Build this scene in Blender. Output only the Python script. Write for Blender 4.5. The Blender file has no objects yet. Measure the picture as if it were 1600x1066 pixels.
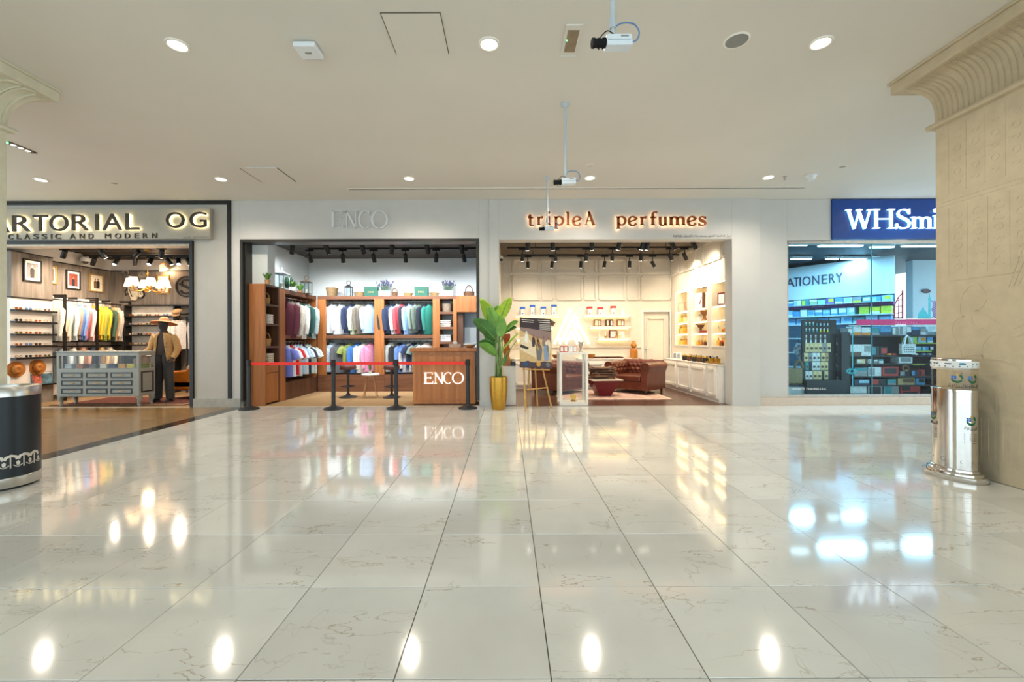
import bpy, bmesh, math, random
from mathutils import Matrix, Vector
C = bpy.context.scene.collection
SC = bpy.context.scene
PI = math.pi
random.seed(7)

# ------------------------------------------------------------------ camera, world, exposure
F, U0, V0, TH, EYE = 662.0, 793.0, 530.0, 0.0035, 1.3      # focal length in px of the 1600x1066 frame
cam = bpy.data.cameras.new('camera')
cam.sensor_width = 36.0
cam.lens = 36.0 * F / 1600.0
cam.shift_x = (800 - U0) / 1600.0
cam.shift_y = -(533 - V0) / 1600.0
cam.clip_start = 0.05
cam_o = bpy.data.objects.new('camera', cam)
C.objects.link(cam_o)
cam_o.matrix_world = Matrix.Translation((0, 0, EYE)) @ Matrix.Rotation(PI / 2, 4, 'X') @ Matrix.Rotation(-TH, 4, 'Z')
SC.camera = cam_o

world = bpy.data.worlds.new('mall_ambient')
SC.world = world
world.use_nodes = True
world.node_tree.nodes['Background'].inputs[0].default_value = (0.76, 0.92, 1.0, 1)
world.node_tree.nodes['Background'].inputs[1].default_value = 2.1

SC.view_settings.view_transform = 'Standard'
SC.view_settings.look = 'None'
SC.view_settings.exposure = 0.45
SC.view_settings.gamma = 1.0
SC.view_settings.use_curve_mapping = False
SC.cycles.use_denoising = True
SC.cycles.max_bounces = 7
SC.cycles.diffuse_bounces = 4
SC.cycles.glossy_bounces = 4
SC.cycles.transmission_bounces = 6
SC.cycles.transparent_max_bounces = 10
SC.cycles.caustics_reflective = False
SC.cycles.caustics_refractive = False
SC.cycles.sample_clamp_indirect = 6.0

POW_NEAR, POW_FAR = 40, 78          # watts of the mall downlights
POW_S1, POW_S2, POW_S3 = 100, 78, 40    # watts of each track spotlight in the three shops

ZF = 8.2            # depth of the shop fronts
CEIL = 4.0


def P(u, v, z):
    """world point seen at pixel (u, v) when it stands at depth z"""
    ui = u - TH * (v - 533)
    vi = v + TH * (u - 800)
    return Vector(((ui - U0) / F * z, z, EYE + (V0 - vi) / F * z))


def PX(u, z, v=500):
    return P(u, v, z).x


def PZ(v, z, u=800):
    return P(u, v, z).z


def lin(h):
    h = h.lstrip('#')
    r = [int(h[i:i + 2], 16) / 255 for i in (0, 2, 4)]
    return tuple((x / 12.92 if x <= 0.04045 else ((x + 0.055) / 1.055) ** 2.4) for x in r)


# ------------------------------------------------------------------ materials
MATS = {}


def mat(name, col, rough=0.5, metal=0.0, var=0.06, scale=14.0, bump=0.0, emit=0.0, ecol=None, alpha=None,
        stretch=None, trans=0.0, ior=1.45, bscale=None, coat=0.0, sheen=0.0):
    if name in MATS:
        return MATS[name]
    m = bpy.data.materials.new(name)
    m.use_nodes = True
    nt = m.node_tree
    b = nt.nodes['Principled BSDF']
    col = lin(col) if isinstance(col, str) else col
    b.inputs['Roughness'].default_value = rough
    b.inputs['Metallic'].default_value = metal
    b.inputs['IOR'].default_value = ior
    if coat:
        b.inputs['Coat Weight'].default_value = coat
        b.inputs['Coat Roughness'].default_value = 0.08
    if sheen:
        b.inputs['Sheen Weight'].default_value = sheen
    if trans:
        b.inputs['Transmission Weight'].default_value = trans
    if emit:
        b.inputs['Emission Color'].default_value = (*(lin(ecol) if isinstance(ecol, str) else (ecol or col)), 1)
        b.inputs['Emission Strength'].default_value = emit
    tc = nt.nodes.new('ShaderNodeTexCoord')
    mp = nt.nodes.new('ShaderNodeMapping')
    nt.links.new(tc.outputs['Object'], mp.inputs['Vector'])
    if stretch:
        mp.inputs['Scale'].default_value = stretch
    nz = nt.nodes.new('ShaderNodeTexNoise')
    nz.inputs['Scale'].default_value = scale
    nz.inputs['Detail'].default_value = 4
    nt.links.new(mp.outputs['Vector'], nz.inputs['Vector'])
    rp = nt.nodes.new('ShaderNodeValToRGB')
    lo = tuple(max(0, x * (1 - var * 2)) for x in col)
    hi = tuple(min(1, x * (1 + var * 2)) for x in col)
    rp.color_ramp.elements[0].position = 0.3
    rp.color_ramp.elements[1].position = 0.7
    rp.color_ramp.elements[0].color = (*lo, 1)
    rp.color_ramp.elements[1].color = (*hi, 1)
    nt.links.new(nz.outputs['Fac'], rp.inputs['Fac'])
    nt.links.new(rp.outputs['Color'], b.inputs['Base Color'])
    if bump:
        bp = nt.nodes.new('ShaderNodeBump')
        bp.inputs['Strength'].default_value = bump
        bp.inputs['Distance'].default_value = 0.01
        n2 = nz
        if bscale:
            n2 = nt.nodes.new('ShaderNodeTexNoise')
            n2.inputs['Scale'].default_value = bscale
            nt.links.new(mp.outputs['Vector'], n2.inputs['Vector'])
        nt.links.new(n2.outputs['Fac'], bp.inputs['Height'])
        nt.links.new(bp.outputs['Normal'], b.inputs['Normal'])
    MATS[name] = m
    return m


def marble(name, base, veins, vein_amt=0.55, rough=0.075, scale=1.0, dark=0.93):
    m = bpy.data.materials.new(name)
    m.use_nodes = True
    nt = m.node_tree
    L = nt.links.new
    b = nt.nodes['Principled BSDF']
    tc = nt.nodes.new('ShaderNodeTexCoord')
    oi = nt.nodes.new('ShaderNodeObjectInfo')
    mul = nt.nodes.new('ShaderNodeVectorMath'); mul.operation = 'MULTIPLY_ADD'
    mul.inputs[1].default_value = (scale, scale, scale)
    sc = nt.nodes.new('ShaderNodeVectorMath'); sc.operation = 'SCALE'
    sc.inputs[0].default_value = (37.0, 91.0, 53.0)
    L(oi.outputs['Random'], sc.inputs['Scale'])
    L(tc.outputs['Object'], mul.inputs[0]); L(sc.outputs[0], mul.inputs[2])
    # soft clouding
    n1 = nt.nodes.new('ShaderNodeTexNoise'); n1.inputs['Scale'].default_value = 2.6; n1.inputs['Detail'].default_value = 5
    L(mul.outputs[0], n1.inputs['Vector'])
    r1 = nt.nodes.new('ShaderNodeValToRGB')
    r1.color_ramp.elements[0].position = 0.3; r1.color_ramp.elements[1].position = 0.72
    r1.color_ramp.elements[0].color = (*[x * dark for x in base], 1)
    r1.color_ramp.elements[1].color = (*[min(1, x * 1.04) for x in base], 1)
    L(n1.outputs['Fac'], r1.inputs['Fac'])
    # thin wandering veins: contour lines of stretched noise
    prev = r1.outputs['Color']
    for k, (st, w, amt, det, mlo) in enumerate((((0.6, 1.9, 1), 0.006, vein_amt, 7, 0.42), ((2.2, 1.0, 1), 0.006, vein_amt * 0.55, 3, 0.5))):
        mp = nt.nodes.new('ShaderNodeMapping'); mp.inputs['Scale'].default_value = st
        mp.inputs['Location'].default_value = (k * 7.3, k * 3.1, 0); mp.inputs['Rotation'].default_value = (0, 0, k * 0.5)
        L(mul.outputs[0], mp.inputs['Vector'])
        n = nt.nodes.new('ShaderNodeTexNoise'); n.inputs['Scale'].default_value = 2.1; n.inputs['Detail'].default_value = det
        n.inputs['Roughness'].default_value = 0.55
        L(mp.outputs['Vector'], n.inputs['Vector'])
        sub = nt.nodes.new('ShaderNodeMath'); sub.operation = 'SUBTRACT'; sub.inputs[1].default_value = 0.5
        L(n.outputs['Fac'], sub.inputs[0])
        ab = nt.nodes.new('ShaderNodeMath'); ab.operation = 'ABSOLUTE'; L(sub.outputs[0], ab.inputs[0])
        mr = nt.nodes.new('ShaderNodeMapRange'); mr.inputs[1].default_value = 0.0; mr.inputs[2].default_value = w
        mr.inputs[3].default_value = amt; mr.inputs[4].default_value = 0.0
        L(ab.outputs[0], mr.inputs[0])
        nm = nt.nodes.new('ShaderNodeTexNoise'); nm.inputs['Scale'].default_value = 1.7
        L(mp.outputs['Vector'], nm.inputs['Vector'])
        mm = nt.nodes.new('ShaderNodeMapRange'); mm.inputs[1].default_value = mlo; mm.inputs[2].default_value = mlo + 0.16
        L(nm.outputs['Fac'], mm.inputs[0])
        mx = nt.nodes.new('ShaderNodeMath'); mx.operation = 'MULTIPLY'
        L(mr.outputs[0], mx.inputs[0]); L(mm.outputs[0], mx.inputs[1])
        mixc = nt.nodes.new('ShaderNodeMix'); mixc.data_type = 'RGBA'
        L(mx.outputs[0], mixc.inputs[0]); L(prev, mixc.inputs[6]); mixc.inputs[7].default_value = (*veins, 1)
        prev = mixc.outputs[2]
    # slab to slab tone
    hsv = nt.nodes.new('ShaderNodeHueSaturation')
    vr = nt.nodes.new('ShaderNodeMapRange'); vr.inputs[3].default_value = 0.91; vr.inputs[4].default_value = 1.06
    L(oi.outputs['Random'], vr.inputs[0]); L(vr.outputs[0], hsv.inputs['Value']); L(prev, hsv.inputs['Color'])
    L(hsv.outputs['Color'], b.inputs['Base Color'])
    b.inputs['Roughness'].default_value = rough
    b.inputs['IOR'].default_value = 2.12
    MATS[name] = m
    return m


def wood(name, col, dark, rough=0.45, scale=6.0, along='z', coat=0.0):
    if name in MATS:
        return MATS[name]
    st = {'z': (1, 1, 0.06), 'x': (0.06, 1, 1), 'y': (1, 0.06, 1)}[along]
    m = bpy.data.materials.new(name); m.use_nodes = True
    nt = m.node_tree; L = nt.links.new
    b = nt.nodes['Principled BSDF']; b.inputs['Roughness'].default_value = rough
    if coat: b.inputs['Coat Weight'].default_value = coat
    tc = nt.nodes.new('ShaderNodeTexCoord'); oi = nt.nodes.new('ShaderNodeObjectInfo')
    ad = nt.nodes.new('ShaderNodeVectorMath'); ad.operation = 'ADD'
    sc = nt.nodes.new('ShaderNodeVectorMath'); sc.operation = 'SCALE'; sc.inputs[0].default_value = (13, 17, 11)
    L(oi.outputs['Random'], sc.inputs['Scale']); L(tc.outputs['Object'], ad.inputs[0]); L(sc.outputs[0], ad.inputs[1])
    mp = nt.nodes.new('ShaderNodeMapping'); mp.inputs['Scale'].default_value = st; L(ad.outputs[0], mp.inputs['Vector'])
    n = nt.nodes.new('ShaderNodeTexNoise'); n.inputs['Scale'].default_value = scale * 5; n.inputs['Detail'].default_value = 6
    n.inputs['Distortion'].default_value = 0.6
    L(mp.outputs['Vector'], n.inputs['Vector'])
    r = nt.nodes.new('ShaderNodeValToRGB'); r.color_ramp.elements[0].position = 0.3; r.color_ramp.elements[1].position = 0.7
    r.color_ramp.elements[0].color = (*lin(dark), 1); r.color_ramp.elements[1].color = (*lin(col), 1)
    L(n.outputs['Fac'], r.inputs['Fac']); L(r.outputs['Color'], b.inputs['Base Color'])
    bp = nt.nodes.new('ShaderNodeBump'); bp.inputs['Strength'].default_value = 0.12; bp.inputs['Distance'].default_value = 0.005
    L(n.outputs['Fac'], bp.inputs['Height']); L(bp.outputs['Normal'], b.inputs['Normal'])
    MATS[name] = m
    return m


def glass(name, tint=(1, 1, 1), rough=0.0, refl=1.0):
    """thin clear pane: mostly see-through with Fresnel mirror"""
    if name in MATS:
        return MATS[name]
    m = bpy.data.materials.new(name); m.use_nodes = True
    nt = m.node_tree; nt.nodes.clear(); L = nt.links.new
    out = nt.nodes.new('ShaderNodeOutputMaterial'); mx = nt.nodes.new('ShaderNodeMixShader')
    tr = nt.nodes.new('ShaderNodeBsdfTransparent'); gl = nt.nodes.new('ShaderNodeBsdfGlossy'); fr = nt.nodes.new('ShaderNodeFresnel')
    tr.inputs[0].default_value = (*tint, 1); gl.inputs['Roughness'].default_value = rough
    mt = nt.nodes.new('ShaderNodeMath'); mt.operation = 'MULTIPLY'; mt.inputs[1].default_value = refl
    fr.inputs[0].default_value = 1.45
    ge = nt.nodes.new('ShaderNodeNewGeometry'); inv = nt.nodes.new('ShaderNodeMath'); inv.operation = 'SUBTRACT'; inv.inputs[0].default_value = refl
    L(ge.outputs['Backfacing'], inv.inputs[1]); inv.use_clamp = False; mx2 = nt.nodes.new('ShaderNodeMath'); mx2.operation = 'MAXIMUM'; mx2.inputs[1].default_value = 0.0
    L(inv.outputs[0], mx2.inputs[0]); L(mx2.outputs[0], mt.inputs[1])
    L(fr.outputs[0], mt.inputs[0]); L(mt.outputs[0], mx.inputs[0]); L(tr.outputs[0], mx.inputs[1]); L(gl.outputs[0], mx.inputs[2]); L(mx.outputs[0], out.inputs[0])
    MATS[name] = m
    return m


def glow(name, col, strength):
    return mat(name, col, rough=0.5, var=0.0, emit=strength, ecol=col)


# ------------------------------------------------------------------ mesh builder
class MB:
    def __init__(self, M=None):
        self.v, self.f, self.M = [], [], M

    def add(self, vs, fs):
        o = len(self.v)
        if self.M is not None:
            vs = [tuple(self.M @ Vector(p)) for p in vs]
        self.v += [tuple(p) for p in vs]
        self.f += [tuple(i + o for i in f) for f in fs]
        return self

    def box(self, x0, x1, y0, y1, z0, z1):
        x0, x1 = min(x0, x1), max(x0, x1); y0, y1 = min(y0, y1), max(y0, y1); z0, z1 = min(z0, z1), max(z0, z1)
        return self.add([(x0, y0, z0), (x1, y0, z0), (x1, y1, z0), (x0, y1, z0), (x0, y0, z1), (x1, y0, z1), (x1, y1, z1), (x0, y1, z1)],
                        [(0, 3, 2, 1), (4, 5, 6, 7), (0, 1, 5, 4), (1, 2, 6, 5), (2, 3, 7, 6), (3, 0, 4, 7)])

    def bar(self, a, b, w, d, up=(0, 0, 1)):
        """rectangular bar from a to b, w wide and d deep"""
        a, b = Vector(a), Vector(b); t = (b - a).normalized()
        s = t.cross(Vector(up))
        if s.length < 1e-4: s = t.cross(Vector((1, 0, 0)))
        s.normalize(); n = s.cross(t)
        vs = [p + s * (i * w / 2) + n * (j * d / 2) for p in (a, b) for i, j in ((-1, -1), (1, -1), (1, 1), (-1, 1))]
        return self.add(vs, [(0, 1, 2, 3), (7, 6, 5, 4), (0, 4, 5, 1), (1, 5, 6, 2), (2, 6, 7, 3), (3, 7, 4, 0)])

    def loft(self, rings, cap=True, closed=True):
        n = len(rings[0]); vs = [p for r in rings for p in r]; fs = []
        m = n if closed else n - 1
        for k in range(len(rings) - 1):
            for i in range(m):
                j = (i + 1) % n
                fs.append((k * n + i, k * n + j, (k + 1) * n + j, (k + 1) * n + i))
        if cap and closed:
            fs.append(tuple(reversed(range(n)))); fs.append(tuple((len(rings) - 1) * n + i for i in range(n)))
        return self.add(vs, fs)

    def lathe(self, prof, n=20, c=(0, 0, 0), cap=True, sx=1.0, sy=1.0):
        rings = [[(c[0] + r * sx * math.cos(2 * PI * i / n), c[1] + r * sy * math.sin(2 * PI * i / n), c[2] + z) for i in range(n)] for r, z in prof]
        return self.loft(rings, cap)

    def tube(self, pts, r, n=8, cap=True, flat=1.0):
        pts = [Vector(p) for p in pts]
        rs = r if isinstance(r, (list, tuple)) else [r] * len(pts)
        rings = []; ref = None
        for i, p in enumerate(pts):
            t = (pts[min(i + 1, len(pts) - 1)] - pts[max(i - 1, 0)]).normalized()
            if ref is None:
                ref = Vector((0, 1, 0)) if abs(t.y) < 0.9 else Vector((1, 0, 0))
            s = t.cross(ref).normalized(); q = s.cross(t).normalized(); ref = q
            rings.append([p + (s * math.cos(2 * PI * k / n) + q * math.sin(2 * PI * k / n) * flat) * rs[i] for k in range(n)])
        return self.loft(rings, cap)

    def cyl(self, a, b, r, r2=None, n=14):
        return self.tube([a, b], [r, r if r2 is None else r2], n)

    def prism(self, poly, y0, y1):
        """polygon in x,z extruded along y"""
        n = len(poly)
        vs = [(x, y0, z) for x, z in poly] + [(x, y1, z) for x, z in poly]
        fs = [tuple(range(n)), tuple(reversed(range(n, 2 * n)))] + [(i, n + i, n + (i + 1) % n, (i + 1) % n) for i in range(n)]
        return self.add(vs, fs)

    def ribbon(self, pts, w, y0, y1):
        """flat stroke in x,z of half width w (number or list), extruded along y"""
        pts = [Vector((p[0], p[1])) for p in pts]
        ws = w if isinstance(w, (list, tuple)) else [w] * len(pts)
        l, r = [], []
        for i, p in enumerate(pts):
            t = (pts[min(i + 1, len(pts) - 1)] - pts[max(i - 1, 0)])
            t.normalize(); q = Vector((-t.y, t.x))
            l.append(p + q * ws[i]); r.append(p - q * ws[i])
        rings = [[(a.x, y0, a.y), (b.x, y0, b.y), (b.x, y1, b.y), (a.x, y1, a.y)] for a, b in zip(l, r)]
        return self.loft(rings)

    def ball(self, c, rx, ry=None, rz=None, n=14, m=8):
        ry = rx if ry is None else ry; rz = rx if rz is None else rz
        rings = []
        for k in range(m + 1):
            a = -PI / 2 + PI * k / m
            rr = max(math.cos(a), 1e-3)
            rings.append([(c[0] + rx * rr * math.cos(2 * PI * i / n), c[1] + ry * rr * math.sin(2 * PI * i / n), c[2] + rz * math.sin(a)) for i in range(n)])
        return self.loft(rings)

    def grid(self, fn, nu, nv, thick=0.0):
        vs = [fn(i / nu, j / nv) for j in range(nv + 1) for i in range(nu + 1)]
        fs = [(j * (nu + 1) + i, j * (nu + 1) + i + 1, (j + 1) * (nu + 1) + i + 1, (j + 1) * (nu + 1) + i) for j in range(nv) for i in range(nu)]
        return self.add(vs, fs)


def build(name, mb, m, parent=None, smooth=None, bevel=0.0, loc=None, rz=0.0, seg=2):
    me = bpy.data.meshes.new(name)
    me.from_pydata(mb.v, [], mb.f)
    me.materials.append(m)
    if len(mb.f) < 4000:
        bm = bmesh.new(); bm.from_mesh(me); bmesh.ops.recalc_face_normals(bm, faces=bm.faces); bm.to_mesh(me); bm.free()
    if smooth is not None:
        me.polygons.foreach_set('use_smooth', [True] * len(me.polygons))
        me.set_sharp_from_angle(angle=math.radians(smooth))
    me.update()
    o = bpy.data.objects.new(name, me)
    C.objects.link(o)
    if parent: o.parent = parent
    if loc: o.location = loc
    if rz: o.rotation_euler = (0, 0, rz)
    if bevel:
        md = o.modifiers.new('bevel', 'BEVEL'); md.width = bevel; md.segments = seg; md.limit_method = 'ANGLE'; md.angle_limit = math.radians(40)
        md.harden_normals = False
    return o


def tag(o, label, cat, group=None):
    o['label'] = label; o['category'] = cat
    if group: o['group'] = group
    return o


def thing(name, label, cat, loc=(0, 0, 0), rz=0.0, group=None):
    o = bpy.data.objects.new(name, None); C.objects.link(o)
    o.empty_display_size = 0.1
    o.location = loc; o.rotation_euler = (0, 0, rz)
    return tag(o, label, cat, group)


def struct(name, mb, m, parent=None, label=None, **k):
    o = build(name, mb, m, parent, **k)
    if parent is None: o['kind'] = 'structure'
    if label: o['label'] = label
    return o


def stuff(o):
    o['kind'] = 'stuff'
    return o


def dup(root, label, loc, rz=0.0, group=None, scale=None, recolour=None):
    """a copy of a thing with copies of its parts and sub-parts"""
    r = root.copy(); C.objects.link(r); r.location = loc; r.rotation_euler = (0, 0, rz)
    r['label'] = label
    if group: r['group'] = group
    if scale: r.scale = scale
    for ch in list(root.children):
        c = ch.copy(); C.objects.link(c); c.parent = r
        if recolour and ch.name.split('.')[0] in recolour: paint(c, recolour[ch.name.split('.')[0]])
        for g in list(ch.children):
            d = g.copy(); C.objects.link(d); d.parent = c
    return r


def paint(o, m):
    if o.material_slots:
        o.material_slots[0].link = 'OBJECT'; o.material_slots[0].material = m


def light(name, kind, loc, power, col=(1, 1, 1), parent=None, aim=None, size=0.05, angle=80, blend=0.6, sx=None, sy=None):
    d = bpy.data.lights.new(name, kind); d.energy = power; d.color = col
    if kind == 'SPOT':
        d.spot_size = math.radians(angle); d.spot_blend = blend; d.shadow_soft_size = size
    elif kind == 'POINT':
        d.shadow_soft_size = size
    elif kind == 'AREA':
        d.shape = 'RECTANGLE'; d.size = sx; d.size_y = sy
    o = bpy.data.objects.new(name, d); C.objects.link(o)
    if parent: o.parent = parent
    o.location = loc
    if aim is not None:
        o.rotation_euler = Vector(aim).to_track_quat('-Z', 'Y').to_euler()
    return o


ORD = ['first', 'second', 'third', 'fourth', 'fifth', 'sixth', 'seventh', 'eighth', 'ninth', 'tenth', 'eleventh', 'twelfth', 'thirteenth',
       'fourteenth', 'fifteenth', 'sixteenth', 'seventeenth', 'eighteenth', 'nineteenth', 'twentieth', 'twenty-first', 'twenty-second',
       'twenty-third', 'twenty-fourth', 'twenty-fifth', 'twenty-sixth', 'twenty-seventh', 'twenty-eighth', 'twenty-ninth', 'thirtieth']

# ------------------------------------------------------------------ lettering
_TXT = {}


def text_geo(s):
    """verts/faces of a string in the built-in font, in x,z, front facing -y, depth 0..1"""
    if s in _TXT: return _TXT[s]
    cu = bpy.data.curves.new('lettering_tmp', 'FONT'); cu.body = s; cu.size = 1.0; cu.resolution_u = 4
    cu.extrude = 0.5
    o = bpy.data.objects.new('lettering_tmp', cu); C.objects.link(o)
    dg = bpy.context.evaluated_depsgraph_get()
    me = bpy.data.meshes.new_from_object(o.evaluated_get(dg))
    vs = [(v.co.x, -v.co.z + 0.5, v.co.y) for v in me.vertices]
    fs = [tuple(p.vertices) for p in me.polygons]
    bpy.data.objects.remove(o); bpy.data.curves.remove(cu); bpy.data.meshes.remove(me)
    _TXT[s] = (vs, fs)
    return vs, fs


def text_fit(s, x0, x1, z0, z1, y0, y1, mb=None):
    """text scaled to fill the box; y0 front, y1 back"""
    vs, fs = text_geo(s)
    if not vs: return mb or MB()
    ax0, ax1 = min(v[0] for v in vs), max(v[0] for v in vs); az0, az1 = min(v[2] for v in vs), max(v[2] for v in vs)
    out = [(x0 + (v[0] - ax0) / (ax1 - ax0) * (x1 - x0), y0 + v[1] * (y1 - y0), z0 + (v[2] - az0) / max(az1 - az0, 1e-6) * (z1 - z0)) for v in vs]
    mb = mb or MB()
    return mb.add(out, fs)


def arc(cx, cz, rx, rz, a0, a1, n=18):
    return [(cx + rx * math.cos(math.radians(a0 + (a1 - a0) * i / n)), cz + rz * math.sin(math.radians(a0 + (a1 - a0) * i / n))) for i in range(n + 1)]


def stress(cx, cz, rx, rz, a0, a1, thin, thick, n=18):
    ps = arc(cx, cz, rx, rz, a0, a1, n)
    ws = [thin + (thick - thin) * abs(math.cos(math.radians(a0 + (a1 - a0) * i / n))) ** 1.5 for i in range(n + 1)]
    return ps, ws


def serif_strokes(ch, T, t):
    """strokes of a serif letter: list of (points, half widths) in a box of its own; T thick, t thin half width"""
    S = []
    def st(pts, w): S.append((pts, w if isinstance(w, list) else [w] * len(pts)))
    def sf(x, z, w=0.13): st([(x - w, z + (t if z < 0.1 else -t)), (x + w, z + (t if z < 0.1 else -t))], t)
    def cv(*a, **k): S.append(stress(*a, **k))
    X = 0.62
    if ch == 'E':
        st([(0.12, 0), (0.12, 1)], T); st([(0, 1 - t), (0.62, 1 - t)], t); st([(0, t), (0.66, t)], t); st([(0.12, 0.52), (0.5, 0.52)], t)
        st([(0.62, 1), (0.62, 0.82)], t); st([(0.66, 0), (0.66, 0.2)], t); st([(0.5, 0.42), (0.5, 0.62)], t)
    elif ch == 'N':
        st([(0.12, 0), (0.12, 1)], t * 1.2); st([(0.1, 1), (0.8, 0)], T); st([(0.8, 0), (0.8, 1)], t * 1.2); sf(0.12, 0); sf(0.08, 1, 0.1); sf(0.8, 1)
    elif ch == 'C':
        cv(0.48, 0.5, 0.46, 0.5 - t, 52, 308, thin=t, thick=T); st([(0.78, 0.98), (0.78, 0.78)], t)
    elif ch == 'O':
        cv(0.5, 0.5, 0.48, 0.5 - t, 0, 360, thin=t, thick=T, n=32)
    elif ch == 'W':
        st([(0.08, 1), (0.36, 0)], T); st([(0.36, 0), (0.62, 0.98)], t * 1.1); st([(0.56, 1), (0.86, 0)], T); st([(0.86, 0), (1.12, 1)], t * 1.1)
        sf(0.08, 1); sf(0.6, 1); sf(1.12, 1)
    elif ch == 'H':
        for x in (0.14, 0.76):
            st([(x, 0), (x, 1)], T); sf(x, 0, 0.14); sf(x, 1, 0.14)
        st([(0.14, 0.5), (0.76, 0.5)], t)
    elif ch == 'S':
        pts = [(0.53, 0.8), (0.48, 0.92), (0.33, 0.98), (0.16, 0.93), (0.09, 0.8), (0.12, 0.66), (0.28, 0.55), (0.46, 0.44), (0.56, 0.3), (0.53, 0.12), (0.4, 0.03), (0.23, 0.02), (0.1, 0.09), (0.04, 0.24)]
        k = len(pts); st(pts, [t + (T - t) * math.exp(-((i - 6.5) / 2.6) ** 2) for i in range(k)])
        st([(0.55, 1.0), (0.55, 0.74)], t); st([(0.03, 0), (0.03, 0.26)], t)
    elif ch == 's':
        pts = [(0.36, 0.5), (0.31, 0.58), (0.2, 0.61), (0.1, 0.57), (0.06, 0.48), (0.1, 0.4), (0.2, 0.34), (0.32, 0.27), (0.38, 0.17), (0.34, 0.06), (0.22, 0.02), (0.1, 0.04), (0.03, 0.14)]
        k = len(pts); st(pts, [t + (T - t) * math.exp(-((i - 6) / 2.4) ** 2) for i in range(k)])
        st([(0.37, 0.62), (0.37, 0.46)], t); st([(0.03, 0), (0.03, 0.16)], t)
    elif ch == 'A':
        st([(0.12, 0), (0.4, 0.94)], t * 1.2); st([(0.36, 1.0), (0.72, 0)], T); st([(0.22, 0.34), (0.58, 0.34)], t); sf(0.12, 0, 0.12); sf(0.73, 0, 0.13); st([(0.3, 1.0), (0.42, 0.96)], T * 0.7)
    elif ch == 'i':
        st([(0.14, 0), (0.14, X)], T); sf(0.14, 0, 0.12); st([(0.02, X - t), (0.14, X - t)], t); cv(0.14, 0.86, 0.045, 0.045, 0, 360, thin=0.05, thick=0.05)
    elif ch == 'l':
        st([(0.14, 0), (0.14, 1)], T); sf(0.14, 0, 0.12); st([(0.0, 0.97), (0.16, 0.97)], t)
    elif ch == 't':
        st([(0.16, 0.8), (0.16, 0.16)], T); cv(0.3, 0.15, 0.14, 0.13, 180, 300, thin=t, thick=T); st([(0, X - t), (0.36, X - t)], t * 1.3); st([(0.02, X), (0.16, 0.82)], t)
    elif ch == 'r':
        st([(0.14, 0), (0.14, X)], T); sf(0.14, 0, 0.13); st([(0.0, X - t), (0.14, X - t)], t)
        st([(0.16, 0.42), (0.24, 0.56), (0.36, 0.6), (0.43, 0.52)], [t, t * 1.3, T * 0.9, T])
    elif ch in 'mn':
        xs = (0.14, 0.52, 0.9) if ch == 'm' else (0.14, 0.52)
        for x in xs:
            st([(x, 0), (x, 0.46 if x > 0.2 else X)], T); sf(x, 0, 0.12)
        st([(0, X - t), (0.14, X - t)], t)
        for x in xs[:-1]: cv(x + 0.2, 0.44, 0.18, 0.16, 170, 0, thin=t * 1.3, thick=T)
    elif ch == 'h':
        st([(0.14, 0), (0.14, 1)], T); st([(0.52, 0), (0.52, 0.46)], T); sf(0.14, 0, 0.12); sf(0.52, 0, 0.12); st([(0, 1 - t), (0.14, 1 - t)], t)
        cv(0.34, 0.44, 0.18, 0.16, 170, 0, thin=t * 1.3, thick=T)
    elif ch == 'u':
        st([(0.14, X), (0.14, 0.18)], T); st([(0.52, X), (0.52, 0)], T); cv(0.33, 0.18, 0.19, 0.16, 180, 350, thin=t * 1.2, thick=T)
        st([(0.02, X - t), (0.14, X - t)], t); st([(0.4, X - t), (0.52, X - t)], t); st([(0.52, t), (0.64, t)], t)
    elif ch == 'p':
        st([(0.14, -0.28), (0.14, X)], T); st([(0.02, -0.28 + t), (0.26, -0.28 + t)], t); st([(0, X - t), (0.14, X - t)], t)
        cv(0.34, 0.31, 0.24, 0.3, 150, -150, thin=t * 1.2, thick=T, n=24)
    elif ch == 'e':
        cv(0.27, 0.31, 0.25, 0.3, 330, 20, thin=t * 1.2, thick=T, n=24); st([(0.03, 0.26), (0.5, 0.42)], t * 1.3)
    elif ch == 'f':
        st([(0.18, 0), (0.18, 0.78)], T); sf(0.18, 0, 0.13); cv(0.34, 0.8, 0.16, 0.18, 180, 50, thin=t * 1.2, thick=T); st([(0.02, X - t), (0.38, X - t)], t * 1.2)
    return S


def serif_fit(ch, x0, x1, z0, z1, y0, y1, T=0.07, t=0.022, mb=None):
    S = serif_strokes(ch, T, t)
    xs, zs = [], []
    for pts, ws in S:
        for (x, z), w in zip(pts, ws):
            xs += [x - w * 0.8, x + w * 0.8]; zs += [z - min(w, t), z + min(w, t)]
    ax0, ax1, az0, az1 = min(xs), max(xs), min(zs), max(zs)
    kx, kz = (x1 - x0) / (ax1 - ax0), (z1 - z0) / (az1 - az0)
    k = (abs(kx) + abs(kz)) / 2
    mb = mb or MB()
    for pts, ws in S:
        mb.ribbon([(x0 + (x - ax0) * kx, z0 + (z - az0) * kz) for x, z in pts], [w * k for w in ws], y0, y1)
    return mb
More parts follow.
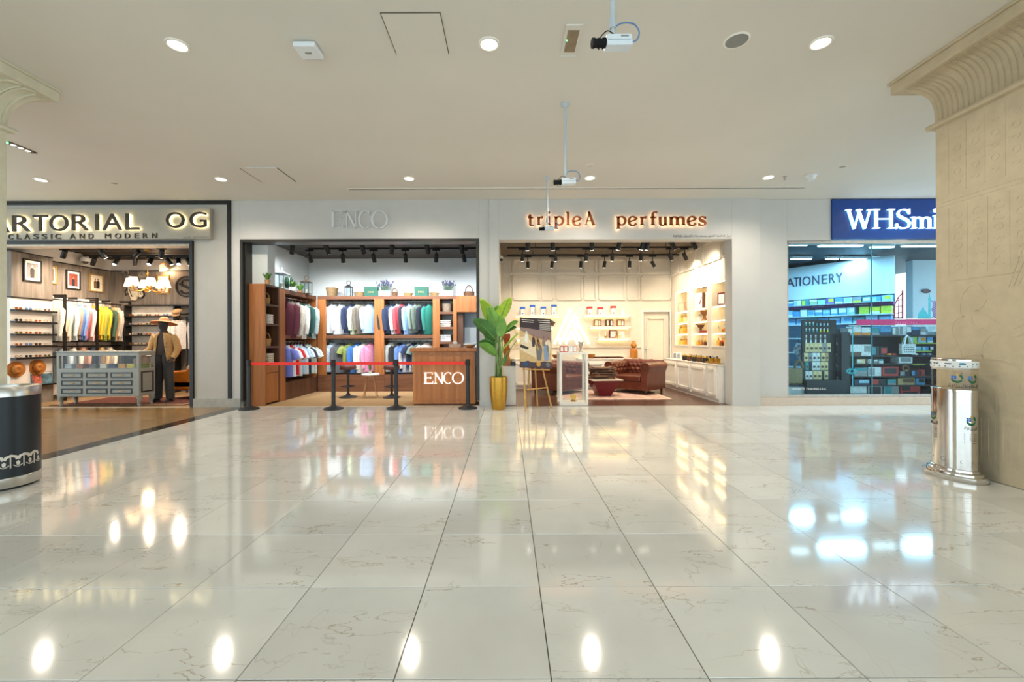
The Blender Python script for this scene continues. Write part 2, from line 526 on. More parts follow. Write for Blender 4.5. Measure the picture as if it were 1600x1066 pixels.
# ------------------------------------------------------------------ palette
M = {}
M['ceiling'] = mat('painted_ceiling', '#DDD8CE', 0.75, var=0.02, scale=0.5)
M['white_wall'] = mat('white_wall_paint', '#C6C4C0', 0.6, var=0.012, scale=3)
M['cool_wall'] = mat('cool_wall_paint', '#CFD0CE', 0.55, var=0.012, scale=3)
M['grey_panel'] = mat('warm_grey_panel', '#B9B5AD', 0.5, var=0.015, scale=3)
M['black_metal'] = mat('black_metal', '#171717', 0.4, var=0.03)
M['dark_frame'] = mat('dark_frame_metal', '#3A3733', 0.4, metal=0.3, var=0.03)
M['stone'] = mat('carved_sandstone', '#C4B395', 0.72, var=0.035, scale=9, bump=0.25, bscale=60)
M['stone_light'] = mat('pale_sandstone', '#D2CCB4', 0.72, var=0.03, scale=9, bump=0.2, bscale=60)
M['tile'] = marble('cream_marble', lin('#D6D5CE'), lin('#937B52'), vein_amt=0.75)
M['brown_marble'] = marble('brown_marble', lin('#9A7748'), lin('#4A331C'), vein_amt=0.6, rough=0.2, scale=2.5, dark=0.6)
M['dark_marble'] = marble('dark_marble_strip', lin('#3B332B'), lin('#1C1814'), vein_amt=0.3, rough=0.12, dark=0.8)
M['grout'] = mat('grout', '#544C40', 0.85)
M['steel'] = mat('brushed_steel', '#C9C6C0', 0.28, metal=1.0, var=0.05, stretch=(1, 1, 0.05))
M['chrome'] = mat('polished_steel', '#D8D6D2', 0.09, metal=1.0, var=0.02)
M['white_plastic'] = mat('white_plastic', '#E3E6E8', 0.4, var=0.01)
M['black_plastic'] = mat('black_plastic', '#141414', 0.45, var=0.02)

# ------------------------------------------------------------------ floor of marble slabs
TS, TX0, TY0 = 0.602, 0.163, 1.62
fb = MB()
fb.box(-13, 13, -7, ZF, -0.12, -0.004)
floor = struct('floor', fb, M['grout'])


def tile_mesh(w, d):
    g, b, t = 0.0017, 0.0014, 0.0038
    x, y = w / 2 - g, d / 2 - g
    mb = MB()
    mb.add([(-x, -y, -t), (x, -y, -t), (x, y, -t), (-x, y, -t), (-x + b, -y + b, 0), (x - b, -y + b, 0), (x - b, y - b, 0), (-x + b, y - b, 0)],
           [(4, 5, 6, 7), (0, 1, 5, 4), (1, 2, 6, 5), (2, 3, 7, 6), (3, 0, 4, 7)])
    return mb


rt = random.Random(3)
full_tile = None
n_tiles = 0
far_mb = MB()
for j in range(-14, 11):
    y0 = TY0 + j * TS; y1 = min(y0 + TS, ZF)
    if y0 >= ZF - 0.02: continue
    ym = (y0 + y1) / 2
    for i in range(-21, 21):
        x0 = TX0 + i * TS; x1 = x0 + TS
        if ym > 4.6:
            if x1 < -5.05: continue
            x0 = max(x0, -5.055)
        xm = (x0 + x1) / 2
        seen = y1 > 1.3 and abs(xm) < (1.22 * y1 + 0.3) and not (y0 < 4.3 and xm > 4.6) and not (y0 < 4.4 and xm < -5.3)
        if seen and n_tiles < 299:
            w, d = x1 - x0, y1 - y0
            if abs(w - TS) < 1e-6 and abs(d - TS) < 1e-6 and full_tile is not None:
                o = full_tile.copy(); C.objects.link(o)
            else:
                o = build('tile', tile_mesh(w, d), M['tile'], floor)
                if abs(w - TS) < 1e-6 and abs(d - TS) < 1e-6: full_tile = o
            o.location = (xm, ym, rt.uniform(-0.0004, 0.0004))
            o.rotation_euler = (rt.gauss(0, 0.0006), rt.gauss(0, 0.0006), 0)
            n_tiles += 1
        else:
            far_mb.M = Matrix.Translation((xm, ym, 0)); t = tile_mesh(x1 - x0, y1 - y0); far_mb.add(t.v, t.f)
stuff(build('tile', far_mb, M['tile'], floor))
# brown marble apron before the menswear shop, with its dark border strips
for k in range(6):
    x1 = -5.305 - k * 1.2; x0 = x1 - 1.2
    for q in range(3):
        y0 = 4.63 + q * 1.19; y1 = y0 + 1.19
        t = tile_mesh(x1 - x0, y1 - y0)
        build('tile', t, M['brown_marble'], floor, loc=((x0 + x1) / 2, (y0 + y1) / 2, 0))
for k in range(6):
    y0 = 4.63 + k * 0.595
    build('tile', tile_mesh(0.25, 0.595), M['dark_marble'], floor, loc=(-5.18, y0 + 0.2975, 0))

# ------------------------------------------------------------------ ceiling of the mall
cb = MB(); cb.box(-13, 13, -7, ZF + 0.1, CEIL, CEIL + 0.1)
ceiling = struct('ceiling', cb, M['ceiling'])


def outline(name, quad, w, parent, m, z=CEIL):
    mb = MB()
    for a, b in zip(quad, quad[1:] + quad[:1]):
        mb.bar((a[0], a[1], z - 0.001), (b[0], b[1], z - 0.001), w, 0.004)
    return build(name, mb, m, parent)


def cpt(u, v):
    """point of the mall ceiling seen at pixel"""
    vi = v + TH * (u - 800); z = F * (CEIL - EYE) / (V0 - vi)
    return P(u, v, z)


M['gap'] = mat('shadow_gap', '#5F594E', 0.8)
a, b, c_, d_ = cpt(594, 19), cpt(688, 20), cpt(700, 84), cpt(617, 84)
hy0, hy1 = (c_.y + d_.y) / 2, (a.y + b.y) / 2
h = thing('access_hatch', 'square flush ceiling hatch with hairline edges near a round lamp', 'hatch', ((a.x + b.x) / 2, hy1, CEIL))
hw = (b.x - a.x)
mb = MB(); mb.box(-hw / 2, hw / 2, 0, hy0 - hy1, -0.004, 0); build('panel', mb, M['ceiling'], h)
mb = MB()
for x in (-hw / 2, hw / 2): mb.box(x - 0.003, x + 0.003, 0, hy0 - hy1, -0.006, 0.0)
mb.box(-hw / 2, hw / 2, -0.003, 0.003, -0.006, 0); build('edge_strip', mb, M['gap'], h)
a, b, c_ = cpt(374, 262), cpt(434, 263), cpt(462, 284)
h = thing('access_hatch', 'flush ceiling hatch near the menswear sign with pale edge', 'hatch', (a.x, a.y, CEIL))
w_, d_ = b.x - a.x, c_.y - a.y
mb = MB(); mb.box(0, w_, 0, d_, -0.005, 0); build('panel', mb, M['ceiling'], h)
mb = MB(); mb.box(w_ - 0.004, w_ + 0.006, 0, d_, -0.008, 0); build('edge_strip', mb, M['gap'], h)
mb = MB(); mb.box(-0.004, 0.004, 0, d_, -0.008, 0); build('edge_strip', mb, M['gap'], h)
mb = MB(); mb.box(0.2 * w_, w_, -0.012, 0.0, -0.01, 0); build('edge_trim', mb, M['white_plastic'], h)

# slot diffuser running along the shop fronts
s0, s1 = cpt(545, 296.5), cpt(1463, 299)
t = thing('slot_diffuser', 'long dark air slot in the ceiling before the shop fronts', 'air vent', (s0.x, 7.6, CEIL))
mb = MB(); mb.box(0, 8.2, -0.05, -0.02, -0.012, 0); mb.box(0, 8.2, 0.02, 0.05, -0.012, 0); build('flange', mb, M['ceiling'], t)
mb = MB(); mb.box(0, 8.2, -0.02, 0.02, -0.004, -0.001); build('slot', mb, M['black_metal'], t)

# ------------------------------------------------------------------ shop front wall (bulkheads and piers)
Y0, Y1 = ZF, ZF + 0.25
xSo, xSi, xSf = -5.34, -6.08, -6.144      # menswear border outer edge, opening edge, frame inner edge
xE0, xE1 = -5.17, -0.545
xT0, xT1 = -0.16, 4.335
xW0, xW1 = 5.44, 8.9
zS, zE, zT, zW = 3.226, 3.25, 3.22, 3.174
wl = MB()
wl.box(-13, -11.9, Y0, Y1, 0, CEIL)
wl.box(xSo, xE0, Y0, Y1, 0, CEIL)                    # pier between menswear and wood-fitted shop
wl.box(xE0, xE1, Y0, Y1, zE, CEIL)
wl.box(xE1, -0.347, Y0, Y1, 0, CEIL)
wl.box(4.88, xW0, Y0 + 0.03, Y1 + .1, 0, CEIL)
wl.box(xW0, 6.3, Y0 + 0.03, Y1 + .1, zW, CEIL)
wl.box(xW1, 13, Y0 + 0.03, Y1, 0, CEIL)
struct('wall_front', wl, M['white_wall'], bevel=0.004)
wl = MB()
wl.box(-0.347, xT0, Y0 - 0.03, Y1, 0, CEIL); wl.box(xT0, xT1, Y0 - 0.03, Y1, zT, CEIL); wl.box(xT1, 4.88, Y0 - 0.03, Y1, 0, CEIL)
struct('wall_front', wl, M['white_wall'], bevel=0.004)
wl = MB(); wl.box(-11.9, xSo, Y0 + 0.02, Y1, zS, CEIL); wl.box(xSi, xSo, Y0 + 0.02, Y1, 0, zS)
struct('wall_front', wl, M['grey_panel'], bevel=0.004)
bb = MB(); bb.box(4.88, xW0, Y0 + 0.02, Y0 + 0.03, 0, 0.07)
struct('baseboard_front', bb, mat('brown_base', '#8A7560', 0.4))
bb = MB(); bb.box(xSi, xE0, Y0 - 0.015, Y0 + 0.02, 0, 0.17)
struct('baseboard_front', bb, mat('grey_base', '#A8A69C', 0.4))
bb = MB(); bb.box(xE1, -0.347, Y0 - 0.012, Y0, 0, 0.1)
struct('baseboard_front', bb, M['white_wall'])
tb = MB()
tb.box(-11.9, xSo, Y0 - 0.03, Y0 + 0.02, 3.93, 3.99); tb.box(xSo - 0.062, xSo, Y0 - 0.03, Y0 + 0.02, 0.17, 3.93)
struct('trim_1', tb, M['black_metal'], bevel=0.003)
tb = MB()
tb.box(-11.9, xSi, Y0 - 0.02, Y0 + 0.03, zS - 0.055, zS); tb.box(xSf, xSi, Y0 - 0.02, Y1, 0, zS - 0.055)
struct('trim_2', tb, M['black_metal'], bevel=0.003)
tb = MB(); tb.box(-11.9, xSf, Y0 + 0.03, Y1, zS - 0.09, zS)
struct('trim_3', tb, mat('soffit_white', '#E6D9C6', 0.5))
tb = MB()
tb.box(xE0, xE1, Y0 - 0.01, Y1, zE - 0.06, zE); tb.box(xE0, xE0 + 0.05, Y0 - 0.01, Y1, 0.12, zE - 0.06); tb.box(xE1 - 0.055, xE1, Y0 - 0.01, Y1, 0.12, zE - 0.06)
tb.box(xE0 + 0.06, xE0 + 0.085, Y0 + 0.05, Y1, 0.0, zE - 0.06)
struct('trim_4', tb, M['dark_frame'], bevel=0.003)
# thresholds
tb = MB(); tb.box(-11.9, xE0, ZF, ZF + 0.06, -0.1, 0.004); tb.box(xE0, xE1, ZF, ZF + 0.06, -0.1, 0.004)
struct('trim_5', tb, mat('pale_threshold', '#D8CDB8', 0.35))

# ------------------------------------------------------------------ carved columns


def column(name, label, x_in, x_out, y0, y1, a, ay, m, flutes, sgn):
    """sgn -1: left column, +1: right; x_in is the face towards the hall"""
    t = thing(name, label, 'column', (0, 0, 0))
    t['kind'] = 'structure'
    lo, hi = min(x_in, x_out), max(x_in, x_out)
    zb, zt = 3.44, 3.87
    mb = MB(); mb.box(lo, hi, y0, y1, 0, zb); build('shaft', mb, m, t, bevel=0.012)
    mb = MB()
    mb.loft([[(lo - o, y0 - o, z), (hi + o, y0 - o, z), (hi + o, y1 + o, z), (lo - o, y1 + o, z)] for o, z in ((0.0, zb - 0.02), (0.045, zb - 0.012), (0.055, zb + 0.01), (0.045, zb + 0.032), (0.0, zb + 0.04))])
    build('astragal', mb, m, t)
    rings = []
    for k in range(13):
        ph = k / 12 * PI / 2; e = 1 - math.cos(ph)
        if ay < 0.2: e = e ** 1.5
        ox, oy, z = a * e, ay * e, zb + 0.03 + (zt - zb - 0.03) * math.sin(ph)
        rings.append([(lo - ox, y0 - oy, z), (hi + ox, y0 - oy, z), (hi + ox, y1 + oy, z), (lo - ox, y1 + oy, z)])
    mb = MB(); mb.loft(rings); build('cavetto', mb, m, t, smooth=35)
    mb = MB(); mb.box(lo - a - 0.01, hi + a + 0.01, y0 - ay - .01, y1 + ay + 0.01, zt, zt + 0.105); build('fascia', mb, m, t, bevel=0.006)
    mb = MB(); mb.box(lo - a - 0.03, hi + a + 0.03, y0 - ay - .03, y1 + ay + 0.03, zt + 0.105, CEIL); build('abacus', mb, m, t, bevel=0.006)
    fl = MB()
    f = -sgn                                             # outward x direction of the seen face
    n = flutes
    for k in range(n):
        y = y1 - 0.03 - (k + 0.5) * (y1 - y0) / n
        hw = (y1 - y0) / n * 0.40

        def pt(tt, dy):
            ph = tt * PI / 2; e = 1 - math.cos(ph)
            if ay < 0.2: e = e ** 1.5
            spread = 1 + 0.22 * e
            yy = y + dy + (y - (y0 + y1) / 2) * 0.0
            return (x_in + f * (a * e + 0.004), yy + (ay * e if yy > y1 - 0.3 else 0) * 0.6, zb + 0.03 + (zt - zb - 0.03) * math.sin(ph) - 0.002)
        loop = [pt(tt / 10 * 0.86, -hw) for tt in range(11)] + [pt(0.9, -hw * 0.8), pt(0.94, -hw * 0.3), pt(0.94, hw * 0.3), pt(0.9, hw * 0.8)] + [pt(tt / 10 * 0.86, hw) for tt in range(10, -1, -1)]
        fl.tube(loop, 0.013 if n < 20 else 0.0018, 5)
    stuff(build('fluting', fl, m, t, smooth=60))
    return t


colL = column('column', 'pale square stone column at the left edge beside the black bin', -5.09, -7.2, 1.9, 4.316, 0.25, 0.25, M['stone_light'], 18, -1)
colR = column('column', 'sandstone column with carved relief beside the steel bin', 4.376, 7.0, 1.4, 4.33, 0.29, 0.16, M['stone'], 60, 1)

# shallow carving on the right column, drawn in its own y,z and lifted a few millimetres from the face
rel = MB(Matrix(((0, 1, 0, 4.376), (1, 0, 0, 0), (0, 0, 1, 0), (0, 0, 0, 1))))    # local (y, x-depth, z)
def smooth_line(pts, n=5):
    q = [pts[0]] + list(pts) + [pts[-1]]; out = []
    for a, b, c, d in zip(q, q[1:], q[2:], q[3:]):
        for i in range(n):
            t_ = i / n
            out.append(tuple(0.5 * (2 * b[k] + (c[k] - a[k]) * t_ + (2 * a[k] - 5 * b[k] + 4 * c[k] - d[k]) * t_ ** 2 + (3 * b[k] - a[k] - 3 * c[k] + d[k]) * t_ ** 3) for k in (0, 1)))
    return out + [pts[-1]]


def rline(pts, w=0.006): rel.ribbon(smooth_line(pts) if w > 0.0065 else pts, w, -0.003, 0.004)
for z in (2.62, 2.66): rline([(4.3, z), (2.0, z)], 0.006)
for z in (0.62,): rline([(4.3, z), (2.0, z)], 0.005)
for z in (3.05, 1.86): rline([(4.2, z), (3.0, z)], 0.004)
for k in range(14):                                       # palace-facade panels along the bottom
    y = 4.25 - k * 0.11
    rline([(y, 0.2), (y, 0.56), (y - 0.06, 0.56), (y - 0.06, 0.2)], 0.006)
for k in range(4):                                        # columns of signs
    y = 4.2 - k * 0.17
    rline([(y, 1.9), (y, 2.58)], 0.004)
    for q in range(6):
        z = 1.96 + q * 0.1; s = rt.choice((0, 1, 2))
        if s == 0: rel.ribbon(arc(y - 0.085, z + 0.03, 0.035, 0.025, 0, 360, 10), 0.006, -0.0026, 0.004)
        elif s == 1: rline([(y - 0.13, z), (y - 0.05, z), (y - 0.06, z + 0.05), (y - 0.1, z + 0.06)], 0.006)
        else: rline([(y - 0.13, z + 0.02), (y - 0.1, z + 0.04), (y - 0.07, z + 0.02), (y - 0.04, z + 0.04)], 0.006)
for k in range(5):
    y = 4.2 - k * 0.16
    rline([(y, 2.72), (y, 3.38)], 0.004)
    for q in range(5):
        z = 2.78 + q * 0.11
        rel.ribbon(arc(y - 0.08, z + 0.03, 0.03, 0.03 if q % 2 else 0.014, 0, 360, 10), 0.006, -0.0026, 0.004)
# seated figure with a reaching arm and throne
for pl in ([(4.02, 1.78), (3.95, 1.80), (3.90, 1.74), (3.87, 1.66), (3.91, 1.58), (3.96, 1.55)], [(4.02, 1.78), (4.08, 1.70), (4.10, 1.55), (4.06, 1.50)],
           [(4.06, 1.50), (4.14, 1.47), (4.17, 1.36), (4.10, 1.18), (4.08, 1.05)], [(3.96, 1.55), (3.86, 1.49), (3.78, 1.42), (3.66, 1.38), (3.54, 1.45), (3.50, 1.42)],
           [(3.50, 1.42), (3.64, 1.31), (3.80, 1.34), (3.90, 1.24), (3.90, 1.11)], [(3.90, 1.11), (3.72, 1.09), (3.62, 1.02), (3.62, 0.74), (3.52, 0.69), (3.52, 0.645), (3.72, 0.645)],
           [(3.78, 0.97), (3.72, 0.80), (3.72, 0.65)], [(4.08, 1.05), (4.09, 0.85), (4.10, 0.645)], [(4.09, 0.95), (3.95, 0.955), (3.80, 0.95)], [(3.80, 0.95), (3.80, 0.8), (3.80, 0.645)],
           [(4.0, 1.5), (3.98, 1.42), (3.9, 1.38)], [(4.05, 1.12), (3.97, 1.14), (3.9, 1.13)]):
    rline(pl, 0.0068)
rline(arc(3.36, 1.58, 0.08, 0.09, 0, 360, 16), 0.007)
rline([(3.36, 1.48), (3.5, 1.3), (3.42, 0.9), (3.3, 0.7), (3.16, 0.7), (3.2, 1.2), (3.3, 1.46)], 0.008)
for k in range(8): rline([(3.7 - k * 0.035, 1.74), (3.45 - k * 0.06, 2.5)], 0.004)
stuff(build('relief', rel, M['stone'], colR, bevel=0.0))
# ------------------------------------------------------------------ ceiling fittings
M['lamp_near'] = glow('warm_lamp_diffuser', (1.0, 0.88, 0.70), 9)
M['lamp_trim'] = mat('lamp_trim', '#EDE7DA', 0.4, var=0.01)
LAMP = (1.0, 0.86, 0.68)


def downlight(loc, r, label, power, first=None, group=None, col=LAMP):
    if first is None:
        t = thing('downlight', label, 'ceiling light', loc)
        mb = MB(); mb.lathe([(r * 0.74, -0.002), (r * 0.78, -0.012), (r * 0.95, -0.012), (r, -0.004), (r, 0.0)], 28, cap=False); build('trim_ring', mb, M['lamp_trim'], t, smooth=50)
        mb = MB(); mb.lathe([(0.001, -0.004), (r * 0.75, -0.004), (r * 0.75, -0.001), (0.001, -0.001)], 28, cap=False); build('diffuser', mb, M['lamp_near'], t)
    else:
        t = dup(first, label, loc)
    light('downlight_lamp', 'SPOT', (0, 0, -0.03), power, col, parent=t, aim=(0, 0, -1), size=0.05, angle=150, blend=0.9)
    return t


dl = None
for u, lab in ((274, 'round recessed downlight, leftmost of the near ceiling row'), (764, 'round recessed downlight, middle of the near ceiling row'),
               (1282, 'round recessed downlight, rightmost of the near ceiling row')):
    p = cpt(u, 67); o = downlight((p.x, 3.87, CEIL), 0.098, lab, POW_NEAR, dl, col=(1.0, 0.94, 0.86)); dl = dl or o
for (u, v), lab in zip(((85, 288), (351, 283), (638, 277), (922, 277), (1200, 277), (1462, 282)),
                       ('above the menswear sign', 'near the corner of the menswear front', 'before the wood-fitted shop front', 'before the perfume shop sign',
                        'right of the perfume shop sign', 'beside the blue bookshop sign')):
    p = cpt(u, v); downlight((p.x, 7.1, CEIL), 0.098, 'recessed downlight in the far ceiling row ' + lab, POW_FAR, dl)

p = cpt(482, 74)
t = thing('wifi_access_point', 'white square wireless access point with vented edge on the ceiling', 'access point', (p.x, p.y, CEIL))
mb = MB(); mb.box(-0.1, 0.1, -0.1, 0.1, -0.055, -0.008); build('body', mb, M['white_plastic'], t, bevel=0.012)
mb = MB(); mb.box(-0.075, 0.075, -0.075, 0.075, -0.01, 0.0); build('mount_plate', mb, M['white_plastic'], t)
mb = MB(); mb.box(-0.03, 0.03, -0.012, 0.012, -0.0565, -0.054); build('badge', mb, mat('grey_print', '#8A8A88', 0.5), t)
mb = MB()
for k in range(10): mb.box(-0.08 + k * 0.017, -0.071 + k * 0.017, 0.094, 0.102, -0.05, -0.016)
stuff(build('vent', mb, M['black_plastic'], t))

a, b = cpt(896, 37), cpt(890, 86)
t = thing('emergency_light', 'recessed rectangular emergency light with brown lens and green indicator', 'emergency light', ((a.x + b.x) / 2, (a.y + b.y) / 2, CEIL))
ln = abs(a.y - b.y) / 2
mb = MB(); mb.box(-0.075, 0.075, -ln, ln, -0.012, 0); build('cover_plate', mb, M['ceiling'], t, bevel=0.004)
mb = MB(); mb.box(-0.05, 0.05, -ln * 0.7, ln * 0.7, -0.015, -0.01); build('lens', mb, mat('brown_acrylic', '#8F7C62', 0.2), t)
mb = MB(); mb.ball((-0.045, -ln * 0.1, -0.016), 0.006); build('indicator', mb, glow('green_led', (0.1, 1.0, 0.25), 6), t)
mb = MB(); mb.box(-0.075, 0.075, ln - 0.008, ln + 0.002, -0.014, 0); build('end_trim', mb, M['white_plastic'], t)


def disc(name, label, cat, u, v, r, depth, mface):
    p = cpt(u, v)
    t = thing(name, label, cat, (p.x, p.y, CEIL))
    mb = MB(); mb.lathe([(r * 0.84, -depth), (r * 0.9, -depth - 0.004), (r, -0.004), (r, 0)], 26, cap=False); build('rim', mb, M['lamp_trim'], t, smooth=50)
    mb = MB(); mb.lathe([(0.001, -depth - 0.001), (r * 0.5, -depth - 0.002), (r * 0.86, -depth + 0.002)], 26, cap=False); build('grille', mb, mface, t, smooth=50)
    return t


disc('ceiling_speaker', 'round grey ceiling speaker between a camera and a downlight', 'speaker', 1151, 63, 0.112, 0.008, mat('speaker_grey', '#8C8C88', 0.6, var=0.1, scale=300))
disc('ceiling_speaker', 'small round cap in the ceiling behind the middle camera', 'speaker', 922, 258, 0.06, 0.006, M['ceiling'])
disc('ceiling_sensor', 'small flat grey disc in the ceiling above the bookshop', 'sensor', 1317, 260, 0.055, 0.006, mat('sensor_grey', '#A29C90', 0.6))
disc('ceiling_sensor', 'small flat sensor plate above the menswear sign', 'sensor', 178, 286, 0.06, 0.006, mat('sensor_grey', '#A29C90', 0.6))
p = cpt(1267, 274)
t = thing('smoke_detector', 'tapered white smoke detector on the ceiling near the bookshop', 'smoke detector', (p.x, p.y, CEIL))
mb = MB(); mb.lathe([(0.001, -0.085), (0.05, -0.085), (0.062, -0.06), (0.085, -0.02), (0.085, 0)], 22); build('body', mb, M['white_plastic'], t, smooth=40)
mb = MB(); mb.lathe([(0.097, -0.014), (0.1, -0.002)], 22); build('base', mb, M['white_plastic'], t, smooth=40)
p = cpt(1226, 276)
t = thing('sprinkler_head', 'tiny metal sprinkler head hanging beside the smoke detector', 'sprinkler', (p.x, p.y, CEIL))
mb = MB(); mb.lathe([(0.03, 0), (0.03, -0.006), (0.009, -0.01), (0.009, -0.05)], 12); build('stem', mb, M['steel'], t)
mb = MB(); mb.lathe([(0.001, -0.062), (0.022, -0.06), (0.022, -0.056), (0.001, -0.05)], 12); build('deflector', mb, M['steel'], t)
a, b = cpt(10, 221), cpt(54, 239)
t = thing('linear_diffuser', 'narrow slanted linear fitting in the ceiling behind the left column', 'ceiling light', (a.x, a.y, CEIL))
d = b - a
mb = MB(); mb.bar((0, 0, -0.006), (d.x, d.y, -0.006), 0.08, 0.012); build('frame', mb, M['dark_frame'], t)
for k in range(3):
    mb = MB(); q = d * (0.25 + 0.25 * k); mb.ball((q.x, q.y, -0.013), 0.03, 0.03, 0.006); build('lens', mb, glow('dim_lens', (1, 0.9, 0.75), 2.0), t)
mb = MB(); mb.ball((d.x * .02, d.y * .02, -0.014), 0.014); build('indicator', mb, MATS['green_led'], t)

# ------------------------------------------------------------------ box cameras on drop rods
M['cam_body'] = mat('camera_white', '#DCE4EA', 0.35, var=0.01)
M['rod'] = mat('rod_grey_paint', '#B9C2C8', 0.4, var=0.02)
M['cable'] = mat('blue_cable', '#5F86B5', 0.5)


def curve3(q, n=5):
    p_ = [q[0]] + list(q) + [q[-1]]; out = []
    for a, b, c, d in zip(p_, p_[1:], p_[2:], p_[3:]):
        for i in range(n):
            u = i / n
            out.append(tuple(0.5 * (2 * b[k] + (c[k] - a[k]) * u + (2 * a[k] - 5 * b[k] + 4 * c[k] - d[k]) * u * u + (3 * b[k] - a[k] - 3 * c[k] + d[k]) * u ** 3) for k in range(3)))
    return out + [q[-1]]


def box_camera(label, x, y, zc):
    t = thing('security_camera', label, 'camera', (x, y, CEIL))
    top = zc - CEIL
    mb = MB(); mb.lathe([(0.055, 0), (0.055, -0.01), (0.03, -0.028), (0.018, -0.04)], 18, cap=True); build('ceiling_flange', mb, M['rod'], t, smooth=40)
    mb = MB(); mb.cyl((0, 0, -0.03), (0, 0, top + 0.13), 0.016); mb.cyl((0, 0, top + 0.16), (0, 0, top + 0.09), 0.02); build('drop_rod', mb, M['rod'], t, smooth=40)
    mb = MB(); mb.cyl((0, 0, top + 0.1), (0, 0, top + 0.035), 0.012); mb.ball((0, 0, top + 0.065), 0.017); build('swivel', mb, M['rod'], t, smooth=40)
    R = Matrix.Translation((0.01, 0, top)) @ Matrix.Rotation(-0.09, 4, 'Y') @ Matrix.Rotation(0.12, 4, 'Z')
    mb = MB(R); mb.box(-0.06, 0.105, -0.037, 0.037, -0.034, 0.034); body = build('housing', mb, M['cam_body'], t, bevel=0.006)
    mb = MB(R); mb.box(-0.055, 0.1, -0.0385, 0.0385, -0.004, 0.0); build('seam', mb, mat('camera_seam', '#9FA9B2', 0.4), body)
    mb = MB(R); mb.box(0.03, 0.08, -0.0382, -0.037, 0.014, 0.024); build('badge', mb, mat('grey_print', '#8A8A88', 0.5), body)
    mb = MB(R)
    mb.cyl((-0.06, 0, 0), (-0.078, 0, 0), 0.03); mb.cyl((-0.078, 0, 0), (-0.13, 0, 0), 0.026); mb.cyl((-0.13, 0, 0), (-0.145, 0, 0), 0.03)
    mb.cyl((-0.1, 0, 0), (-0.108, 0, 0), 0.029); mb.cyl((-0.105, 0, -0.026), (-0.105, 0, -0.04), 0.004, n=6); mb.cyl((-0.08, 0, -0.026), (-0.08, 0, -0.038), 0.004, n=6)
    build('lens_barrel', mb, mat('matte_lens_black', '#0E0E0E', 0.9, var=0.0), t)
    cb = [(0.012, 0, top + 0.1), (0.06, 0, top + 0.125), (0.13, 0, top + 0.12), (0.165, 0, top + 0.07), (0.15, 0, top + 0.02), (0.112, 0, top + 0.005)]
    mb = MB(); mb.tube(curve3(cb), 0.005, 6); build('power_cable', mb, M['cable'], t, smooth=60)
    mb = MB(); mb.tube(curve3([(0, -0.01, top + 0.05), (-0.04, -0.03, top + 0.055), (-0.08, -0.03, top + 0.02), (-0.09, -0.02, top - 0.01)]), 0.0035, 6); build('iris_cable', mb, M['black_plastic'], t, smooth=60)
    return t


box_camera('white box camera hanging nearest, on a rod cut by the top edge', 0.665, 2.65, 3.15)
box_camera('white box camera on a long rod in the middle of three', 0.672, 4.87, 3.105)
box_camera('white box camera hanging farthest, in front of the copper sign letters', 0.672, 7.09, 3.15)

# ------------------------------------------------------------------ black bin with steel bands (left)
def bend(mb, cx, cy, R, a0):
    """wrap x along a vertical cylinder; y is the lift off its surface (negative = outwards)"""
    out = []
    for x, y, z in mb.v:
        an = a0 + x / R; rr = R - y
        out.append((cx + rr * math.cos(an), cy + rr * math.sin(an), z))
    mb.v = out
    return mb


BX, BY, BR = -4.55, 3.8, 0.25
t = thing('litter_bin', 'round black litter bin with steel bands before the left column', 'bin', (BX, BY, 0))
mb = MB(); mb.lathe([(BR * 0.9, 0.0), (BR * 0.9, 0.02), (BR * 0.97, 0.02)], 40); build('plinth', mb, M['black_plastic'], t)
mb = MB(); mb.lathe([(BR * 0.985, 0.02), (BR * 1.0, 0.025), (BR * 1.0, 0.105), (BR * 0.985, 0.108)], 48); build('lower_band', mb, M['steel'], t, smooth=40)
mb = MB(); mb.lathe([(BR * 0.99, 0.105), (BR * 0.99, 0.81)], 48); build('drum', mb, mat('black_powder_coat', '#10181F', 0.35, var=0.05), t, smooth=40)
mb = MB(); mb.lathe([(BR * 0.99, 0.81), (BR * 1.005, 0.812), (BR * 1.005, 0.888), (BR * 0.99, 0.893), (BR * 0.8, 0.897), (BR * 0.78, 0.88), (BR * 0.76, 0.8)], 48, cap=False); build('upper_band', mb, M['steel'], t, smooth=40)
mb = MB(); mb.lathe([(0.001, 0.8), (BR * 0.77, 0.8)], 32, cap=False); build('liner', mb, M['black_plastic'], t)
mb = MB()
a0 = -0.66
for k in range(5):
    s = -0.12 + k * 0.085
    def fan(pts, w=0.004): mb.ribbon([(s + x, z) for x, z in pts], w, -0.0015, 0.001)
    mb.prism([(s + x, z) for x, z in [(-0.008, 0.30)] + [(-0.008, 0.19), (0.0, 0.19), (0.0, 0.30)][0:3]], -0.0015, 0.001)
    fan([(-0.04, 0.262), (-0.03, 0.285), (0, 0.297), (0.03, 0.285), (0.04, 0.262)], 0.011)
    fan([(0.043 + x, z) for x, z in ((-0.03, 0.215), (-0.012, 0.2), (0, 0.196), (0.012, 0.2), (0.03, 0.215))], 0.003)
    mb.prism([(s + 0.043, 0.25), (s + 0.03, 0.235), (s + 0.034, 0.212), (s + 0.043, 0.205), (s + 0.052, 0.212), (s + 0.056, 0.235)], -0.0015, 0.001)
bend(mb, 0, 0, BR * 0.99, a0)
stuff(build('motif_band', mb, mat('silver_print', '#C9C2B4', 0.35, metal=0.4), t))

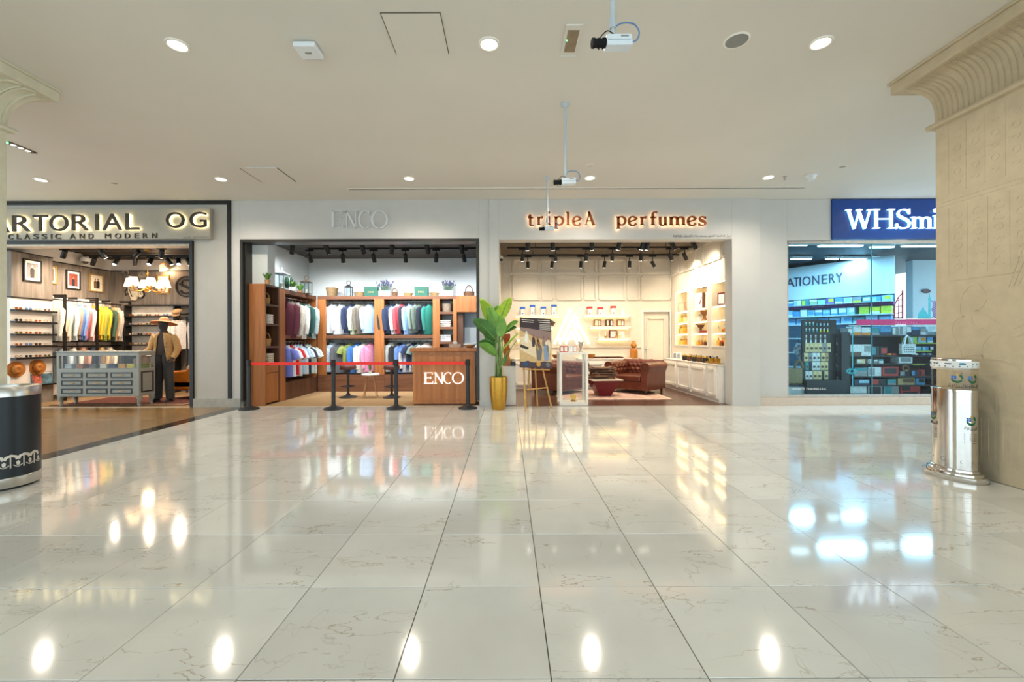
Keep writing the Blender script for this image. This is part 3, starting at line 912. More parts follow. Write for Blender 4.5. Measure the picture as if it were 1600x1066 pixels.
# ------------------------------------------------------------------ polished steel oval bin (right)
t = thing('recycling_bin', 'polished steel oval bin with clear collar beside the carved column', 'bin', (4.17, 3.96, 0))
rx, ry = 0.12, 0.18
def oval(prof, n=48): 
    mb = MB(); mb.loft([[((rx + d) * math.cos(2 * PI * i / n), (ry + d) * math.sin(2 * PI * i / n), z) for i in range(n)] for d, z in prof]); return mb
build('base', oval([(0.06, 0.0), (0.062, 0.005), (0.062, 0.045), (0.056, 0.052)]), M['chrome'], t, smooth=40)
build('base_step', oval([(0.035, 0.05), (0.035, 0.07), (0.03, 0.076), (0.012, 0.08), (0.01, 0.1), (0.0, 0.104)]), M['chrome'], t, smooth=40)
body = build('drum', oval([(0.0, 0.1), (0.0, 0.8), (0.004, 0.802), (0.004, 0.825), (-0.004, 0.828)]), M['chrome'], t, smooth=40)
mb = MB(); n = 48
mb.loft([[((rx - 0.002) * math.cos(2 * PI * i / n), (ry - 0.002) * math.sin(2 * PI * i / n), z) for i in range(n)] for z in (0.826, 1.006)], cap=False)
build('clear_collar', mb, glass('clear_acrylic', (0.97, 0.96, 0.93)), t, smooth=40)
mb = MB(); mb.loft([[((rx + d) * math.cos(2 * PI * i / n), (ry + d) * math.sin(2 * PI * i / n), z) for i in range(n)] for d, z in ((0.0, 1.004), (0.003, 1.008), (0.003, 1.1), (-0.004, 1.106), (-0.03, 1.1), (-0.03, 1.02))], cap=False)
rim = build('rim', mb, M['chrome'], t, smooth=40)
mb = MB(); mb.loft([[((rx + d) * math.cos(2 * PI * i / n), (ry + d) * math.sin(2 * PI * i / n), z) for i in range(n)] for d, z in ((0.0, 1.022), (0.0046, 1.024), (0.0046, 1.084), (0.0, 1.086))], cap=False)
build('label_strip', mb, mat('label_white', '#E9EDEE', 0.4), rim, smooth=40)


def bend_oval(mb, s0, lift=0.0):
    out = []
    for x, y, z in mb.v:
        an = s0 + x / 0.152
        nx, ny = math.cos(an) / rx, math.sin(an) / ry
        l = math.hypot(nx, ny)
        out.append((rx * math.cos(an) + nx / l * (-y + lift), ry * math.sin(an) + ny / l * (-y + lift), z))
    mb.v = out
    return mb


def emblem(cx, cz, r):
    """green crescent, blue tiles and a yellow drop"""
    g, b_, y_ = MB(), MB(), MB()
    g.ribbon(arc(cx, cz, r * 0.8, r * 0.8, 185, 345, 14), [r * 0.08 + r * 0.17 * math.sin(PI * i / 14) for i in range(15)], -0.0012, 0.001)
    g.ribbon(arc(cx, cz, r * 0.78, r * 0.78, -5, 60, 8), r * 0.2, -0.0012, 0.001)
    for i in range(2):
        for j in range(2):
            b_.box(cx - r * 0.85 + i * r * 0.42, cx - r * 0.5 + i * r * 0.42, -0.0014, 0.001, cz - r * 0.2 + j * r * 0.4, cz + r * 0.15 + j * r * 0.4)
    y_.prism([(cx, cz + r * 1.15), (cx - r * 0.22, cz + r * 0.7), (cx, cz + r * 0.45), (cx + r * 0.22, cz + r * 0.7)], -0.0014, 0.001)
    return g, b_, y_


EM = [mat('emblem_green', '#17613C', 0.4), mat('emblem_blue', '#2C6FBE', 0.4), mat('emblem_yellow', '#C9A93B', 0.4)]
M['print_black'] = mat('print_black', '#2B2B2A', 0.5)
for s0, cz, r, par, lab in ((-2.45, 0.93, 0.042, 'c', 0), (-1.72, 0.93, 0.042, 'c', 0), (-1.8, 0.555, 0.045, 'd', 1), (-3.7, 0.565, 0.045, 'd', 1)):
    for mb, m_, nm in zip(emblem(0, cz, r), EM, ('emblem_crescent', 'emblem_tiles', 'emblem_drop')):
        bend_oval(mb, s0); stuff(build(nm, mb, m_, t))
    mb = MB()
    text_fit('\uFE94\uFED3\uFE8E\uFEC8\uFEE8\uFEDF\uFE8D', -0.055, 0.055, cz - 0.085, cz - 0.052, -0.001, 0.001, mb)
    if lab:
        for k in range(6):
            mb.box(-0.055, -0.055 + (0.05 if k < 4 else 0.07), -0.001, 0.001, cz - 0.125 - k * 0.016, cz - 0.121 - k * 0.016)
            mb.box(0.02, 0.05, -0.001, 0.001, cz - 0.125 - k * 0.016, cz - 0.121 - k * 0.016)
    bend_oval(mb, s0); stuff(build('printed_text', mb, M['print_black'], t))
mb = MB()
for k, s in enumerate((-0.3, -0.16, 0.0, 0.14, 0.28)):
    if k % 2: mb.ribbon(arc(s, 0.175, 0.018, 0.018, 0, 360, 12), 0.0012, -0.001, 0.001)
    else: mb.ribbon([(s - 0.05, 0.175), (s - 0.04, 0.187), (s + 0.04, 0.187), (s + 0.05, 0.175), (s + 0.04, 0.163), (s - 0.04, 0.163), (s - 0.05, 0.175)], 0.0012, -0.001, 0.001)
bend_oval(mb, -2.0); stuff(build('engraved_ornament', mb, mat('engraving_grey', '#6F6D69', 0.4), t))
mb = MB()
for k in range(9):
    s = -0.4 + k * 0.09
    mb.box(s, s + 0.045, -0.0058, -0.004, 1.055, 1.066); mb.box(s, s + 0.06, -0.0058, -0.004, 1.032, 1.042)
bend_oval(mb, -2.1); stuff(build('strip_print', mb, mat('strip_print', '#4C565C', 0.5), t))
mb = MB()
for k in range(3):
    s = -0.3 + k * 0.25; mb.box(s, s + 0.03, -0.006, -0.004, 1.05, 1.07)
bend_oval(mb, -2.0); stuff(build('strip_mark', mb, mat('strip_blue', '#2E88A8', 0.5), t))

# ------------------------------------------------------------------ black posts with the red belt
M['post_black'] = mat('post_black', '#26272A', 0.4, var=0.02)
M['belt_red'] = mat('belt_red', '#F0342A', 0.55, var=0.02)
posts = [(389, 7.93), (521, 7.93), (619, 7.95), (731, 7.95)]
pl = ['leftmost, before the brown cabinet end', 'second from left, before the hanging white shirts', 'third from left, before the stool and counter edge', 'rightmost, before the counter by the gold pot']
pts = [P(u, 600, z) for u, z in posts]
for k, (q, lab) in enumerate(zip(pts, pl)):
    t = thing('barrier_post', 'black belt barrier post, ' + lab, 'barrier post', (q.x, q.y, 0))
    mb = MB(); mb.lathe([(0.172, 0), (0.176, 0.006), (0.172, 0.022), (0.12, 0.042), (0.055, 0.06), (0.045, 0.075)], 32); build('base', mb, M['post_black'], t, smooth=35)
    mb = MB(); mb.cyl((0, 0, 0.06), (0, 0, 0.8), 0.037, n=20); build('pole', mb, M['post_black'], t, smooth=40)
    mb = MB(); mb.lathe([(0.037, 0.8), (0.042, 0.805), (0.042, 0.915), (0.034, 0.925)], 20); build('belt_cassette', mb, M['black_plastic'], t, smooth=40)
    if k < 3:
        d = pts[k + 1] - q
        mb = MB(); mb.box(0.04, d.x - 0.04, -0.002, 0.002, 0.825, 0.88)
        build('belt', mb, M['belt_red'], t)
        mb = MB(); mb.box(d.x - 0.05, d.x - 0.036, -0.012, 0.012, 0.82, 0.885); build('belt_clip', mb, M['black_plastic'], t)

# ------------------------------------------------------------------ big plant in a gold pot
M['gold'] = mat('gold_pot', '#C0923A', 0.32, metal=0.75, var=0.03)
LEAFM = [mat('leaf_bright', '#A3C63A', 0.4, var=0.12, scale=9), mat('leaf_green', '#6FA043', 0.4, var=0.12, scale=9), mat('leaf_deep', '#4A7A3A', 0.42, var=0.12, scale=9)]
M['stalk'] = mat('leaf_stalk', '#7C9A55', 0.45, var=0.06)
PC = P(779, 615, 7.88)
t = thing('potted_plant', 'tall broad-leaved plant in a gold pot between two shop fronts', 'plant', (PC.x, PC.y, 0))
mb = MB(); mb.lathe([(0.12, 0), (0.125, 0.01), (0.145, 0.15), (0.165, 0.36), (0.17, 0.52), (0.168, 0.6), (0.16, 0.603), (0.152, 0.595), (0.15, 0.5)], 40, cap=False); build('pot', mb, M['gold'], t, smooth=40)
mb = MB(); mb.lathe([(0.001, 0.56), (0.152, 0.55)], 24, cap=False); build('soil', mb, mat('soil', '#33261A', 0.9, var=0.2, scale=60), t)


def leaf_mesh(base, tip, width, sag, side, mb, mid):
    """blade from base to tip, arched and cupped about its midrib"""
    base, tip = Vector(base), Vector(tip); d = tip - base; ln = d.length
    s = Vector(side).normalized(); nrm = d.normalized().cross(s)
    def spine(q): return base + d * q + Vector((0, 0, -1)) * sag * q * q + nrm * 0.06 * math.sin(PI * q) * ln
    def fn(a, q):
        w = width / 2 * (math.sin(PI * min(1, q * 0.93 + 0.045) ** 0.85) ** 0.7)
        x = (a * 2 - 1)
        rp = 0.006 * math.sin(q * 40) * abs(x)
        return spine(q) + s * (w * x) + nrm * (abs(x) * w * 0.28 + rp)
    mb.grid(fn, 8, 16)
    mid.tube([spine(i / 10) - nrm * 0.002 for i in range(11)], [0.008 * (1 - i / 11) + 0.0015 for i in range(11)], 6)


def lv(x, y, dz=0.0):
    q = P(730 + x / 4.845, 440 + y / 4.845, 7.88 + min(dz, 0.06)); return (q.x - PC.x, q.y - PC.y, q.z)


LV = [((218, 372, 0.05), (100, 132, -0.05), 0.21, 0, (0.8, -.4, 0.45)), ((252, 300, 0), (318, 122, -0.1), 0.25, 0, (0.9, .3, 0.3)), ((215, 440, -0.05), (46, 268, -0.25), 0.22, 0.05, (0.6, -.5, 0.7)),
      ((246, 372, -0.06), (165, 190, -0.18), 0.2, 0, (0.85, .3, 0.3)), ((268, 400, 0.1), (384, 282, 0.05), 0.16, 0.06, (0.3, 0.5, 0.8)), ((268, 395, 0.05), (372, 330, 0.15), 0.14, 0.05, (0.2, .6, .7)),
      ((275, 500, -0.1), (384, 398, -0.25), 0.19, 0.0, (0.55, -.4, 0.8)), ((285, 560, -0.05), (378, 440, -0.2), 0.17, 0, (0.6, -0.5, 0.7)), ((212, 500, 0), (84, 428, -0.2), 0.13, 0.08, (0.3, -.7, 0.7)),
      ((220, 560, -0.05), (88, 462, -0.25), 0.16, 0.03, (0.4, -.6, 0.7)), ((240, 350, 0.12), (228, 180, 0.22), 0.2, 0, (0.9, .2, .1)), ((262, 640, -.05), (292, 560, -0.1), 0.08, 0, (0.8, -.4, .2)),
      ((222, 470, 0.1), (130, 330, 0.25), 0.18, 0.02, (.6, .5, .6)), ((252, 420, -.08), (268, 270, -.12), .17, 0, (.95, .2, 0))]
for k, (b_, tp, w, sag, sd) in enumerate(LV):
    mb, mid = MB(), MB()
    leaf_mesh(lv(*b_), lv(*tp), w * 1.3, sag, sd, mb, mid)
    lf = build('leaf', mb, LEAFM[(0, 0, 2, 1, 1, 2, 0, 1, 2, 1, 1, 2, 2, 1)[k]], t, smooth=180)
    md = lf.modifiers.new('thickness', 'SOLIDIFY'); md.thickness = 0.002
    build('midrib', mid, M['stalk'], lf, smooth=180)
    bx = lv(*b_)
    foot = (0.06 * math.cos(k * 2.4), 0.06 * math.sin(k * 2.4), 0.55)
    mb = MB(); mb.tube([foot, ((foot[0] * 1.2 + bx[0]) / 2, (foot[1] + bx[1]) / 2, 0.55 + (bx[2] - 0.55) * 0.55), bx], [0.014, 0.011, 0.007], 7); build('stalk', mb, M['stalk'], t, smooth=180)

# ------------------------------------------------------------------ poster on a wooden easel
M['easel'] = wood('easel_pine', '#C79A55', '#A8793B', 0.5, 6)
tl, tr, br, bl = P(808, 495.5, 7.86), P(855.5, 500.5, 8.0), P(862, 576, 7.93), P(812.5, 574.5, 7.74)
ez = thing('easel', 'pine display easel standing before the perfume shop', 'easel', (bl.x, bl.y, 0))
eo = Vector((bl.x, bl.y, 0))
ft = [P(821, 644, 7.62), P(862, 639, 7.98), P(824, 637, 8.12), P(840, 630, 8.13)]
tp = [P(818.5, 574, 7.8), P(847.5, 575, 7.93), P(827, 574, 7.98), P(836, 574, 8.02)]
for i in range(4):
    f_ = Vector((ft[i].x, ft[i].y, 0)) - eo; t_ = tp[i] - eo
    if i < 2: t_ = t_ + (t_ - f_) * 0.75
    mb = MB(); mb.bar(f_, t_ + (t_ - f_) * (0.0 if i < 2 else 0.5), 0.03, 0.025, up=(0, 1, 0)); build('leg', mb, M['easel'], ez, bevel=0.003)
a, b = P(822, 609, 7.72) - eo, P(856, 606, 7.97) - eo
mb = MB(); mb.bar(a, b, 0.03, 0.02); build('crossbar', mb, M['easel'], ez, bevel=0.003)
a, b = P(817, 577, 7.72) - eo, P(858, 578, 7.9) - eo
mb = MB(); mb.bar(a, b, 0.05, 0.022); build('ledge', mb, M['easel'], ez, bevel=0.003)
bd = thing('poster_board', 'dark poster of robed people in a hall, resting on the pine easel', 'poster', (bl.x, bl.y, bl.z))
ux, uz = (br - bl), (tl - bl)
W_, H_ = ux.length, uz.length
ux.normalize(); uz = (uz - ux * uz.dot(ux)).normalized(); un = ux.cross(uz)
bm_ = Matrix.Identity(4)
for i in range(3): bm_[i][0], bm_[i][1], bm_[i][2], bm_[i][3] = ux[i], -un[i], uz[i], bl[i]
bd.matrix_world = bm_
# local frame: x across, y into the board, z up
if un.y > 0:
    pass
def flat(name, poly, m, lift, parent=bd):
    mb = MB(); mb.prism([(x * W_, z * H_) for x, z in poly], -0.001 * lift, 0.0); return stuff(build(name, mb, m, parent))
mb = MB(); mb.box(0, W_, 0.0, 0.012, 0, H_); build('board', mb, mat('poster_dark', '#3A3136', 0.35), bd)
PM = {k: mat('print_' + k, c, 0.4, var=0.05, scale=30) for k, c in dict(sand='#C6A877', pale='#DCC9A8', rose='#8C7570', plum='#463A44', white='#E4DED2', grey='#6E6C6E', blue='#7E93B0', gold='#C7943C', navy='#2F4A70', skin='#8A5E44', black='#1E1B1C').items()}
flat('print_wall', [(0, 0.45), (1, 0.5), (1, 0.74), (0, 0.8)], PM['rose'], 1)
flat('print_ground', [(0, 0.12), (1, 0.1), (1, 0.52), (0.45, 0.62), (0, 0.74)], PM['sand'], 1.5)
flat('print_counter', [(0, 0.35), (0.5, 0.2), (0.62, 0.4), (0.15, 0.62), (0, 0.6)], PM['pale'], 2)
flat('print_counter', [(0, 0.4), (0.25, 0.36), (0.27, 0.4), (0.02, 0.46)], PM['black'], 2.5)
for x, z0, z1, w, k in ((0.2, 0.5, 0.72, 0.075, 'white'), (0.42, 0.42, 0.66, 0.06, 'plum'), (0.55, 0.42, 0.62, 0.075, 'black'), (0.6, 0.15, 0.52, 0.11, 'grey'), (0.75, 0.44, 0.64, 0.06, 'rose'), (0.9, 0.3, 0.62, 0.08, 'pale'), (0.83, 0.15, 0.52, 0.1, 'blue')):
    flat('print_robe', [(x - w * 0.6, z0), (x + w * 0.6, z0), (x + w * 0.9, z1 - 0.15), (x + w * 0.6, z1 - 0.05), (x - w * 0.6, z1 - 0.05), (x - w * 0.9, z1 - 0.15)], PM[k], 3)
    flat('print_head', [(x + w * 0.35 * math.cos(q), z1 - 0.02 + 0.03 * math.sin(q)) for q in [i * PI / 4 for i in range(8)]], PM['white' if k in ('white', 'blue') else 'skin'], 3.5)
flat('print_footer', [(0, 0), (1, 0), (1, 0.12), (0.75, 0.14), (0.5, 0.08), (0.25, 0.14), (0, 0.1)], PM['plum'], 4)
for x, k in ((0.17, 'navy'), (0.58, 'gold'), (0.88, 'grey')):
    flat('print_disc', [(x + 0.07 * math.cos(q), 0.075 + 0.045 * math.sin(q)) for q in [i * PI / 8 for i in range(16)]], PM[k], 5)
tx = MB()
for z, x0, x1 in ((0.945, 0.05, 0.44), (0.905, 0.08, 0.42), (0.955, 0.56, 0.95), (0.915, 0.6, 0.96)): tx.box(x0 * W_, x1 * W_, -0.002, 0, z * H_, (z + 0.012) * H_)
for k in range(7): tx.box(0.62 * W_, 0.97 * W_, -0.002, 0, (0.875 - k * 0.018) * H_, (0.88 - k * 0.018) * H_)
stuff(build('print_text', tx, PM['white'], bd))
# ------------------------------------------------------------------ kit shared by the shops
M['deck'] = mat('dark_metal_deck', '#3F3A35', 0.5, metal=0.2, var=0.05)
M['track_black'] = mat('track_black', '#151515', 0.4, var=0.02)
M['lens_warm'] = glow('spot_lens', (1.0, 0.9, 0.74), 9)
M['lens_hot'] = glow('spot_lens_bright', (1.0, 0.95, 0.9), 14)


def deck_ceiling(x0, x1, y0, y1, z, pitch=0.16, m=None):
    """ribbed metal deck, ribs along x"""
    mb = MB(); n = int((y1 - y0) / pitch)
    pts = []
    for k in range(n):
        y = y0 + k * pitch
        pts += [(y, z), (y + pitch * 0.5, z), (y + pitch * 0.55, z + 0.035), (y + pitch * 0.95, z + 0.035)]
    pts.append((y1, z)); top = [(y1, z + 0.12), (y0, z + 0.12)]
    poly = pts + top
    mb.M = Matrix(((0, 1, 0, 0), (1, 0, 0, 0), (0, 0, 1, 0), (0, 0, 0, 1)))
    for a, b in zip(pts, pts[1:]):
        mb.add([(a[0], x0, a[1]), (b[0], x0, b[1]), (b[0], x1, b[1]), (a[0], x1, a[1])], [(0, 1, 2, 3)])
    mb.add([(y0, x0, z + .12), (y1, x0, z + .12), (y1, x1, z + .12), (y0, x1, z + .12)], [(0, 1, 2, 3)])
    mb.M = None
    return struct('ceiling', mb, m or M['deck'])


_spot = {}


def track_light(x, y, ztrack, label, aim, power, col, hot=False, size=1.0, drop=0.1):
    """cylinder spotlight hung under a track; aim is the direction the head points to"""
    t = thing('track_light', label, 'spotlight', (x, y, ztrack))
    a = Vector(aim).normalized()
    mb = MB(); mb.box(-0.09, 0.09, -0.02, 0.02, -0.035, 0.0); build('adapter', mb, M['track_black'], t)
    c = Vector((0, 0, -0.035 - drop))
    mb = MB(); mb.cyl((0, 0, -0.03), c, 0.011, n=8); mb.ball(c, 0.02, n=8, m=5); build('arm', mb, M['track_black'], t, smooth=40)
    L_, R_ = 0.17 * size, 0.044 * size
    p0, p1 = c - a * L_ * 0.35, c + a * L_ * 0.65
    mb = MB(); mb.tube([p0, p0 + a * 0.01, p1 - a * 0.004, p1], [R_ * 0.9, R_, R_, R_ * 0.96], 16); build('head', mb, M['track_black'], t, smooth=40)
    mb = MB(); mb.cyl(p1 - a * 0.001, p1 + a * 0.003, R_ * 0.8, n=14); build('lens', mb, M['lens_hot'] if hot else M['lens_warm'], t)
    if power: light('spot_lamp', 'SPOT', p1 + a * 0.012, power, col, parent=t, aim=a, size=0.03, angle=125, blend=1.0)
    return t


def track(x0, x1, y, z, label, along='x'):
    t = thing('lighting_track', label, 'lighting track', ((x0 + x1) / 2, y, z))
    mb = MB(); h = (x1 - x0) / 2
    if along == 'x': mb.box(-h, h, -0.018, 0.018, 0, 0.035)
    else: mb.box(-0.018, 0.018, -h, h, 0, 0.035)
    build('rail', mb, M['track_black'], t)
    for s in (-0.7, 0.7):
        mb = MB()
        if along == 'x': mb.cyl((s * h, 0, 0.03), (s * h, 0, 0.2), 0.006, n=6)
        else: mb.cyl((0, s * h, 0.03), (0, s * h, 0.2), 0.006, n=6)
        build('hanger_rod', mb, M['track_black'], t)
    return t


# ---- clothes on hangers: local x across the shoulders, z down from the rail
FAB = {}


def fab(c):
    if c not in FAB: FAB[c] = mat('cloth_' + c.strip('#').lower(), c, 0.85, var=0.07, scale=30, bump=0.15, bscale=12, sheen=0.15)
    return FAB[c]


def stripes(name, c1, c2, freq=60):
    m = mat(name, c1, 0.85, var=0.0); nt = m.node_tree; b = nt.nodes['Principled BSDF']
    tc = nt.nodes.new('ShaderNodeTexCoord'); w = nt.nodes.new('ShaderNodeTexWave'); w.inputs['Scale'].default_value = freq; w.bands_direction = 'X'
    r = nt.nodes.new('ShaderNodeValToRGB'); r.color_ramp.interpolation = 'CONSTANT'; r.color_ramp.elements[0].color = (*lin(c1), 1); r.color_ramp.elements[1].color = (*lin(c2), 1); r.color_ramp.elements[1].position = 0.62
    nt.links.new(tc.outputs['Object'], w.inputs['Vector']); nt.links.new(w.outputs['Fac'], r.inputs['Fac']); nt.links.new(r.outputs['Color'], b.inputs['Base Color'])
    FAB[name] = m
    return name


_G = {}


def garment_parts(kind):
    if kind in _G: return _G[kind]
    rg = random.Random(len(_G) + 1)
    L_ = {'shirt': 0.74, 'tee': 0.62, 'jacket': 0.72, 'coat': 0.95}[kind]
    wide = {'shirt': 0.21, 'tee': 0.21, 'jacket': 0.225, 'coat': 0.225}[kind]
    n = 28; rings = []
    prof = [(0.0, 0.07, 0.05), (-0.03, 0.085, 0.055), (-0.07, wide * 0.82, 0.055), (-0.1, wide * 0.97, 0.06), (-0.2, wide * 0.96, 0.07)] + [(-0.2 - (L_ - 0.2) * k / 7, wide * (0.94 + 0.05 * k / 7), 0.07 - 0.006 * k) for k in range(1, 8)]
    for z, a, b in prof:
        q = min(1, max(0, (-z - 0.15) / (L_ - 0.15)))
        ring = []
        for i in range(n):
            an = 2 * PI * i / n
            fo = 1 + q * (0.22 * math.sin(5 * an + 1.3) + 0.14 * math.sin(9 * an + 0.4))
            ring.append((a * math.cos(an), b * math.sin(an) * fo, z))
        rings.append(ring)
    body = MB(); body.loft(rings)
    sl = []
    for s in (-1, 1):
        mb = MB()
        if kind == 'tee': mb.tube([(s * wide * 0.8, 0, -0.085), (s * (wide + 0.03), 0.0, -0.15), (s * (wide + 0.075), 0, -0.27)], [0.055, 0.07, 0.075], 12, flat=0.6)
        else: mb.tube([(s * wide * 0.82, 0, -0.085), (s * (wide + 0.015), 0, -0.14), (s * (wide + 0.03), -0.012, -0.32), (s * (wide + 0.025), -0.035, -0.5), (s * (wide + 0.01), -0.045, -0.64)], [0.048, 0.058, 0.052, 0.047, 0.042], 12, flat=0.65)
        sl.append(mb)
    col = MB()
    col.loft([[(0.078 * math.cos(2 * PI * i / 16), 0.052 * math.sin(2 * PI * i / 16) - (0.012 if k else 0), z - (0.03 if math.sin(2 * PI * i / 16) < -0.4 else 0)) for i in range(16)] for k, z in enumerate((-0.025, 0.015))], cap=False)
    if kind in ('jacket', 'coat'):
        for s in (-1, 1):
            col.add([(s * 0.012, -0.066, -0.36), (s * 0.06, -0.058, -0.02), (s * 0.105, -0.064, -0.12), (s * 0.075, -0.073, -0.18)], [(0, 1, 2, 3)])
    fr = MB()
    if kind != 'tee':
        fr.add([(-0.012, -0.0735, -0.05), (0.012, -0.0735, -0.05), (0.014, -0.0765, -L_ + 0.02), (-0.014, -0.0765, -L_ + 0.02)], [(0, 1, 2, 3)])
        for k in range(6): fr.ball((0, -0.078, -0.08 - k * (L_ - 0.14) / 5.5), 0.006, 0.004, 0.006, n=6, m=4)
    hg = MB()
    hg.tube([(-0.17, 0, -0.075), (-0.05, 0, -0.015), (0, 0, 0.005), (0.05, 0, -0.015), (0.17, 0, -0.075)], 0.009, 6)
    hg.tube([(0, 0, 0), (0, 0, 0.04), (0.02, 0, 0.06), (0.022, 0, 0.085), (0, 0, 0.1), (-0.018, 0, 0.09)], 0.004, 5)
    _G[kind] = (body, sl, col, fr, hg)
    return _G[kind]


_GP = {}
GNAME = {'shirt': 'hanging_shirt', 'tee': 'hanging_tshirt', 'jacket': 'hanging_jacket', 'coat': 'hanging_coat'}


def hang(kind, colour, loc, rz, label, group, hanger='#2A2320', scale=1.0, hook=0.08):
    body, sl, col, fr, hg = garment_parts(kind)
    m = fab(colour) if colour.startswith('#') else FAB[colour]
    hm = mat('hanger_' + hanger.strip('#').lower(), hanger, 0.35, metal=0.8 if hanger == '#C9A24A' else 0.0)
    loc = (loc[0], loc[1], loc[2] - hook * scale)
    if kind not in _GP:
        t = thing(GNAME[kind], label, 'garment', loc, rz, group)
        build('body', body, m, t, smooth=70)
        for s in sl: build('sleeve', s, m, t, smooth=70)
        build('collar', col, m, t, smooth=70)
        if fr.v: build('button_placket', fr, m, t, smooth=50)
        build('hanger', hg, hm, t, smooth=60)
        _GP[kind] = t
    else:
        t = dup(_GP[kind], label, loc, rz, group, recolour={'body': m, 'sleeve': m, 'collar': m, 'button_placket': m, 'hanger': hm})
    t.scale = (scale, scale, scale)
    return t


def rail_of(items, a, b, rz, where, group, hanger='#2A2320', scale=1.0, jitter=0.12, rnd=random.Random(5), us=None):
    """items: (kind, colour hex, colour word); a, b ends of the rail; labels count from a"""
    n = len(items)
    for k, (kd, cx, word) in enumerate(items):
        q = (us[k] if us else (k + 0.5) / n)
        p = Vector(a).lerp(Vector(b), q)
        nm = {'shirt': 'long-sleeved shirt', 'tee': 'short-sleeved top', 'jacket': 'jacket', 'coat': 'long coat'}[kd]
        hang(kd, cx, p, rz + rnd.uniform(-jitter, jitter), f'{word} {nm}, {ORD[k]} on the {where}', group, hanger, scale * rnd.uniform(0.97, 1.03))


# ---- small goods
def sunglasses(loc, rz, label, lens, frame, group, first=[None]):
    if first[0] is None:
        t = thing('sunglasses', label, 'sunglasses', loc, rz, group)
        mb = MB()
        for s in (-1, 1):
            mb.ribbon([(s * 0.036 + x, z) for x, z in arc(0, 0.022, 0.028, 0.02, 0, 360, 12)], 0.003, -0.003, 0.002)
            mb.bar((s * 0.064, 0, 0.03), (s * 0.066, 0.12, 0.024), 0.004, 0.005)
        mb.bar((-0.01, 0, 0.026), (0.01, 0, 0.026), 0.004, 0.004)
        build('frame', mb, frame, t)
        for s in (-1, 1):
            mb = MB(); mb.prism([(s * 0.036 + x, z) for x, z in arc(0, 0.022, 0.027, 0.019, 0, 360, 12)[:-1]], -0.001, 0.001); build('lens', mb, lens, t)
        first[0] = t
        return t
    return dup(first[0], label, loc, rz, group, recolour={'frame': frame, 'lens': lens})


def picture(label, w, h, M4, frame, parts, mount='#EDE8DE', fw=0.03, name='framed_picture'):
    """framed print; M4 places local x across, -y out of the wall, z up (origin bottom left)"""
    t = thing(name, label, 'picture'); t.matrix_world = M4
    mb = MB()
    mb.box(0, w, -0.025, 0, 0, fw); mb.box(0, w, -0.025, 0, h - fw, h); mb.box(0, fw, -0.025, 0, fw, h - fw); mb.box(w - fw, w, -0.025, 0, fw, h - fw)
    build('frame', mb, frame, t, bevel=0.003)
    mb = MB(); mb.box(fw, w - fw, -0.012, -0.002, fw, h - fw); build('mount', mb, mat('mount_' + mount.strip('#').lower(), mount, 0.6), t)
    for k, (nm, poly, m) in enumerate(parts):
        mb = MB(); mb.prism([(x * w, z * h) for x, z in poly], -0.0125 - 0.0006 * (k + 1), -0.0115); stuff(build(nm, mb, m, t))
    return t


def person_print(x, z0, h, coat, head):
    w = h * 0.17
    return [('print_coat', [(x - w, z0), (x + w, z0), (x + w * 1.15, z0 + h * 0.62), (x + w * 0.5, z0 + h * 0.74), (x - w * 0.5, z0 + h * 0.74), (x - w * 1.15, z0 + h * 0.62)], coat),
            ('print_head', [(x + h * 0.085 * math.cos(i * PI / 5), z0 + h * 0.86 + h * 0.11 * math.sin(i * PI / 5)) for i in range(10)], head)]


def box_item(name, label, cat, x0, x1, y0, y1, z0, z1, m, group=None, face=None, fm=None, bev=0.002, facename='front_print'):
    t = thing(name, label, cat, ((x0 + x1) / 2, (y0 + y1) / 2, z0), 0, group)
    w, d, h = abs(x1 - x0) / 2, abs(y1 - y0) / 2, z1 - z0
    mb = MB(); mb.box(-w, w, -d, d, 0, h); build('carton', mb, m, t, bevel=bev)
    if face:
        a, b, c_, e = face
        mb = MB(); mb.box(-w + 2 * w * a, -w + 2 * w * b, -d - 0.0015, -d + 0.001, h * c_, h * e); build(facename, mb, fm, t)
    return t
# ------------------------------------------------------------------ menswear shop (left)
W1 = wood('grey_wood_panel', '#857B71', '#5F564E', 0.5, 4)
M['shelf_white'] = mat('shelf_white', '#EDE6DE', 0.5, var=0.01)
M['steel_dark'] = mat('dark_steel', '#221F1D', 0.4, metal=0.3)
YB, ZC1 = 10.8, 3.35
fb = MB(); fb.box(-11.9, -5.9, ZF + 0.06, YB + 0.2, -0.1, 0.0)
struct('floor', fb, wood('menswear_floor', '#9A7C58', '#7A5E40', 0.3, 3, along='x'))
deck_ceiling(-11.9, -5.9, ZF + 0.25, YB + 0.2, ZC1)
wb = MB(); wb.box(-11.9, -5.9, YB, YB + 0.2, 3.07, ZC1 + 0.1); struct('wall_back', wb, M['white_wall'])
wb = MB(); wb.box(-10.1, -5.9, YB - 0.02, YB + 0.2, 0, 3.05); struct('wall_back', wb, W1)
wb = MB(); wb.box(-10.1, -5.9, YB - 0.035, YB, 3.05, 3.075); struct('trim_6', wb, M['steel_dark'])
wb = MB(); wb.box(-10.3, -10.1, 9.12, YB + .2, 0, 3.05); struct('wall_left', wb, W1)
wb = MB(); wb.box(-10.32, -10.1, 8.4, YB + .2, 3.075, ZC1 + 0.1); struct('wall_left', wb, M['white_wall'])
wb = MB(); wb.box(-10.1, -10.085, 9.12, YB, 3.05, 3.075); struct('trim_7', wb, M['steel_dark'])
wb = MB(); wb.box(-6.0, -5.9, ZF + .25, YB, 0, ZC1); struct('wall_right', wb, M['white_wall'])
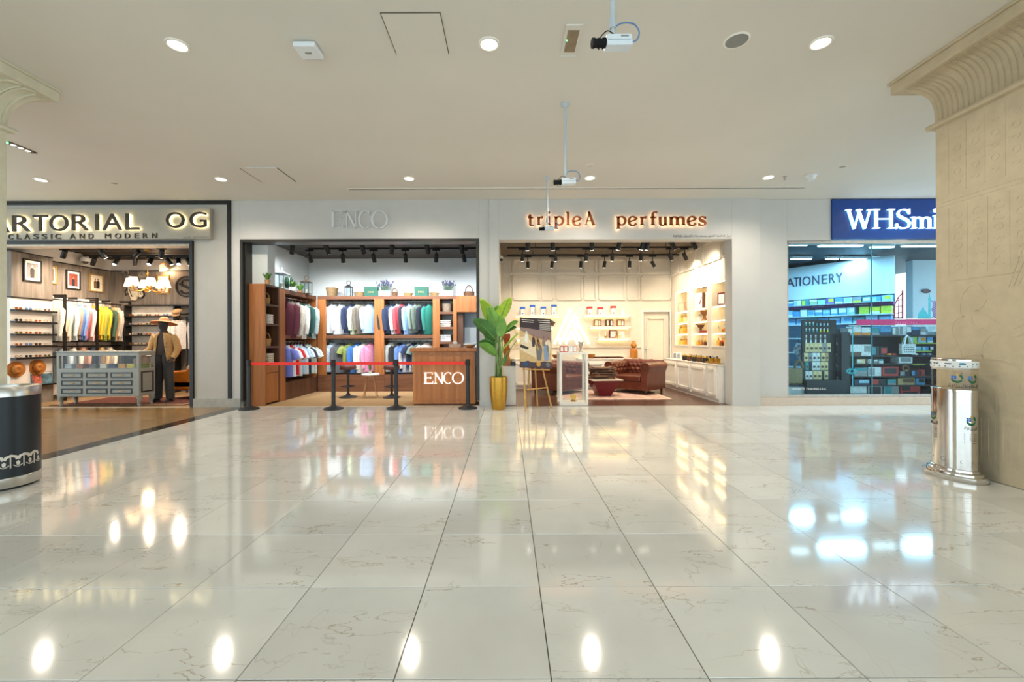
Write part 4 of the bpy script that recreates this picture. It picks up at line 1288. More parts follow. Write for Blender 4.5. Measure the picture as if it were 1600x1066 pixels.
# near-left display bay: wood panel above, white eyewear shelving below
wb = MB(); wb.box(-10.3, -9.78, 8.35, 9.12, 2.18, 3.07); struct('wall_left', wb, W1, bevel=0.004)
wb = MB(); wb.box(-10.3, -9.78, 8.35, 9.12, 2.155, 2.18); wb.box(-10.3, -9.77, 8.35, 9.12, 3.07, 3.09); struct('trim_8', wb, M['steel_dark'])
eb = thing('eyewear_display', 'white wall display with five dark shelves of sunglasses', 'shelving', (-9.8, 8.735, 0))
mb = MB(); mb.box(-0.5, 0, -0.385, 0.385, 0.0, 2.155); build('back_panel', mb, M['shelf_white'], eb)
mb = MB(); mb.box(-0.01, 0.02, -0.385, 0.385, 0.0, 0.36); build('plinth_panel', mb, mat('plinth_grey', '#8B837A', 0.5), eb)
SHELF1 = (1.93, 1.694, 1.444, 1.21, 0.967)
for z in SHELF1:
    mb = MB(); mb.box(0, 0.12, -0.385, 0.385, z - 0.04, z); build('shelf', mb, M['steel_dark'], eb)
mb = MB(); mb.box(0.0, 0.1, -0.05, 0.385, 0.36, 0.39); build('shelf', mb, M['steel_dark'], eb)
LENSES = [mat('lens_amber', '#8A4A22', 0.15), mat('lens_blue', '#5C86C9', 0.15), mat('lens_clear', '#C7B9A8', 0.15), mat('lens_brown', '#57311F', 0.15), mat('lens_black', '#20191A', 0.15), mat('lens_green', '#4C5A33', 0.15), mat('lens_red', '#A3502F', 0.15)]
FRM = [mat('frame_tortoise', '#6B4020', 0.3), mat('frame_black', '#1A1817', 0.3), mat('frame_gold', '#B99353', 0.3, metal=0.7), mat('frame_rose', '#C89A86', 0.3)]
rs = random.Random(4)
lens_pat = ((0, 1, 2, 3, 2), (4, 2, 6, 2, 3), (5, 0, 6, 2, 4), (0, 1, 3, 2, 4), (2, 4, 0, 5, 1))
for j, z in enumerate(SHELF1):
    for i in range(4):
        y = 8.44 + i * 0.175
        sunglasses((-9.74, y, z), PI / 2, f'pair of sunglasses, {ORD[i]} from left on the {["top", "second", "third", "fourth", "lowest"][j]} shelf of the white display', LENSES[lens_pat[j][i]], FRM[(i + j) % 4], 'sunglasses on the left wall display')
# felt hats on the white panel
felt = mat('tan_felt', '#A9692B', 0.85, var=0.06, scale=20)


def wall_hat(label, x, y, z, m, name='fedora_hat'):
    t = thing(name, label, 'hat', (x, y, z))
    R = Matrix.Rotation(PI / 2, 4, 'Y') @ Matrix.Rotation(0.3, 4, 'X')
    mb = MB(R); mb.lathe([(0.16, 0.012), (0.155, 0.004), (0.09, 0.0), (0.089, 0.01), (0.15, 0.016)], 28, sx=1.0, sy=0.9); build('brim', mb, m, t, smooth=60)
    mb = MB(R); mb.lathe([(0.09, 0.0), (0.088, 0.06), (0.075, 0.1), (0.05, 0.108), (0.02, 0.092), (0.001, 0.09)], 24, sx=1.05, sy=0.82); build('crown', mb, m, t, smooth=60)
    mb = MB(R); mb.lathe([(0.092, 0.005), (0.0915, 0.032)], 24, cap=False, sx=1.05, sy=0.82); build('hat_band', mb, mat('hat_band_brown', '#6E3F18', 0.8), t, smooth=60)
    return t


wall_hat('tan felt hat hung on the white panel, nearer to the stone column', -9.78, 8.42, 0.73, felt)
wall_hat('tan felt hat hung on the white panel, nearer to the grey counter', -9.78, 8.8, 0.745, felt)
bk = thing('photo_book', 'large colourful book leaning on the low dark shelf under the hats', 'book', (-9.76, 8.9, 0.39))
mb = MB(Matrix.Rotation(-0.2, 4, 'Y')); mb.box(-0.012, 0.012, -0.2, 0.2, 0, 0.26); build('cover', mb, mat('book_cover', '#55707C', 0.4, var=0.3, scale=10), bk)
mb = MB(Matrix.Rotation(-0.2, 4, 'Y')); mb.box(0.012, 0.0135, -0.19, -0.02, 0.02, 0.2); build('cover_print', mb, mat('book_print', '#B5604C', 0.4, var=0.4, scale=30), bk)
mb = MB(Matrix.Rotation(-0.2, 4, 'Y')); mb.box(0.012, 0.0135, -0.19, 0.19, 0.22, 0.25); build('title_band', mb, mat('book_title', '#D8CFC0', 0.4), bk)

# framed prints
frB, frG = mat('frame_black_wood', '#1C1815', 0.4), mat('frame_gilt', '#C29A55', 0.35, metal=0.6)
PP = {k: mat('photo_' + k, c, 0.4, var=0.1, scale=30) for k, c in dict(dark='#2E2A28', grey='#7C7772', pale='#C8BDB0', red='#7E3F34', brown='#7A5A3E', skin='#A5765A', suit='#26262C', cream='#DDD2BE').items()}


def wallM(x, y, z):           # a picture on a wall that faces +x, origin at its left as seen
    return Matrix(((0, -1, 0, x), (1, 0, 0, y), (0, 0, 1, z), (0, 0, 0, 1)))


SQ = [(0.2, 0.17), (0.8, 0.17), (0.8, 0.83), (0.2, 0.83)]
picture('black-framed grey portrait print on the nearer wood panel', 0.34, 0.46, wallM(-9.775, 8.545, 2.51), frB, [('print_ground', SQ, PP['grey'])] + person_print(0.48, 0.17, 0.6, PP['dark'], PP['pale']))
picture('black-framed portrait of a man in a suit above the clothes rail', 0.33, 0.44, wallM(-10.095, 9.68, 2.49), frB, [('print_ground', SQ, PP['red'])] + person_print(0.5, 0.17, 0.5, PP['suit'], PP['skin']))
picture('gilt-framed print of two standing men above the clothes rail', 0.35, 0.43, wallM(-10.095, 10.22, 2.49), frG, [('print_ground', [(0.12, 0.1), (0.88, 0.1), (0.88, 0.9), (0.12, 0.9)], PP['cream'])] + person_print(0.42, 0.2, 0.58, PP['brown'], PP['skin']) + person_print(0.62, 0.2, 0.6, PP['suit'], PP['skin']))
picture('gilt-framed print half hidden by the edge of the nearer panel', 0.3, 0.4, wallM(-10.095, 9.18, 2.56), frG, [('print_ground', SQ, PP['brown'])])

# clothes frame along the left wall
rk = thing('clothes_rack', 'dark steel wall frame holding two bays of coloured shirts', 'clothes rack', (-9.85, 9.9, 0))
for y in (-0.72, 0.0, 0.86):
    mb = MB(); mb.box(0.24, 0.28, y - 0.02, y + 0.02, 0, 2.3); mb.box(0.0, 0.28, y - 0.015, y + 0.015, 2.27, 2.3); build('upright', mb, M['steel_dark'], rk)
for z in (2.2, 1.28, 1.17):
    mb = MB(); mb.box(0.0, 0.03, -0.74, 0.88, z - 0.015, z + 0.015); build('rail', mb, M['steel_dark'], rk)
for y in (-0.5, -0.2, 0.3, 0.6):
    mb = MB(); mb.box(-0.25, 0.0, y - 0.012, y + 0.012, 2.24, 2.29); build('bracket', mb, M['steel_dark'], rk)
for y0, y1 in ((-0.7, -0.02), (0.02, 0.84)):
    mb = MB(); mb.box(-0.24, -0.2, y0, y1, 0.1, 2.28); build('back_panel', mb, M['shelf_white'], rk)
gl = '#C9A24A'
A = [('shirt', '#E6DED2', 'white'), ('shirt', '#D9C3AC', 'pale beige'), ('shirt', '#E2D2BF', 'cream'), ('shirt', '#D8D9D4', 'off-white'), ('shirt', '#CFD6D8', 'pale grey'), ('shirt', '#A48C76', 'taupe'), ('shirt', '#5B7CC4', 'blue'), ('shirt', '#7797D6', 'light blue'), ('shirt', '#D87A88', 'pink')]
B = [('shirt', '#E9C6C2', 'pale pink'), ('shirt', '#F0A81E', 'amber yellow'), ('shirt', '#E5BE2B', 'golden yellow'), ('shirt', '#C9B23A', 'mustard'), ('shirt', '#8FA84A', 'green'), ('shirt', '#E8C225', 'bright yellow'), ('shirt', '#3E5B4A', 'dark green'), ('shirt', '#D9A868', 'tan'), ('shirt', '#EBDDCB', 'cream'), ('shirt', '#EFE6DC', 'white')]
rail_of(A, (-9.85, 9.2, 2.19), (-9.85, 9.88, 2.19), -0.35, 'nearer bay of the menswear wall rail', 'shirts on the menswear wall rail', gl, 1.08)
rail_of(B, (-9.85, 9.93, 2.19), (-9.85, 10.74, 2.19), -0.35, 'farther bay of the menswear wall rail', 'shirts on the menswear wall rail', gl, 1.08)
low = [('shirt', '#B9C9D6', 'pale blue'), ('shirt', '#DDD7CC', 'white'), ('shirt', '#C08E78', 'brick'), ('shirt', '#3B4A6B', 'navy'), ('shirt', '#C9A77A', 'camel'), ('shirt', '#E5DCCB', 'cream')]
rail_of(low, (-9.85, 9.25, 1.2), (-9.85, 10.6, 1.2), -0.2, 'lower menswear rail behind the grey counter', 'shirts on the lower menswear rail', gl, 1.0)

# back wall eyewear unit
eu = thing('eyewear_shelf_unit', 'backlit white shelf unit with dark shelves behind the mannequin', 'shelving', (-9.5, YB - 0.03, 0))
x0, x1 = 0.0, PX(278, YB - 0.1) - (-9.5)
x0 = PX(202, YB - 0.1) + 9.5
mb = MB(); mb.box(x0, x1, -0.02, 0.0, 0.9, 2.16); build('back_panel', mb, mat('lit_white_panel', '#F2E7DA', 0.5), eu)
for x in (x0, x1):
    mb = MB(); mb.box(x - 0.02, x + 0.02, -0.2, 0.0, 0, 2.18); build('upright', mb, M['steel_dark'], eu)
mb = MB(); mb.box(x0, x1 + 0.9, -0.2, 0.0, 2.16, 2.19); build('top_bar', mb, M['steel_dark'], eu)
SHELF2 = (1.914, 1.69, 1.44, 1.2)
for z in SHELF2:
    mb = MB(); mb.box(x0, x1, -0.22, 0.0, z - 0.035, z); build('shelf', mb, M['steel_dark'], eu)
for j, z in enumerate(SHELF2):
    for i in range(5):
        sunglasses((-9.5 + x0 + 0.14 + i * 0.215, YB - 0.2, z), 0.0, f'pair of sunglasses, {ORD[i]} from left on the {["top", "second", "third", "fourth"][j]} shelf of the back unit', LENSES[(i * 2 + j) % 7], FRM[(i + 2 * j) % 4], 'sunglasses on the back shelf unit')
rk2 = thing('clothes_rack', 'dark post clothes rack at the back right of the menswear shop', 'clothes rack', (-8.15, YB - 0.3, 0))
for x in (-0.1, 0.2):
    mb = MB(); mb.box(x - 0.015, x + 0.015, -0.015, 0.015, 0, 2.0); build('upright', mb, M['steel_dark'], rk2)
mb = MB(); mb.box(-0.1, 0.8, -0.012, 0.012, 1.84, 1.86); build('rail', mb, M['steel_dark'], rk2)
rail_of([('shirt', '#EFE9E2', 'white'), ('shirt', '#E4DAD0', 'cream'), ('shirt', '#D9D6D4', 'pale grey')], (-8.3, YB - 0.3, 1.86), (-7.95, YB - 0.3, 1.86), 1.0, 'short back rail beside the orange armchair', 'shirts on the short back rail', gl, 0.95)


def cap(label, x, y, z, m):
    t = thing('flat_cap', label, 'hat', (x, y, z))
    mb = MB(Matrix.Rotation(0.5, 4, 'X')); mb.lathe([(0.001, 0.06), (0.07, 0.05), (0.115, 0.02), (0.12, 0.0), (0.1, -0.03), (0.09, -0.04)], 20, sx=1.0, sy=0.9); build('crown', mb, m, t, smooth=60)
    mb = MB(Matrix.Rotation(0.5, 4, 'X')); mb.grid(lambda a, b: (0.1 * (a * 2 - 1), -0.06 - 0.09 * b * math.sin(PI * (0.2 + 0.6 * a)), -0.035 - 0.02 * b), 8, 3); o = build('peak', mb, m, t, smooth=60)
    md = o.modifiers.new('thickness', 'SOLIDIFY'); md.thickness = 0.006
    return t


c1, c2 = P(277, 487, YB - 0.3), P(291, 488, YB - 0.35)
cap('beige flat cap hung high beside the shelf unit', c1.x, c1.y, c1.z, mat('cap_beige', '#B08E68', 0.85, var=0.12, scale=60))
cap('charcoal flat cap hung beside the beige cap', c2.x, c2.y, c2.z, mat('cap_charcoal', '#34332F', 0.85, var=0.1, scale=60))
hk = thing('hat_stand', 'dark hat stand arm holding two flat caps', 'hat stand', (c2.x + 0.05, YB - 0.2, 0))
mb = MB(); mb.cyl((0, 0, 0), (0, 0, 2.15), 0.015, n=8); mb.bar((-0.32, -0.1, c1.z - 0.03), (0.05, 0, c1.z - 0.03), 0.012, 0.012); build('post', mb, M['steel_dark'], hk)

# wall decorations of the back wall
r = P(291, 448, YB - 0.04)
t = thing('ring_emblem', 'dark iron ring with a letter S on the grey wood wall', 'sign', (r.x, YB - 0.03, r.z))
mb = MB(); mb.ribbon(arc(0, 0, 0.25, 0.25, 0, 360, 40), 0.018, -0.03, -0.005); build('ring', mb, M['steel_dark'], t, smooth=40)
mb = MB(); mb.ribbon([(0.13, 0.1), (0.08, 0.155), (0, 0.17), (-0.09, 0.15), (-0.125, 0.08), (-0.09, 0.02), (0, -0.01), (0.09, -0.05), (0.125, -0.11), (0.08, -0.165), (0, -0.18), (-0.09, -0.16), (-0.14, -0.1)], 0.024, -0.03, -0.005); build('letter', mb, M['steel_dark'], t, smooth=40)
mb = MB(); mb.ribbon([(-0.22, 0.1), (-0.02, -0.02), (0.2, -0.12)], 0.008, -0.028, -0.008); build('needle', mb, M['steel_dark'], t)


def roundel(name, label, u, v, rr, m, face, cat='wall decor'):
    p = P(u, v, YB - 0.06)
    t = thing(name, label, cat, (p.x, YB - 0.03, p.z))
    mb = MB(); mb.ribbon(arc(0, 0, rr, rr, 0, 360, 28), rr * 0.14, -0.03, 0.0); build('rim', mb, m, t, smooth=40)
    mb = MB(); mb.prism([(rr * .9 * math.cos(i * PI / 14), rr * .9 * math.sin(i * PI / 14)) for i in range(28)], -0.015, 0.0); build('face', mb, face, t)
    mb = MB(); mb.box(-0.006, 0.006, -0.02, -0.014, 0, rr * 0.6); mb.box(0, rr * 0.4, -0.02, -0.014, -0.006, 0.006); build('hands', mb, M['steel_dark'], t)


roundel('wall_clock', 'small steel-rimmed round clock at the far corner', 196, 428, 0.085, M['chrome'], mat('dial_grey', '#6A6560', 0.4), 'clock')
roundel('wall_plate', 'pale round plaque above the chandelier shades', 221, 430, 0.085, mat('plaque_rim', '#8E867A', 0.5), mat('plaque_face', '#A69D8F', 0.5))
roundel('wall_plate', 'cream round dial below the chandelier', 219, 460, 0.088, M['steel_dark'], mat('dial_cream', '#CFC3AE', 0.5))
p = P(207, 458, YB - 0.06)
t = thing('canvas_pouch', 'cream canvas pouch with dark stripe hung on the wall below the chandelier', 'bag', (p.x, YB - 0.05, p.z))
mb = MB(); mb.prism([(-0.1, 0.15), (0.13, 0.13), (0.16, -0.05), (0.1, -0.2), (0.0, -0.18), (-0.08, 0.0)], -0.05, 0.0); build('body', mb, mat('canvas', '#C9BDA6', 0.8), t, bevel=0.015)
mb = MB(); mb.bar((-0.04, -0.055, 0.1), (0.03, -0.055, -0.1), 0.03, 0.004); build('stripe', mb, M['steel_dark'], t)
mb = MB(); mb.tube([(-0.1, -0.02, 0.14), (-0.18, -0.02, 0.05), (-0.16, -0.02, -0.06), (-0.08, -0.02, 0.0)], 0.012, 6); build('strap', mb, M['steel_dark'], t, smooth=60)
p = P(245, 459, YB - 0.05); q = P(264, 430, YB - 0.05)
picture('wide gilt-framed drawing behind the chandelier shades', q.x - p.x, q.z - p.z, Matrix.Translation((p.x, YB - 0.025, p.z)), frG, [('print_ground', [(0.15, 0.15), (0.85, 0.15), (0.85, 0.85), (0.15, 0.85)], PP['cream']), ('print_lines', [(0.3, 0.3), (0.7, 0.35), (0.6, 0.6), (0.35, 0.55)], PP['pale'])])
# wall lamp
p = P(262, 415, YB - 0.1)
t = thing('wall_lamp', 'brass wall lamp with lit cream shade high on the back wall', 'lamp', (p.x, YB - 0.02, p.z))
brass = mat('aged_brass', '#A87A38', 0.35, metal=0.85)
shade_m = glow('lit_cream_shade', (1.0, 0.76, 0.50), 0.75)
mb = MB(); mb.cyl((0, 0, 0.02), (0, -0.03, 0.02), 0.05, n=20); mb.tube([(0, -0.03, 0.02), (-0.03, -0.1, 0.06), (-0.1, -0.14, 0.05), (-0.11, -0.14, 0.0)], 0.012, 8); build('bracket', mb, brass, t, smooth=40)
mb = MB(Matrix.Translation((-0.09, -0.15, 0.0)) @ Matrix.Rotation(-0.4, 4, 'Y')); mb.lathe([(0.05, 0.0), (0.09, -0.13), (0.086, -0.13), (0.046, 0.0)], 22, cap=False); build('shade', mb, shade_m, t, smooth=40)
light('lamp_bulb', 'POINT', (-0.07, -0.16, -0.16), 8, (1, 0.7, 0.4), parent=t, size=0.03)

# chandelier
CY = 9.6
p = P(231, 450, CY)
t = thing('chandelier', 'brass chandelier with six small lit cream shades in the menswear shop', 'chandelier', (p.x, CY, ZC1))
zc = p.z - ZC1
mb = MB(); mb.cyl((0, 0, 0), (0, 0, zc + 0.1), 0.01, n=8); mb.lathe([(0.06, 0), (0.05, -0.03), (0.01, -0.04)], 18); mb.ball((0, 0, zc + 0.32), 0.03); build('stem', mb, brass, t, smooth=40)
mb = MB(); mb.lathe([(0.001, zc - 0.1), (0.025, zc - 0.09), (0.05, zc - 0.03), (0.03, zc + 0.02), (0.045, zc + 0.06), (0.015, zc + 0.14)], 18); build('hub', mb, brass, t, smooth=40)
for k in range(6):
    a_ = 2 * PI * k / 6 + 0.35
    ca, sa = math.cos(a_), math.sin(a_); R_ = 0.32
    mb = MB(); mb.tube([(0.03 * ca, 0.03 * sa, zc), (0.15 * ca, 0.15 * sa, zc - 0.08), (0.3 * ca, 0.3 * sa, zc - 0.07), (R_ * ca, R_ * sa, zc - 0.01), (R_ * ca, R_ * sa, zc + 0.04)], 0.011, 7)
    mb.lathe([(0.001, zc - 0.012), (0.04, zc), (0.042, zc + 0.006), (0.012, zc + 0.008)], 12, c=(R_ * ca, R_ * sa, 0)); arm = build('arm', mb, brass, t, smooth=50)
    mb = MB(); mb.lathe([(0.115, zc + 0.02), (0.07, zc + 0.2), (0.066, zc + 0.2), (0.111, zc + 0.02)], 22, c=(R_ * ca, R_ * sa, 0), cap=False); build('shade', mb, shade_m, arm, smooth=40)
light('chandelier_bulb', 'POINT', (0, 0, zc - 0.2), 8, (1, 0.72, 0.42), parent=t, size=0.1)

# grey display counter
gp = mat('sage_grey_paint', '#8E908A', 0.4, var=0.02)
gb = mat('counter_black_moulding', '#23211E', 0.4)
cx0, cx1, cy0, cy1, ct = -8.87, -7.25, 8.33, 8.72, 1.087
t = thing('display_counter', 'sage grey display counter with nine small drawers and a glass top case', 'counter', ((cx0 + cx1) / 2, (cy0 + cy1) / 2, 0))
w, d = (cx1 - cx0) / 2, (cy1 - cy0) / 2
mb = MB(); mb.box(-w, w, -d, d, 0.2, 0.75); build('carcass', mb, gp, t, bevel=0.006)
zg0, zg1 = 0.75, 1.0
mb = MB()
for x in (-w, w - 0.05): 
    for y in (-d, d - 0.05): mb.box(x, x + 0.05, y, y + 0.05, zg0, zg1)
mb.box(-w, w, -d, d, zg1, ct - 0.02); mb.box(-w - 0.012, w + 0.012, -d - 0.012, d + 0.012, ct - 0.02, ct)
stuff(build('case_frame', mb, gp, t, bevel=0.004))
mb = MB(); mb.box(-w + 0.05, w - 0.05, -d + 0.02, -d + 0.024, zg0, zg1); build('glass_front', mb, glass('clear_glass', (0.97, 0.98, 0.97)), t)
mb = MB(); mb.box(w - 0.024, w - 0.02, -d + 0.05, d - 0.05, zg0, zg1); build('glass_side', mb, MATS['clear_glass'], t)
cols = [(-8.77, -8.36), (-8.28, -7.87), (-7.80, -7.38)]
for j, z in enumerate((0.62, 0.465, 0.305)):
    for i, (a, b) in enumerate(cols):
        xa, xb = a - (cx0 + cx1) / 2, b - (cx0 + cx1) / 2
        mb = MB(); mb.box(xa, xb, -d - 0.006, -d + 0.02, z - 0.06, z + 0.06); dr = build('drawer', mb, gp, t)
        mb = MB()
        for q in ((xa, xb, z - 0.052, z - 0.032), (xa, xb, z + 0.032, z + 0.052), (xa, xa + 0.02, z - 0.032, z + 0.032), (xb - 0.02, xb, z - 0.032, z + 0.032)): mb.box(q[0], q[1], -d - 0.014, -d - 0.004, q[2], q[3])
        build('moulding', mb, gb, dr)
        xm = (xa + xb) / 2
        mb = MB(); mb.tube([(xm - 0.055, -d - 0.006, z), (xm - 0.045, -d - 0.025, z - 0.004), (xm, -d - 0.028, z - 0.006), (xm + 0.045, -d - 0.025, z - 0.004), (xm + 0.055, -d - 0.006, z)], 0.006, 6); build('handle', mb, frG, dr, smooth=60)
mb = MB()
for q in ((-d + 0.05, d - 0.05, 0.27, 0.295), (-d + 0.05, d - 0.05, 0.66, 0.685), (-d + 0.05, -d + 0.075, 0.295, 0.66), (d - 0.075, d - 0.05, 0.295, 0.66)): mb.box(w - 0.002, w + 0.01, q[0], q[1], q[2], q[3])
build('side_moulding', mb, gb, t)
for x in (-w + 0.05, w - 0.05):
    for y in (-d + 0.05, d - 0.05):
        mb = MB(); mb.tube([(x, y, 0.21), (x + (0.03 if x > 0 else -0.03), y, 0.14), (x, y, 0.06), (x + (0.02 if x > 0 else -0.02), y, 0.0)], [0.05, 0.045, 0.025, 0.028], 10); build('leg', mb, gp, t, smooth=50)
goods = [(-0.68, '#C6D2DA', 'pale folded shirt'), (-0.45, '#A8674E', 'brick folded knit'), (-0.2, '#6E685E', 'taupe folded scarf'), (0.02, '#E8E0D2', 'white folded shirt'), (0.2, '#3A4560', 'navy folded knit'), (0.38, '#D99A3A', 'amber folded pocket square'), (0.55, '#DFC54B', 'yellow folded tie'), (0.7, '#6D8A4A', 'green folded tie')]
for k, (x, c_, lab) in enumerate(goods):
    g = thing('folded_garment', f'{lab} inside the glass case of the grey counter', 'folded clothes', ((cx0 + cx1) / 2 + x, (cy0 + cy1) / 2, 0.75), rs.uniform(-0.1, 0.1))
    for q in range(3):
        mb = MB(); mb.box(-0.075, 0.075, -0.1, 0.1, q * 0.028, q * 0.028 + 0.026); build('fold', mb, fab(c_), g, bevel=0.01)

# rugs
ruga = mat('red_persian_rug', '#54291F', 0.95, var=0.4, scale=22)
t = thing('persian_rug', 'dark red patterned rug under the grey counter and the mannequin', 'rug', (-7.75, 9.05, 0))
mb = MB(); mb.box(-1.4, 1.3, -0.6, 0.7, 0, 0.012); build('pile', mb, ruga, t)
mb = MB()
for q in ((-1.36, 1.26, -0.56, -0.5), (-1.36, 1.26, 0.6, 0.66), (-1.36, -1.3, -0.5, 0.6), (1.2, 1.26, -0.5, 0.6)): mb.box(*q, 0.011, 0.0135)
build('border', mb, mat('rug_border', '#A98B6B', 0.95, var=0.3, scale=40), t)

# orange leather armchair
leo = mat('orange_leather', '#C8711C', 0.38, var=0.08, scale=8)
t = thing('leather_armchair', 'orange leather wing armchair at the back right of the menswear shop', 'armchair', (-7.0, 9.62, 0), 0.0)
mb = MB(); mb.box(-0.42, 0.36, -0.36, 0.36, 0.2, 0.42); build('seat_base', mb, leo, t, bevel=0.04)
mb = MB(); mb.box(-0.4, 0.26, -0.26, 0.26, 0.42, 0.54); build('seat_cushion', mb, leo, t, bevel=0.05, seg=3)
mb = MB()
for y in (-0.36, 0.26): 
    mb.M = None
    mb.prism([(-0.42, 0.25), (0.36, 0.25), (0.36, 1.1), (0.2, 1.12), (0.12, 1.0), (0.05, 0.72), (-0.05, 0.64), (-0.36, 0.62), (-0.42, 0.56)], y, y + 0.1)
build('wing_arm', mb, leo, t, bevel=0.03); stuff(t.children[-1])
mb = MB(); mb.box(0.24, 0.38, -0.28, 0.28, 0.3, 1.12); build('backrest', mb, leo, t, bevel=0.05, seg=3)
for x in (-0.36, 0.3):
    for y in (-0.3, 0.3):
        mb = MB(); mb.cyl((x, y, 0.22), (x, y, 0.0), 0.03, 0.018, n=10); build('leg', mb, wood('dark_leg', '#5A3A22', '#3A2414', 0.4), t, smooth=40)
for k, (dx, dy, dz, c_, lab) in enumerate(((0.0, -0.1, 0.56, '#6B4A36', 'brown leather bag slumped on the orange armchair seat'), (0.3, 0.0, 1.13, '#26262B', 'black folded coat over the orange armchair back'))):
    g = thing('leather_bag' if k == 0 else 'folded_coat', lab, 'bag' if k == 0 else 'folded clothes', (-7.0 + dx, 9.62 + dy, dz))
    mb = MB(); mb.loft([[((0.16 + 0.03 * math.sin(3 * i)) * s * math.cos(i * PI / 8), 0.14 * s * math.sin(i * PI / 8), z) for i in range(16)] for s, z in ((0.9, 0), (1.08, 0.05), (1.0, 0.14), (0.6, 0.22))]); build('body', mb, fab(c_), g, smooth=60)
    mb = MB(); mb.tube([(-0.1, 0, 0.2), (-0.05, 0, 0.27), (0.05, 0, 0.27), (0.1, 0, 0.2)], 0.012, 6); build('strap' if k == 0 else 'collar', mb, fab('#1F1D1E'), g, smooth=60)

# mannequin in camel jacket
MX, MY = PX(256, 8.95), 8.95
t = thing('mannequin', 'dark mannequin in camel jacket, grey trousers and pale brown hat by the counter', 'mannequin', (MX, MY, 0), 0.12)
dk = mat('mannequin_dark', '#2C2A2A', 0.55)
charc, charc2 = fab('#37383A'), fab('#2B2A2B')
camel = fab('#B98F5B')
mb = MB()
def ell(cx, cy, z, a, b, n=20): return [(cx + a * math.cos(2 * PI * i / n), cy + b * math.sin(2 * PI * i / n), z) for i in range(n)]
mb.loft([ell(0, 0, 0.98, 0.15, 0.1), ell(0, 0, 1.15, 0.135, 0.09), ell(0, 0, 1.3, 0.15, 0.1), ell(0, 0, 1.4, 0.16, 0.09), ell(0, 0, 1.445, 0.1, 0.07), ell(0, 0, 1.47, 0.06, 0.06), ell(0, -0.005, 1.52, 0.056, 0.058), ell(0, -0.012, 1.55, 0.066, 0.075), ell(0, -0.02, 1.6, 0.078, 0.095), ell(0, -0.015, 1.67, 0.08, 0.1), ell(0, -0.005, 1.72, 0.06, 0.075), ell(0, 0, 1.745, 0.02, 0.03)])
mb.lathe([(0.012, -0.02), (0.018, -0.01), (0.008, 0.0)], 8, c=(0, -0.115, 1.615))
build('body', mb, dk, t, smooth=60)
mb = MB(); mb.loft([ell(0, 0, 1.0, 0.155, 0.105), ell(0, 0, 1.2, 0.142, 0.098), ell(0, 0, 1.36, 0.155, 0.103), ell(0, 0, 1.44, 0.09, 0.075), ell(0, 0, 1.5, 0.068, 0.068)]); build('rollneck', mb, fab('#3A2F2C'), t, smooth=60)
